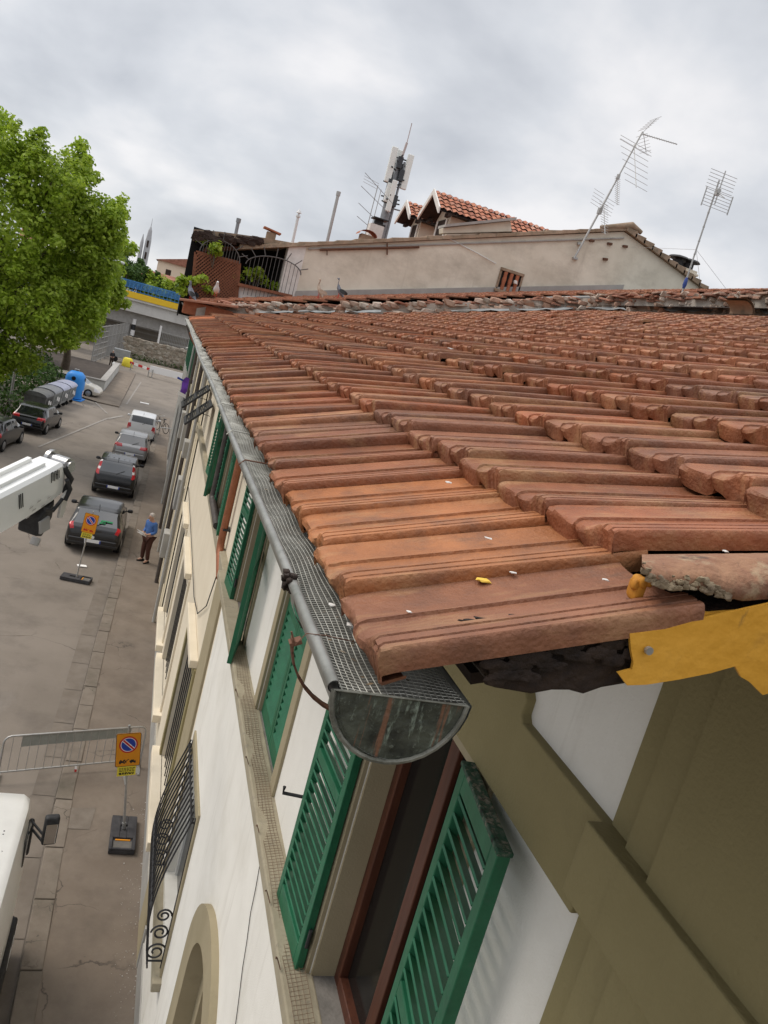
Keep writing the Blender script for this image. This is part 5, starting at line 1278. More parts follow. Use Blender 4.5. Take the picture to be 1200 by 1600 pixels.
c4 = make_car('parked_car', 'pale silver small van with split rear windows, farthest of the kerb row', (-.45, 48.6), R(-.8), m_lsilver, 4.0, 1.70, 1.62, 'van', gk, 'small', rearsplit=True)
c5 = make_car('parked_car', 'black saloon parked by the grey bins across the street', (-6.15, 44.3), R(-7), m_black, 4.2, 1.74, 1.44, 'hatch', None, 'wide')
c6 = make_car('parked_car', 'dark car cut off by the left edge behind the black saloon', (-7.15, 38.2), R(-7), m_dgrey, 4.2, 1.74, 1.45, 'hatch', None, 'wide')
c7 = make_car('parked_car', 'ivory car nosing out behind the blue recycling bell', (-7.9, 63.3), R(-97), m_ivory, 4.0, 1.70, 1.45, 'hatch', None, 'wide', plate=False)

# lorry cab at the lower left
t = thing('lorry', 'white lorry cab with a black wing mirror at the lower left by the kerb', 'lorry', (-1.7, 7.5, .012))
k = MB(); X0, X1 = -2.85, -.47; sec = lambda y, dx, zt: [(X0+dx, y, .60), (X1-dx, y, .60), (X1-dx+.02, y, 1.55), (X1-dx-.02, y, zt-.22), (X1-dx-.05, y, zt-.06), (X1-dx-.13, y, zt), (X0+dx+.2, y, zt), (X0+dx+.05, y, zt-.25), (X0+dx, y, 1.6)]
S = [sec(7.3, .05, 2.44), sec(7.36, .0, 2.50), sec(8.2, 0, 2.53), sec(9.2, .0, 2.52), sec(9.46, .02, 2.48), sec(9.58, .08, 2.38)]
k.grid([r_ + [r_[0]] for r_ in S]); k.quad(*S[0]); k.quad(*S[-1]); cabp = part('cab', k, m_bwhite, t, smooth=38)
k = MB(); k.tube([(X1-.28, 7.3, 2.505), (X1-.26, 9.2, 2.515)], .006, 4); k.tube([(X1+.008, 8.3, .60), (X1+.012, 8.3, 1.6), (X1-.03, 8.3, 2.25), (X1-.085, 8.3, 2.46), (X1-.2, 8.3, 2.535)], .005, 4); part('panel_gap', k, m_greyw, cabp)
k = MB()
for yv in (7.9, 7.96, 8.6, 8.66): k.lathe([(.010,0),(.010,.008)], (X1-.15, yv, 2.51), 8); k.lathe([(.010,0),(.010,.008)], (X1-.24, yv, 2.52), 8)
part('rivet', k, m_plast, cabp)
k = MB(); k.box((X1-.02, 8.95, 1.78), (X1+.022, 9.36, 2.18)); part('door_window', k, m_glass, t, bevel=.02)
k = MB(); k.box((X1-.03, 9.40, 1.6), (X1+.04, 9.46, 2.15)); k.box((X1-.05, 7.6, .22), (X1+.06, 9.5, .58)); k.box((X0, 9.3, .22), (X1+.02, 9.52, .58)); part('black_trim', k, m_plast, t, bevel=.03)
mc = Vector(aty(79, 1296, 9.0)); k = MB()
k.tube([(X1+.01, 9.25, mc.z-.08), mc + Vector((-.02,.02,-.16)), mc + Vector((.0,.02,-.16))], .016, 8); k.tube([(X1+.01, 9.25, mc.z-.17), mc + Vector((-.05,.02,-.22)), mc + Vector((.0,.02,-.18))], .016, 8)
part('mirror_arm', k, m_plast, t, smooth=50)
k = MB(); k.obox(mc, (.085,.02,0), (-.012,.05,0), (0,0,.20)); mir = part('wing_mirror', k, m_plast, t, bevel=.03, seg=3)
k = MB(); k.obox(mc + Vector((.014,-.054,-.03)), (.065,.015,0), (0,.003,0), (0,0,.14)); part('mirror_glass', k, mat('mirror glass', (.6,.6,.6), rough=.05, metal=1), mir, bevel=.004)
k = MB(); k.lathe([(.28,-.14),(.45,-.14),(.47,-.1),(.47,.1),(.45,.14),(.28,.14)], (X1-.25, 8.3, .48), 24, 'x'); part('wheel', k, m_tyre, t, smooth=40)
k = MB(); k.box((X0+.1, 2.5, .75), (X1-.06, 7.2, 1.0)); part('flatbed', k, m_steel, t, bevel=.02)
k = MB()
for i in range(3):
    k = MB(); k.prism([(X1+.061, 8.9+.2*i, .28), (X1+.061, 8.97+.2*i, .28), (X1+.061, 9.03+.2*i, .52), (X1+.061, 8.96+.2*i, .52)], (.004,0,0)); part('white_stripe', k, m_swhite, t)

# telescopic boom of an aerial platform
a = aty(86, 736, 7.8); b = aty(-140, 852, 6.4)
t = thing('boom_arm', 'white telescopic crane boom with a grey knuckle at its tip reaching in from the left', 'boom', tuple(b))
d = (a-b); dn = d.normalized(); up = Vector((0,0,1)); sd_ = dn.cross(up).normalized(); up2 = sd_.cross(dn).normalized()
if sd_.y > 0: sd_ = -sd_              # sd_ towards the camera side
def bp(u, s_, h): return b + d*u + sd_*s_ + up2*h
k = MB()
secs = []
for u, hw, ht, hb_ in ((0,.15,.15,-.22),(.55,.15,.15,-.22),(.72,.15,.15,-.21),(.86,.15,.15,-.19),(.96,.14,.15,-.17),(1.0,.11,.11,-.13)):
    secs.append([bp(u,-hw,ht-.03), bp(u,-hw+.03,ht), bp(u,hw-.03,ht), bp(u,hw,ht-.03), bp(u,hw*.98,-.06), bp(u,hw*.9,hb_), bp(u,-hw*.9,hb_), bp(u,-hw,-.06)])
k.grid([s_ + [s_[0]] for s_ in secs]); k.quad(*secs[0]); k.quad(*secs[-1]); bm_ = part('boom_body', k, m_bwhite, t, smooth=30)
k = MB()
for u0, u1, s0, s1, h in ((.42,.88,-.14,-.09,.16),(.42,.88,.02,.06,.156)):
    k.add([bp(u0,s0,.146), bp(u1,s0,.146), bp(u1,s1,.146), bp(u0,s1,.146), bp(u0,s0,h+.03), bp(u1,s0,h+.03), bp(u1,s1,h+.03), bp(u0,s1,h+.03)], [(0,3,2,1),(4,5,6,7),(0,1,5,4),(1,2,6,5),(2,3,7,6),(3,0,4,7)])
part('top_rail', k, m_bwhite, bm_, bevel=.008)
k = MB(); c = bp(1.045, -.02, .05); ax = sd_
k.tube([c - ax*.06, c + ax*.12], .085, 18); k.tube([c - ax*.10, c - ax*.06], .115, 18); k.tube([c + ax*.12, c + ax*.15], .06, 12)
part('knuckle', k, mat('polished steel', (.42,.41,.40), rough=.25, metal=.9), t, smooth=40)
k = MB(); k.tube([bp(1.055,-.18,.06), bp(1.075,-.1,.085), bp(1.085,.0,.06), bp(1.075,.05,.0)], .022, 8); k.tube([bp(.98,.12,.10), bp(1.03,.14,-.06), bp(1.0,.10,-.2)], .03, 8); k.tube([bp(.97,.17,-.02), bp(1.0,.17,-.14), bp(.96,.16,-.24)], .022, 8)
k.tube([bp(.78,.175,-.2), bp(.84,.18,-.26), bp(.93,.17,-.20)], .018, 8)
part('hydraulic_hose', k, m_plast, t, smooth=50)
k = MB(); q = [bp(.86,.13,-.24), bp(.91,.12,-.20), bp(.90,.10,-.40), bp(.80,.11,-.54), bp(.74,.13,-.48), bp(.76,.14,-.30)]; k.prism(q, -sd_*.22); part('control_box', k, m_plast, t, bevel=.02)
k = MB(); k.obox(bp(.80,.12,-.40), dn*.07, sd_*.03, up2*.07); k.tube([bp(.75,.12,-.50), bp(.72,.12,-.56)], .045, 8); part('valve_block', k, mat('grey machinery', (.35,.34,.33)), t, bevel=.01)
k = MB(); q = [bp(.94,.16,-.20), bp(1.0,.15,-.16), bp(1.0,.14,-.30), bp(.96,.14,-.44), bp(.92,.14,-.42), bp(.94,.15,-.28)]; k.prism(q, -sd_*.03); part('side_plate', k, mat('dull white paint', (.58,.56,.52), rough=.5), t, bevel=.006)
k = MB()
for i, (uu, h0, h1) in enumerate(((.855,.02,.12),(.868,.03,.12),(.881,.02,.11),(.894,.03,.12),(.907,.02,.12),(.919,.03,.11))):
    k.obox(bp(uu,.153,(h0+h1)/2), dn*.0035, sd_*.002, up2*((h1-h0)/2))
k.obox(bp(.862,.153,.12), dn*.010, sd_*.002, up2*.004); k.obox(bp(.901,.153,.075), dn*.010, sd_*.002, up2*.004); k.obox(bp(.887,.153,.115), dn*.008, sd_*.002, up2*.004)
for uu in (.60,.612,.626): k.obox(bp(uu,.155,-.0), dn*.004, sd_*.002, up2*.07)
part('lettering', k, m_sblack, bm_)
k = MB()
for uu, h in ((.69,-.12),(.71,-.16),(.75,-.10),(.78,-.17),(.66,-.2),(.83,-.12)): k.obox(bp(uu,.154,h), dn*.02, sd_*.0015, up2*.006 + dn*.01)
part('scuff', k, mat('worn grey paint', (.42,.40,.37), rough=.7), bm_)

# ================================================================== SIGNS, BARRIER
def no_parking(base, lean, yaw, tall, plate_z, label, base_rot, scale=1.0):
    t = thing('no_parking_sign', label, 'sign', base, (0, 0, 0), group=None)
    rb = MB(); cr_, sr_ = math.cos(base_rot), math.sin(base_rot)
    def bb(x0, y0, z0, x1, y1, z1): rb.obox(((x0+x1)/2*cr_-(y0+y1)/2*sr_, (x0+x1)/2*sr_+(y0+y1)/2*cr_, (z0+z1)/2), (cr_*(x1-x0)/2, sr_*(x1-x0)/2, 0), (-sr_*(y1-y0)/2, cr_*(y1-y0)/2, 0), (0,0,(z1-z0)/2))
    bb(-.21,-.44,0,.21,.44,.07); bb(-.21,-.14,.07,-.06,.44,.105); bb(.06,-.14,.07,.21,.44,.105); bb(-.06,.20,.07,.06,.44,.105); bb(-.06,-.14,.07,.06,.02,.10)
    bb(-.21,-.44,.07,-.16,-.14,.11); bb(.16,-.44,.07,.21,-.14,.11); bb(-.16,-.44,.07,.16,-.40,.11)
    part('rubber_base', rb, mat('black rubber', (.035,.034,.036), (.06,.058,.06), 8, .8), t, local=True, bevel=.012)
    rb = MB(); bb(-.12,-.19,.071,.12,-.165,.085); part('orange_reflector', rb, m_orange, t, local=True)
    rb = MB(); bb(-.15,-.39,.0705,.15,-.2,.076); part('grey_plate', rb, mat('dirty grey plate', (.10,.095,.085), (.15,.14,.125), 9, .8), t, local=True)
    top = Vector((lean[0], lean[1], tall)); p0 = Vector((0, .12, .08)) if base_rot == 0 else Vector((0,0,.08)); k = MB(); k.tube([p0, top], .021, 10); k.tube([p0, p0 + (top-p0)*.06], .03, 10)
    part('pole', k, m_steel, t, local=True, smooth=50)
    ez = (top-p0).normalized(); ex = Vector((math.cos(yaw), math.sin(yaw), 0)); ex = (ex - ez*ex.dot(ez)).normalized(); ey = ez.cross(ex)
    def pt(x, z, o_): return p0 + ez*(plate_z - p0.z) + ex*x + ez*z - ey*(.024+o_)
    def rr(w, h, r, z0, o_):
        P_ = []
        for cx, cz, a0 in ((w-r,h-r,0),(-w+r,h-r,90),(-w+r,-h+r,180),(w-r,-h+r,270)):
            for q in (0,30,60,90): P_.append(pt(cx + r*math.cos(R(a0+q)), z0 + cz + r*math.sin(R(a0+q)), o_))
        return P_
    hw, hh = .20*scale, .30*scale
    k = MB(); k.prism(rr(hw, hh, .03, 0, 0), -ey*.006); pl = part('sign_plate', k, m_orange, t, local=True)
    k = MB()
    A = rr(hw, hh, .03, 0, .0075); B = rr(hw-.008, hh-.008, .025, 0, .0075); k.grid([A + [A[0]], B + [B[0]]]); part('plate_edge', k, m_sblack, pl, local=True)
    def disc(r, o_, c=(0, .095*scale)): return [pt(c[0] + r*math.cos(q), c[1] + r*math.sin(q), o_) for q in np.linspace(0, 2*math.pi, 37)[:-1]]
    k = MB(); k.quad(*disc(.150*scale, .0085)); part('red_ring', k, m_sred, pl, local=True)
    k = MB(); k.quad(*disc(.125*scale, .0095)); part('white_ring', k, m_swhite, pl, local=True)
    k = MB(); k.quad(*disc(.115*scale, .0105)); part('blue_disc', k, m_sblue, pl, local=True)
    def bar(x0, z0, x1, z1, w, o_, mb__):
        dx, dz = x1-x0, z1-z0; l = math.hypot(dx, dz); nx, nz = -dz/l*w, dx/l*w; mb__.quad(pt(x0-nx, z0-nz, o_), pt(x1-nx, z1-nz, o_), pt(x1+nx, z1+nz, o_), pt(x0+nx, z0+nz, o_))
    k = MB(); q = .085*scale; bar(-q, .095*scale+q, q, .095*scale-q, .026*scale, .0115, k); part('white_slash', k, m_swhite, pl, local=True)
    k = MB(); bar(-q, .095*scale+q, q, .095*scale-q, .015*scale, .0125, k); part('red_slash', k, m_sred, pl, local=True)
    k = MB(); s_ = scale; z_ = -.215*s_     # tow truck lifting a car
    for x0, z0, x1, z1, w in ((-.14,0,-.06,0,.018),(-.07,.02,-.04,.035,.012),(-.05,.0,-.02,.0,.014),(-.02,.02,.02,.045,.006),(.03,.005,.13,-.005,.016),(.05,.02,.10,.018,.012),(-.12,.02,-.10,.03,.016)): bar(x0*s_, z_+z0*s_, x1*s_, z_+z1*s_, w*s_, .009, k)
    for cx in (-.12,-.055,.055,.115): k.quad(*disc(.013*s_, .0092, (cx*s_, z_-.020*s_)))
    part('tow_symbol', k, m_sblack if scale < 1.02 else m_sred, pl, local=True)
    k = MB(); z_ = -hh - .085
    k.quad(pt(-.165*s_, z_-.085, .010), pt(.135*s_, z_-.08, .012), pt(.14*s_, z_+.085, .010), pt(-.16*s_, z_+.085, .008)); yp = part('paper_notice', k, m_yellow, t, local=True)
    k = MB()
    for i, zz in enumerate((.055,.03,.005,-.03,-.05)):
        x = -.13
        while x < .09:
            l = random.uniform(.015,.045); bar(x*s_, z_+zz, (x+l)*s_, z_+zz, .006 if i < 3 else .009, .0135, k); x += l + .012
    part('printed_lines', k, m_sblack, yp, local=True)
    k = MB(); k.quad(pt(.135*s_, z_-.05, .012), pt(.20*s_, z_-.06, .004), pt(.21*s_, z_+.02, .006), pt(.14*s_, z_+.05, .012)); k.quad(pt(-.06*s_, z_-.085, .012), pt(-.03*s_, z_-.085, .012), pt(-.01*s_, z_-.26, -.01), pt(-.03*s_, z_-.26, -.01)); part('tape', k, m_lgrey, yp, local=True)
    return t
no_parking((.885, 11.84, .122), (-.26, .24, 2.04), R(6), 1.97, 1.56, 'orange no parking sign with a yellow notice on a rubber base beside the crowd barrier', 0)
no_parking((-1.22, 23.8, .016), (.12, .02, 2.25), R(-4), 2.25, 1.86, 'orange no parking sign on a leaning pole behind the charcoal hatchback', R(82), 1.03)

t = thing('crowd_barrier', 'galvanised crowd barrier with a grey sheet along its top, across road and pavement', 'barrier', (-.1, 13.5, .06))
A, B = Vector((-1.36, 13.25, .06)), Vector((1.06, 13.95, .13)); H_ = .84; lean = Vector((0, .10, 0))
k = MB(); r_ = .12; d = (B-A).normalized(); L_ = (B-A).length; U = Vector((0,0,1)) + lean
fp = []
for cx, cz, a0 in ((L_-r_, H_-r_, 0), (r_, H_-r_, 90)):
    for q in (0, 30, 60, 90): fp.append(A + d*(cx + r_*math.cos(R(a0+q))) + U*(cz + r_*math.sin(R(a0+q))))
k.tube([A + d*L_ + U*.0] + fp + [A + U*.0], .019, 8); k.tube([A + U*.16, B + U*.16], .017, 8); part('frame', k, m_steel, t, smooth=50)
k = MB(); n_ = 17
for i in range(1, n_): p = A + d*(L_*i/n_); k.tube([p + U*.16, p + U*H_], .006, 6)
part('bars', k, m_steel, t)
k = MB(); k.add([A + d*.30 + U*(H_-.02), A + d*(L_-.3) + U*(H_-.02), A + d*(L_-.3) + U*(H_-.19), A + d*.30 + U*(H_-.22)], [(0,1,2,3)]); part('sheet', k, mat('grey mesh sheet', (.22,.23,.21), (.28,.285,.26), 5, .7), t)
k = MB()
for p in (A, B): k.obox(p + Vector((0,0,.0)), (.02,.0,0), (0,.28,0), (0,0,.012))
part('foot', k, m_steel, t)
p = A + d*1.32 + U*.16
k = MB()
for i, (z0, z1) in enumerate(((0,-.07),(-.15,-.24))): k.add([p + Vector((-.02,-.02,z0)), p + Vector((.02,-.025,z0)), p + Vector((.03,-.03,z1)), p + Vector((-.01,-.03,z1))], [(0,1,2,3)])
tp = thing('tape_ribbon', 'short red and white ribbon tied to the crowd barrier rail', 'ribbon', tuple(p)); part('white_band', k, m_swhite, tp)
k = MB(); k.add([p + Vector((-.012,-.028,-.07)), p + Vector((.03,-.03,-.07)), p + Vector((.028,-.034,-.15)), p + Vector((-.004,-.03,-.15))], [(0,1,2,3)]); part('red_band', k, m_sred, tp)

# ================================================================== PEOPLE
def skin_obj(name, chains, root_i, mt_, parent, subd=2):
    verts, edges, radii = [], [], []
    idx = {}
    for ch in chains:
        prev = None
        for key, co, r in ch:
            if key in idx: i = idx[key]
            else: i = len(verts); verts.append(co); radii.append(r if isinstance(r, tuple) else (r, r)); idx[key] = i
            if prev is not None: edges.append((prev, i))
            prev = i
    me = bpy.data.meshes.new(name); me.from_pydata(verts, edges, []); me.materials.append(mt_); o = bpy.data.objects.new(name, me); COL.objects.link(o)
    if parent is not None: o.parent = parent
    sk = o.modifiers.new('skin', 'SKIN'); sk.use_smooth_shade = True
    for i, v in enumerate(me.skin_vertices[0].data): v.radius = radii[i]; v.use_root = (i == idx[root_i])
    o.modifiers.new('sub', 'SUBSURF').levels = subd; o.modifiers['sub'].render_levels = subd
    return o
def person(loc, yaw, label, cols, bag=True, s=1.0):
    t = thing('person', label, 'person', loc, (0, 0, yaw))
    J = dict(pel=(0,0,.93), wst=(0,.0,1.08), chs=(0,.02,1.28), shc=(0,.0,1.42), nk=(0,-.02,1.50), hd0=(0,-.05,1.57), hd1=(0,-.075,1.65), hd2=(0,-.06,1.72),
             shL=(.17,0,1.41), elL=(.235,.03,1.14), wrL=(.13,-.20,1.05), hdL=(.07,-.27,1.06), shR=(-.17,0,1.41), elR=(-.235,.02,1.14), wrR=(-.13,-.21,1.03), hdR=(-.06,-.27,1.05),
             hpL=(.09,0,.88), knL=(.10,-.03,.48), anL=(.11,.02,.09), toL=(.13,-.15,.035), hpR=(-.09,0,.88), knR=(-.11,-.05,.49), anR=(-.14,.0,.09), toR=(-.19,-.14,.035))
    Rr = dict(pel=(.155,.12), wst=(.15,.115), chs=(.165,.125), shc=(.12,.09), nk=.056, hd0=(.075,.085), hd1=(.083,.10), hd2=(.068,.08), shL=.07, elL=.046, wrL=.032, hdL=(.035,.02), shR=.07, elR=.046, wrR=.032, hdR=(.035,.02), hpL=.095, knL=.062, anL=.045, toL=(.04,.028), hpR=.095, knR=.062, anR=.045, toR=(.04,.028))
    def C(names, f=1.0, add=0): return [(n, tuple(c*s for c in J[n]), tuple((q*f+add)*s for q in (Rr[n] if isinstance(Rr[n], tuple) else (Rr[n], Rr[n])))) for n in names]
    ch = [C(['pel','wst','chs','shc','nk','hd0','hd1','hd2']), C(['shc','shL','elL','wrL','hdL']), C(['shc','shR','elR','wrR','hdR']), C(['pel','hpL','knL','anL','toL']), C(['pel','hpR','knR','anR','toR'])]
    for sg, nm in ((1,'L'), (-1,'R')):        # fingers and thumb
        hx, hy, hz = J['hd'+nm]
        for q, (dx_, dz_, l) in enumerate(((-.028,.012,.070),(-.012,.016,.080),(.004,.014,.076),(.020,.006,.062))):
            ch.append([('hd'+nm, J['hd'+nm], (.035,.02)), (f'f{nm}{q}a', ((hx+dx_)*s, (hy-.03)*s, (hz+dz_)*s), (.0095,)*2), (f'f{nm}{q}b', ((hx+dx_-sg*.012)*s, (hy-.03-l*.6)*s, (hz+dz_-.022)*s), (.008,)*2)])
        ch.append([('hd'+nm, J['hd'+nm], (.035,.02)), (f't{nm}a', ((hx-sg*.035)*s, (hy+.0)*s, (hz+.02)*s), (.011,)*2), (f't{nm}b', ((hx-sg*.055)*s, (hy-.04)*s, (hz+.022)*s), (.009,)*2)])
    skin_obj('body', ch, 'pel', m_skin, t)
    sh = [C(['pel','wst','chs','shc'], 1.10, .006), C(['shc','shL','elL'], 1.22, .008) , C(['shc','shR','elR'], 1.22, .008)]
    sh[1].append(('cfL', tuple((J['elL'][i]*.25+J['wrL'][i]*.75)*s for i in range(3)), (.05*s,)*2)); sh[2].append(('cfR', tuple((J['elR'][i]*.25+J['wrR'][i]*.75)*s for i in range(3)), (.05*s,)*2))
    sh[0] = [('hem', (0,0,.90*s), (.165*s,.13*s))] + sh[0][1:] + [('col', (0,-.012*s,1.475*s), (.07*s,.07*s))]
    skin_obj('shirt', sh, 'hem', cols[0], t)
    tr = [C(['pel'], 1.06, .006)[:1] + C(['hpL','knL','anL'], 1.16, .014), C(['pel'], 1.06, .006)[:1] + C(['hpR','knR','anR'], 1.16, .014)]
    skin_obj('trousers', tr, 'pel', cols[1], t)
    for nm in 'LR':
        k = MB(); a, b = Vector(J['an'+nm]), Vector(J['to'+nm]); dd = (b-a); dd.z = 0; dd = dd.normalized(); sd2 = dd.cross(Vector((0,0,1)))
        rows = []
        for u, w, h in ((-.09,.03,.05),(-.06,.042,.08),(0,.042,.085),(.08,.05,.06),(.14,.045,.045),(.18,.02,.03)): rows.append([tuple((a + dd*u + sd2*w*math.cos(q) + Vector((0,0,-a.z + .004 + h*max(0, math.sin(q)))))*s) for q in np.linspace(0, math.pi, 9)])
        k.grid(rows); k.quad(*[r_[0] for r_ in rows], *[r_[-1] for r_ in rows[::-1]]); part('shoe', k, m_tyre, t, local=True, smooth=60)
    k = MB(); hc = Vector(J['hd1']) + Vector((0,.02,.03)); rows = []
    for th in np.linspace(0, math.pi*.62, 9): rows.append([tuple((hc + Vector((.092*math.sin(th)*math.cos(q), .108*math.sin(th)*math.sin(q)*(1 if math.sin(q) > 0 else .8), .105*math.cos(th) + (.03*max(0, -math.sin(q)) if th > 1.2 else 0))))*s) for q in np.linspace(0, 2*math.pi, 19)])
    k.grid(rows); part('hair', k, cols[2], t, local=True, smooth=70)
    k = MB(); f0 = Vector(J['hd1']) + Vector((0,-.095,-.02))
    k.rock(tuple((f0 + Vector((0,-.012,0)))*s), .017*s, 2, (.7,1.1,1.3), .02)
    for sg in (-1,1): k.rock(tuple((Vector(J['hd1']) + Vector((sg*.086,.0,-.02)))*s), .024*s, 2, (.4,.8,1.2), .02)
    part('nose_and_ears', k, m_skin, t, local=True, smooth=70)
    k = MB()
    for sg in (-1,1): k.rock(tuple((f0 + Vector((sg*.03,.004,.022)))*s), .010*s, 1, (1.2,.6,.7), .02)
    k.obox(tuple((f0 + Vector((0,.004,-.042)))*s), (.022*s,0,0), (0,.004,0), (0,0,.004*s)); part('eyes_and_mouth', k, m_tdark, t, local=True)
    return t
person((.70, 26.2, .12), R(-48), 'grey haired man in a blue shirt and brown trousers reading papers on the pavement', (m_shirt, m_trous, m_hair))
k = MB(); c = Vector((.70, 26.2, .12)) + Matrix.Rotation(R(-48), 4, 'Z') @ Vector((0,-.35,1.07))
ax = Matrix.Rotation(R(-48), 4, 'Z') @ Vector((1,0,0)); ay = Matrix.Rotation(R(-48), 4, 'Z') @ Vector((0,-1,0))
k.obox(c, ax*.15, (ay*.6 + Vector((0,0,.6)))*.15, Vector((0,0,.006))); k.obox(c + Vector((0,0,-.02)), ax*.13, (ay*.75 + Vector((0,0,.25)))*.14, Vector((0,0,.006)))
solo('paper_sheets', k, m_paper, 'white papers held by the man in the blue shirt', 'papers', bevel=.002)
person((-5.1, 88, .02), R(15), 'distant pedestrian in black walking past the fence', (m_plast, m_tdark, m_hair), s=1.0)
k = MB(); k.rock((-4.75, 87.6, .30), .26, 2, (.8,.7,1.1), .12); k.rock((-4.45, 87.8, .22), .2, 2, (.8,.7,1), .12); solo('shopping_bag', k, m_paper, 'white bags at the feet of the distant pedestrian', 'bag', smooth=60)

# ================================================================== FAR SIDE OF THE STREET
def dumpster(y, x, yaw, body, lidm, lab):
    t = thing('waste_bin', lab, 'bin', (x, y, .02), (0, 0, yaw), group='bins across the street')
    k = MB(); secs = []
    for z, w, dpt in ((.28,.74,.50),(.5,.80,.55),(1.15,.88,.62),(1.22,.90,.64)): secs.append([(-dpt,-w,z),(dpt,-w,z),(dpt,w,z),(-dpt,w,z)])
    k.grid([s_ + [s_[0]] for s_ in secs]); k.quad(*secs[0]); k.quad(*secs[-1]); part('body', k, body, t, local=True, bevel=.02)
    k = MB()
    for yq in np.linspace(-.6, .6, 5): k.box((.52,yq-.03,.5),(.645,yq+.03,1.15))
    part('ribs', k, body, t, local=True, bevel=.01)
    k = MB(); k.grid([[(.66*math.cos(q)*1.0, yq, 1.22 + .26*math.sin(q)) for q in np.linspace(0, math.pi, 11)] for yq in (-.92,-.3,.3,.92)])
    for yq in (-.92,.92): k.quad(*[(.66*math.cos(q), yq, 1.22 + .26*math.sin(q)) for q in np.linspace(0, math.pi, 11)])
    part('lid', k, lidm, t, local=True, smooth=40)
    for xq in (-.42,.42):
        for yq in (-.62,.62):
            k = MB(); k.lathe([(.05,-.04),(.13,-.04),(.13,.04),(.05,.04)], (xq,yq,.13), 12, 'y'); k.box((xq-.03,yq-.06,.13),(xq+.03,yq+.06,.3)); part('castor', k, m_tyre, t, local=True)
    for q in ((-.30,-.02,.75,1.0),(.1,.4,.65,.9)):
        k = MB(); k.box((.648,q[0],q[2]),(.655,q[1],q[3])); part('sticker', k, m_swhite, t, local=True)
    return t
dkb = mat('dark grey bin', (.10,.10,.10), (.16,.16,.155), 4, .6)
dumpster(50.6, -6.60, R(-6), dkb, dkb, 'darkest waste bin, next to the black saloon')
dumpster(52.9, -6.42, R(-6), m_greybin, mat('dark bin lid', (.20,.205,.22), rough=.5), 'grey wheeled waste bin with a dark lid, second from the saloon')
dumpster(55.1, -6.20, R(-6), m_greybin, m_binlid, 'grey wheeled waste bin with a violet grey lid, third from the saloon')
dumpster(57.2, -5.98, R(-6), m_greybin, m_binlid, 'grey waste bin with a violet grey lid touching the blue bell')
t = thing('recycling_bell', 'tall blue recycling bell with a round hole and a warning sticker', 'bin', (-5.62, 59.8, .02), (0,0,R(-6)))
k = MB(); secs = []
for z, w in ((.08,.50),(.12,.62),(.6,.66),(1.5,.66),(1.78,.60),(1.98,.40),(2.04,.1)):
    secs.append([(w*math.copysign(abs(math.cos(q))**.7, math.cos(q)), w*math.copysign(abs(math.sin(q))**.7, math.sin(q)), z) for q in np.linspace(0, 2*math.pi, 25)])
k.grid(secs); part('shell', k, m_bluebin, t, local=True, smooth=45)
k = MB()
for px_, py_ in ((0,-.665),(.665,0)):
    n_ = Vector((px_,py_,0)).normalized(); s_ = Vector((-n_.y,n_.x,0))
    k.quad(*[Vector((px_,py_,1.55)) + n_*.01 + s_*.15*math.cos(q) + Vector((0,0,.15*math.sin(q))) for q in np.linspace(0, 2*math.pi, 17)[:-1]])
part('hole', k, m_dark, t, local=True)
k = MB(); k.box((.662,-.25,.35),(.676,.0,.75)); st = part('sticker', k, m_swhite, t, local=True)
for z_ in (.4,.58):
    k = MB(); k.box((.677,-.2,z_),(.68,-.05,z_+.1)); part('red_stripe', k, m_sred, st, local=True)
k = MB(); k.box((-.05,-.676,.3),(.25,-.664,.68)); st = part('sticker', k, m_swhite, t, local=True)
for z_ in (.36,.54):
    k = MB(); k.box((.02,-.681,z_),(.2,-.678,z_+.09)); part('red_stripe', k, m_sred, st, local=True)
k = MB(); k.tube([(-.15,0,2.03),(-.15,0,2.15),(.15,0,2.15),(.15,0,2.03)], .03, 8); part('lifting_eye', k, m_steel, t, local=True)
k = MB(); k.box((-.75,-.75,.0),(.75,.75,.05)); part('base', k, m_bluebin, t, local=True)

# planter wall, soil, island
t = thing('planter_wall', 'low whitewashed planter wall turning a corner beside the trees', 'wall', (-4.1, 67.2, 0))
w_ = mat('dirty whitewash', (.42,.41,.38), (.54,.53,.50), 1.2, .9, stain=[((.25,.23,.2), 1.5, .5, .75, .6)])
k = MB(); k.box((-4.45, 67, 0), (-4.05, 84, .85)); k.box((-10, 67, 0), (-4.45, 67.4, .85)); part('wall', k, w_, t, bevel=.02)
k = MB(); k.box((-4.5, 66.94, .85), (-4.0, 84.05, .95)); k.box((-10, 66.94, .85), (-4.5, 67.46, .95)); part('coping', k, m_conc, t, bevel=.015)
k = MB(); k.box((-12, 67.46, 0), (-4.5, 84, .55)); struct('soil', k, mat('dark soil', (.045,.035,.028), (.075,.06,.05), 1.5, .95))
k = MB(); k.grid([[(x, y, .10) for x in (-4.0, -3.0, -2.4)] for y in (60.5, 66, 75, 86)]); k.add([(-2.4,60.5,.1),(-2.4,86,.1),(-2.38,86,0),(-2.38,60.5,0),(-4,60.5,.1),(-4,60.5,0)], [(0,1,2,3),(4,0,3,5)]); k.quad((-9,57.5+6,.09),(-4,60.5,.1),(-4,67,.1),(-9,67,.09)); struct('far_pavement', k, m_pave)
k = MB(); k.quad((-14,30,.05),(-7.6,36,.05),(-6.9,62,.05),(-14,62,.05)); struct('verge', k, mat('verge earth', (.07,.06,.045), (.11,.095,.07), .6, .95))

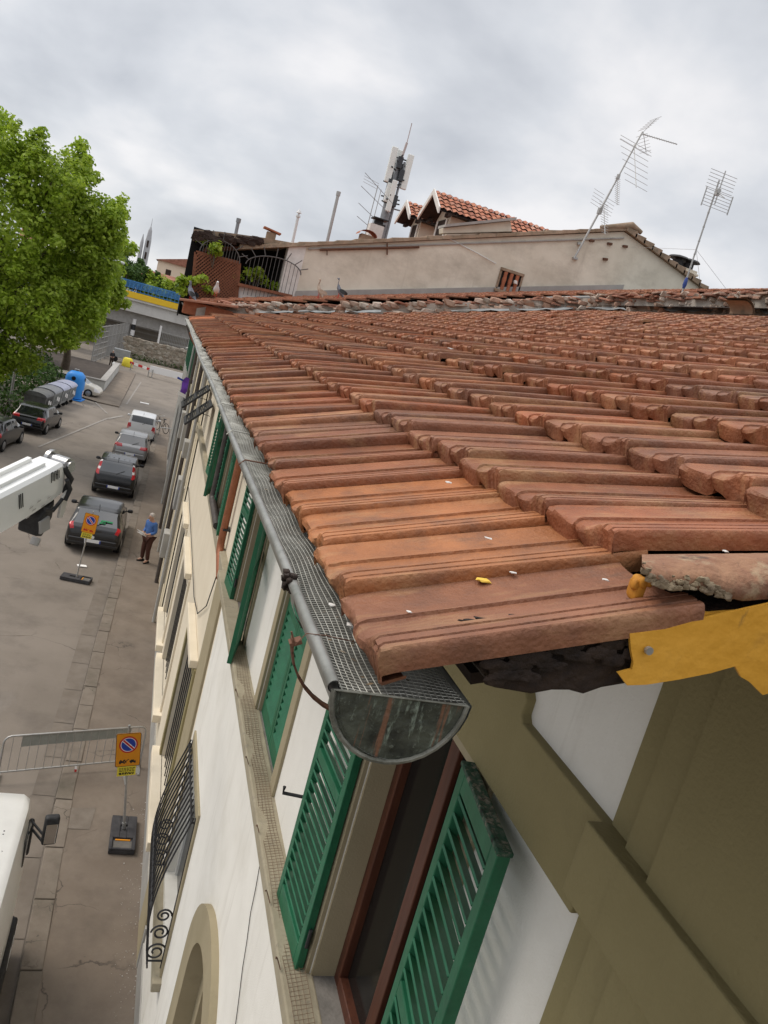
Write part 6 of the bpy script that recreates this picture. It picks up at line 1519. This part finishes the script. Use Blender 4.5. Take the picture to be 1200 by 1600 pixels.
# tall mesh fence
t = thing('mesh_fence', 'tall grey wire panel fence beyond the planter', 'fence', (-6.6, 86, 0))
A, B = Vector((-6.9, 86, 0)), Vector((-4.95, 116, 0)); n_ = 10
for i in range(n_+1):
    p = A + (B-A)*i/n_; k = MB(); k.box((p.x-.06,p.y-.06,0),(p.x+.06,p.y+.06,3.9)); part('post', k, m_steel, t)
for i in range(n_):
    p, q = A + (B-A)*i/n_, A + (B-A)*(i+1)/n_; k = MB()
    for z in np.linspace(.2, 3.8, 7 if i < 3 else 4): k.tube([p + Vector((0,0,z)), q + Vector((0,0,z))], .05 if i < 3 else .03, 4)
    for u in np.linspace(.08, .92, 5 if i < 3 else 8): k.tube([p + (q-p)*u + Vector((0,0,.2)), p + (q-p)*u + Vector((0,0,3.8))], .045 if i < 3 else .03, 4)
    part('panel', k, mat('grey fence wire', (.30,.29,.275), rough=.6), t)
k = MB(); k.box((-7.1,85.8,0),(-4.7,85.9,.3)); 
t = thing('striped_post', 'black and white striped post at the end of the mesh fence', 'post', (-4.6, 113, 0))
for i in range(6):
    k = MB(); k.lathe([(.28,i*.75),(.28,i*.75+.75)], (-4.6,113,0), 10); part('band', k, m_swhite if i % 2 else m_plast, t, smooth=50)
t = thing('yellow_barrel', 'yellow traffic barrel on the road in front of the stone wall', 'barrel', (-4.9+.55, 99, 0)); c = atz(198, 573)
t.location = c; k = MB(); k.lathe([(.55,0),(.6,.1),(.5,.9),(.35,1.0)], (0,0,0), 14); part('shell', k, m_yellow, t, local=True, smooth=50); k = MB(); k.lathe([(.53,.45),(.53,.62)], (0,0,0), 14); part('band', k, m_swhite, t, local=True)
c = atz(188, 566); t = thing('hand_cart', 'grey cart standing by the far fence', 'cart', tuple(c)); k = MB(); k.box((c.x-.9,c.y-.4,.5),(c.x+.9,c.y+.4,1.5)); part('body', k, m_greybin, t, bevel=.05)
for sx in (-.6,.6):
    k = MB(); k.lathe([(.1,-.06),(.3,-.06),(.3,.06),(.1,.06)], (c.x+sx, c.y-.45, .3), 12, 'y'); part('wheel', k, m_tyre, t)
# stone wall and boards under the bridge
k = MB(); SW = 104.0; k.box((-4.9, SW, 0), (9, SW+1, 2.55)); t = thing('stone_wall', 'rough stone retaining wall at the end of the street under the bridge', 'wall', (0, SW, 0))
part('wall', k, mat('stone wall core', (.20,.175,.14), (.27,.235,.19), 2, .95, bump=.5, bscale=6), t)
k = MB()
for i in range(700): k.rock((random.uniform(-4.9, 6), SW-.0, random.uniform(.1, 2.55)), random.uniform(.12,.26), 1, (1.3,.35,.75), .25)
part('stones', k, mat('wall stones', c1=(.8,.8,.8), c2=(1.1,1.1,1.1), scale=3, rough=.95, island=[(.19,.16,.12),(.30,.26,.2),(.42,.38,.32),(.24,.19,.14),(.35,.30,.24)]), t)
V, F = leaves(500, [(x, SW-.3, .3) for x in np.linspace(-4.5, 4, 14)], [.5]*14, .12, seed=44); mb = MB(); mb.v = V.tolist(); mb.f = F; o = struct('weeds', mb, m_leafdk, kind='stuff', recalc=False)
t = thing('embankment_wall', 'banded grey embankment wall behind the stone wall', 'wall', (0, 123, 0))
k = MB(); k.box((-16, 123, 0), (4.2, 124, 5.2)); part('wall', k, mat('embankment grey', (.30,.27,.235), (.38,.35,.305), .6, .95, stretch=(.1,1,3)), t)
k = MB()
for z in (1.6,2.3,3.0,3.7,4.4): k.box((-16,122.85,z),(4.2,123,z+.16))
part('band', k, m_conc, t)
t = thing('metal_gate', 'grey barred gate under the bridge right of the white post', 'gate', (0.9,110.5,0))
k = MB()
for x in np.linspace(-.9, 2.8, 18): k.tube([(x,110.5,.2),(x,110.5,3.9)], .05, 4)
for z in (.6,2.6,3.8): k.tube([(-.9,110.5,z),(2.8,110.5,z)], .07, 4)
part('bars', k, m_steel, t)
k = MB(); k.tube([(-1.05,110.2,0),(-1.05,110.2,4.6)], .13, 8); solo('white_post', k, m_swhite, 'white post standing on the embankment under the bridge', 'post', smooth=50)
k = MB(); a = aty(290, 545, 100); k.box((2.6,99.5,0),(3.6,100.5,3.0)); k.box((2.4,99.3,3.0),(3.8,100.7,3.25)); solo('gate_pillar', k, m_conc, 'stone gate pillar at the right end of the stone wall', 'pillar', bevel=.04)
# red and white barrier and long white beam on the road
def beam(p, q, z, lab, cols, h=.5):
    a, b = atz(*p, z), atz(*q, z); t = thing('road_barrier', lab, 'barrier', ((a.x+b.x)/2, (a.y+b.y)/2, 0)); n_ = len(cols)
    for i in range(n_):
        u, v = a + (b-a)*i/n_, a + (b-a)*(i+1)/n_; k = MB(); k.obox((u+v)/2, (v-u)/2, Vector((0,.06,0)), Vector((0,0,h/2))); part('panel', k, cols[i], t)
    for u in (.08,.92): p_ = a + (b-a)*u; k = MB(); k.box((p_.x-.05,p_.y-.3,0),(p_.x+.05,p_.y+.3,z)); part('leg', k, m_steel, t)
beam((203,566),(236,578), .8, 'red and white striped barrier board across the far road', [m_sred, m_swhite, m_sred, m_swhite, m_sred], .25)
beam((234,576),(300,592), .9, 'long white barrier beam across the far road end', [m_swhite, m_swhite], .7)
# bicycle and scooter at the end of the pavement
t = thing('bicycle', 'black bicycle standing on the pavement beyond the pale silver van', 'bicycle', (.75, 53.2, .12), (0,0,R(35)))
for yq in (-.52,.52):
    k = MB(); k.tube([(0, yq + .33*math.cos(q), .34 + .33*math.sin(q)) for q in np.linspace(0, 2*math.pi, 25)[:-1]], .022, 6, closed=True); wh = part('wheel', k, m_tyre, t, local=True)
    k = MB()
    for q in np.linspace(0, math.pi, 9)[:-1]: k.tube([(0, yq-.32*math.cos(q), .34-.32*math.sin(q)), (0, yq+.32*math.cos(q), .34+.32*math.sin(q))], .004, 4)
    part('spokes', k, m_steel, wh, local=True)
k = MB()
for a, b in (((0,-.52,.34),(0,-.05,.30)),((0,-.05,.30),(0,.38,.82)),((0,-.20,.80),(0,.38,.80)),((0,-.05,.30),(0,-.20,.85)),((0,-.52,.34),(0,-.20,.80)),((0,.52,.34),(0,.36,.95))): k.tube([a,b], .022, 6)
part('frame', k, m_plast, t, local=True)
k = MB(); k.tube([(-.3,.26,1.05),(-.05,.36,.97),(.05,.36,.97),(.3,.26,1.05)], .018, 6); part('handlebar', k, m_steel, t, local=True)
k = MB(); k.rock((0,-.22,.90), .11, 2, (.7,1.2,.35), .03); part('saddle', k, m_plast, t, local=True, smooth=60)
k = MB(); a, b = atz(250, 668, .6), atz(292, 672, .6); k.tube([a, b], .03, 6); k.tube([a, a - Vector((0,0,.5))], .03, 6); k.tube([b, b - Vector((0,0,.5))], .03, 6); k.tube([(a+b)/2, (a+b)/2 - Vector((0,0,.5))], .03, 6)
solo('bike_rail', k, m_steel, 'thin grey rail on the pavement right of the bicycle', 'rail')

# ------------------------------------------------------------------ bridge
BY = 112.0
t = thing('road_bridge', 'concrete road bridge with a yellow band and a blue mesh railing crossing beyond the street', 'bridge', (-3, BY, 0))
k = MB(); k.box((-40, BY, 5.35), (4.2, BY+9, 7.0)); k.box((-40, BY-.35, 6.85), (4.2, BY+9.3, 7.15)); part('deck', k, mat('bridge concrete', (.52,.50,.47), (.60,.58,.545), .5, .9, stain=[((.25,.235,.215), .4, .5, .75, .5, (1,1,.2))]), t, bevel=.03)
k = MB(); k.box((-40, BY+.9, 3.7), (4.2, BY+8, 5.35)); part('girder', k, m_conc, t)
k = MB(); k.box((-40, BY-.45, 7.15), (4.2, BY-.25, 7.95)); part('yellow_band', k, m_bryel, t, bevel=.02)
k = MB()
for z in (8.05,9.3): k.box((-40, BY-.33, z), (4.2, BY-.27, z+.07))
for x in np.arange(-40, 4.2, .5): k.tube([(x,BY-.3,7.95),(x,BY-.3,9.3)], .03, 4)
for z in np.arange(8.45, 9.3, .15): k.box((-40, BY-.315, z), (4.2, BY-.285, z+.075))
part('railing', k, m_brblue, t)
for x in (-12.5, 3.4):
    k = MB(); k.box((x-.6,BY+2,0),(x+.6,BY+6,3.7)); part('pier', k, m_conc, t)
k = MB()
for x, h in ((-7.4,1.9),(-7.15,1.6)): k.tube([(x,BY-.2,7.9),(x,BY-.2,8+h)], .06, 6)
part('railing_post', k, m_swhite, t)

# ------------------------------------------------------------------ trees
def tree(name, lab, base, lobes, n, size, seed, mt_=m_leaf, trunk_r=.3, group=None, flat=.85, fork=None, up=.5):
    t = thing(name, lab, 'tree', base, group=group); base = Vector(base)
    foliage('crown', t, mt_, n, [l[:3] for l in lobes], [l[3] for l in lobes], size, seed=seed, shell=.45, flat=flat, up=up)
    top = Vector((np.mean([l[0] for l in lobes]), np.mean([l[1] for l in lobes]), np.mean([l[2] for l in lobes])))
    k = MB(); f_ = base + (top-base)*(fork or .45); k.tube([base - Vector((0,0,.1)), base + (f_-base)*.5 + Vector((.1,.05,0)), f_], [trunk_r*1.15, trunk_r*.9, trunk_r*.7], 10)
    for l in lobes[:7]:
        q = Vector(l[:3]); mid = (f_+q)/2 + Vector((random.uniform(-.4,.4), random.uniform(-.4,.4), -.3)); k.tube([f_, mid, q], [trunk_r*.5, trunk_r*.3, .03], 6, caps=False)
    part('trunk', k, m_trunk, t, smooth=60); return t
def blobs(main, n, seed, rmin=.5, rmax=1.1, push=.95):
    g_ = np.random.default_rng(seed); out = [(l[0], l[1], l[2], l[3]*.86) for l in main]; w_ = np.array([l[3]**2 for l in main]); w_ /= w_.sum()
    for _ in range(n):
        l = main[g_.choice(len(main), p=w_)]; d = g_.normal(size=3); d /= np.linalg.norm(d); d[2] = d[2]*.9 + .12; q = push*g_.uniform(.78, 1.12); r_ = g_.uniform(rmin, rmax)
        out.append((l[0]+d[0]*l[3]*q, l[1]+d[1]*l[3]*q, l[2]+d[2]*l[3]*q*.88, r_))
        if g_.random() < .5: out.append((l[0]+d[0]*l[3]*(q+.10), l[1]+d[1]*l[3]*(q+.08), l[2]+d[2]*l[3]*q*.88 + r_*.9, r_*.5))
    return out
LA = [(-8.3,42,10.2,3.7),(-5.4,42.2,11.4,2.3),(-4.2,42.6,9.8,1.6),(-6.4,41.5,12.7,1.9),(-9.6,41,13.0,2.4),(-6.6,42,6.9,2.5),(-9.0,41,4.6,2.4),(-4.9,43,7.9,1.6),(-11.5,42,8,3.2),(-10.6,41,14.6,1.5),(-7.7,41.5,3.9,1.3),(-4.4,42.3,11.9,1.3),(-3.6,42.6,10.6,1.0),(-3.7,43,9.0,1.0),(-4.3,43,7.0,1.2),(-5.4,43,5.6,1.3),(-6.6,42,4.2,1.3)]
tree('plane_tree', 'large bright green plane tree filling the left edge, nearest tree', (-9.3, 43.5, 0), blobs(LA, 170, 3, .3, .8), 72000, .125, 11, trunk_r=.42, fork=.35)
LB = [(-8.2,66,8.5,3.2),(-6.0,66,10,2.4),(-5.0,67,8.0,1.7),(-9.5,65,5.5,2.6),(-6.4,66,5.0,1.9),(-8,66,12,2.2)]
tree('plane_tree', 'second plane tree behind, over the planter wall', (-7.6, 70, .4), blobs(LB, 70, 5, .4, .95), 26000, .19, 12, mt_=m_leaf, trunk_r=.35, fork=.3)
for i, (x, y, h, r, lab) in enumerate(((-10.5,132,12.0,3.2,'dark green tree beyond the bridge beside the plane tree'),(-5.6,131,10.6,2.6,'rounded green tree beyond the bridge, under the church spire'),(-2.6,130,9.9,2.5,'middle green tree beyond the bridge rail'),(.2,129,9.0,2.3,'lower green tree beyond the bridge at the roof edge'),(-8,128,11.0,2.4,'leafy tree beyond the bridge at the lamp'))):
    tree('leafy_tree', lab, (x, y, 0), blobs([(x,y,h-.3,r),(x-1.2,y,h-1.2,r*.8),(x+1.2,y,h-1.3,r*.8)], 10, 20+i, .6, 1.1), 4200, .26, 30+i, mt_=m_leafdk if i != 2 else m_leaf, trunk_r=.3, group='trees beyond the bridge')
for i, (x, y, h) in enumerate(((-13,50,7),(-15,58,9),(-14,75,9),(-13,88,10),(-12,100,9))):
    tree('street_tree', ['bushy dark tree left of the bins','dark tree behind the second plane tree','dark tree left of the planter','dark tree left of the mesh fence','dark tree before the bridge on the left'][i], (x, y, 0), blobs([(x,y,h*.55,h*.42),(x+1,y,h*.8,h*.3)], 14, 50+i, .7, 1.3), 6000, .24, 60+i, mt_=m_leafdk, group='trees left of the street')
V, F = leaves(2600, [(-7.6,46,1.2),(-8.2,50,1.5),(-8.0,54,1.6),(-7.8,58,1.6),(-8.4,41,1.2),(-7.6,62,1.2),(-9,66,1.5)], [1.0,1.2,1.2,1.2,1.1,1.0,1.2], .14, seed=77); mb = MB(); mb.v = V.tolist(); mb.f = F
t = thing('hedge', 'dark shrubs behind the bins and parked cars', 'hedge', (-8, 52, 0)); part('foliage', mb, m_leafdk, t, recalc=False)
k = MB()
for p in ((-7.6,46),(-8.2,50),(-8.0,54),(-7.8,58),(-8.4,41)): k.tube([(p[0],p[1],0),(p[0]+.1,p[1],1.2)], .05, 6)
part('stem', k, m_trunk, t)

# street lamp head among the leaves
c = aty(184, 409, 46); t = thing('street_lamp', 'grey street lamp head poking out of the plane tree', 'street lamp', (-7.4, 46, 0))
k = MB(); k.tube([(-7.4,46,0),(-7.4,46,9.0),(-6.8,46,9.8),(c.x-.3,c.y,c.z)], .07, 8); part('pole', k, m_steel, t, smooth=50)
k = MB(); k.rock(tuple(c), .30, 2, (1.25,.55,.32), .02); part('lamp_head', k, m_lgrey, t, smooth=60)
k = MB(); k.rock(tuple(c - Vector((0,0,.06))), .22, 2, (1.1,.5,.3), .02); part('lamp_glass', k, m_glass, t, smooth=60)

# ------------------------------------------------------------------ far houses, spire
def far_house(lab, x0, x1, y, dep, zw, zr, wallm, win, ridge='x'):
    t = thing('distant_house', lab, 'house', ((x0+x1)/2, y, 0)); k = MB(); k.box((x0,y,0),(x1,y+dep,zw)); 
    part('wall', k, wallm, t)
    k = MB()
    if ridge == 'x': k.add([(x0-.5,y-.5,zw-.1),(x1+.5,y-.5,zw-.1),(x1+.5,y+dep/2,zr),(x0-.5,y+dep/2,zr),(x0-.5,y+dep+.5,zw-.1),(x1+.5,y+dep+.5,zw-.1)], [(0,1,2,3),(3,2,5,4),(0,3,4),(1,5,2),(0,4,5,1)])
    else: k.add([(x0-.5,y-.5,zw-.1),(x1+.5,y-.5,zw-.1),((x0+x1)/2,y-.5,zr),((x0+x1)/2,y+dep,zr),(x0-.5,y+dep,zw-.1),(x1+.5,y+dep,zw-.1)], [(0,2,3,4),(1,5,3,2),(0,1,2),(4,3,5),(0,4,5,1)])
    rf = part('roof', k, m_rooffar, t)
    k = MB(); xc = x0 + (x1-x0)*.6; k.box((xc-.4,y+dep*.3,zr-1.0),(xc+.4,y+dep*.3+.8,zr+.7)); part('chimney', k, wallm, rf)
    for (wx, wz, ww, wh) in win:
        k = MB(); k.box((wx-ww/2,y-.06,wz),(wx+ww/2,y-.01,wz+wh)); f = part('window', k, m_tdark, t); k = MB(); k.box((wx-ww/2-.15,y-.10,wz-.2),(wx+ww/2+.15,y-.02,wz)); part('sill', k, m_greyw, f)
    return t
far_house('long distant house with a terracotta roof and pale front, below the cream block', -9, 8, 165, 12, 9.6, 12.4, m_wallfar, [(-3,6,1.2,2),(-.5,6,1.2,2),(2,6,1.2,2)])
far_house('tall distant cream block with a shallow gable', -5.2, 7.0, 190, 10, 15.6, 17.4, mat('far peach wall', (.66,.55,.42), (.70,.59,.46), .3, .9), [(1.0,12.2,1.2,1.6),(-2.6,12.4,1.2,1.6)], 'y')
far_house('small distant house with a mottled tiled roof between the trees and the cream block', -3.2, 3.6, 150, 8, 8.4, 10.6, m_wallfar, [(-1,5.5,.9,1.5),(1.5,5.5,.9,1.5)])
far_house('distant pale house hidden behind the plane trees', -30, -12, 170, 12, 12, 16, m_wallfar, [(-20,8,1.5,2)])
SY = 330.0; c = aty(222, 412, SY); tz = aty(230, 343, SY)
t = thing('church_spire', 'grey pointed church spire beyond the far roofs', 'spire', (c.x, SY, 0)); m_sp = mat('grey spire stone', (.36,.36,.37), (.44,.44,.45), .2, .9)
H0 = c.z; HT = tz.z; k = MB(); r0 = 1.15
k.box((c.x-r0*1.3,SY-r0,0),(c.x+r0*1.3,SY+r0*1.6,H0)); part('tower', k, m_sp, t)
k = MB(); k.lathe([(r0,H0),(r0,H0+5),(r0*.95,H0+9),(r0*.6,H0+13),(.12,HT-2),(.05,HT+1)], (c.x+.7,SY,0), 8); k.lathe([(r0*.6,H0),(r0*.6,H0+4.5),(r0*.5,H0+8),(.1,H0+11)], (c.x-1.5,SY,0), 8)
part('spire', k, m_sp, t)
for z in (H0+2, H0+6.5):
    k = MB(); k.box((c.x+.35,SY-r0-.15,z),(c.x+1.05,SY-r0+.2,z+2.6)); part('opening', k, m_tdark, t)

# small litter
k = MB(); p = atz(128, 884, .03); k.obox(p, (.14,.02,0), (-.02,.08,0), (0,0,.01)); solo('litter_paper', k, m_paper, 'white scrap of paper on the road behind the charcoal hatchback', 'litter')
k = MB(); p = atz(226, 630, .03); k.obox(p, (.35,.0,0), (0,.2,0), (0,0,.02)); solo('litter_paper', k, m_paper, 'white scrap of litter on the road beyond the parked cars', 'litter')
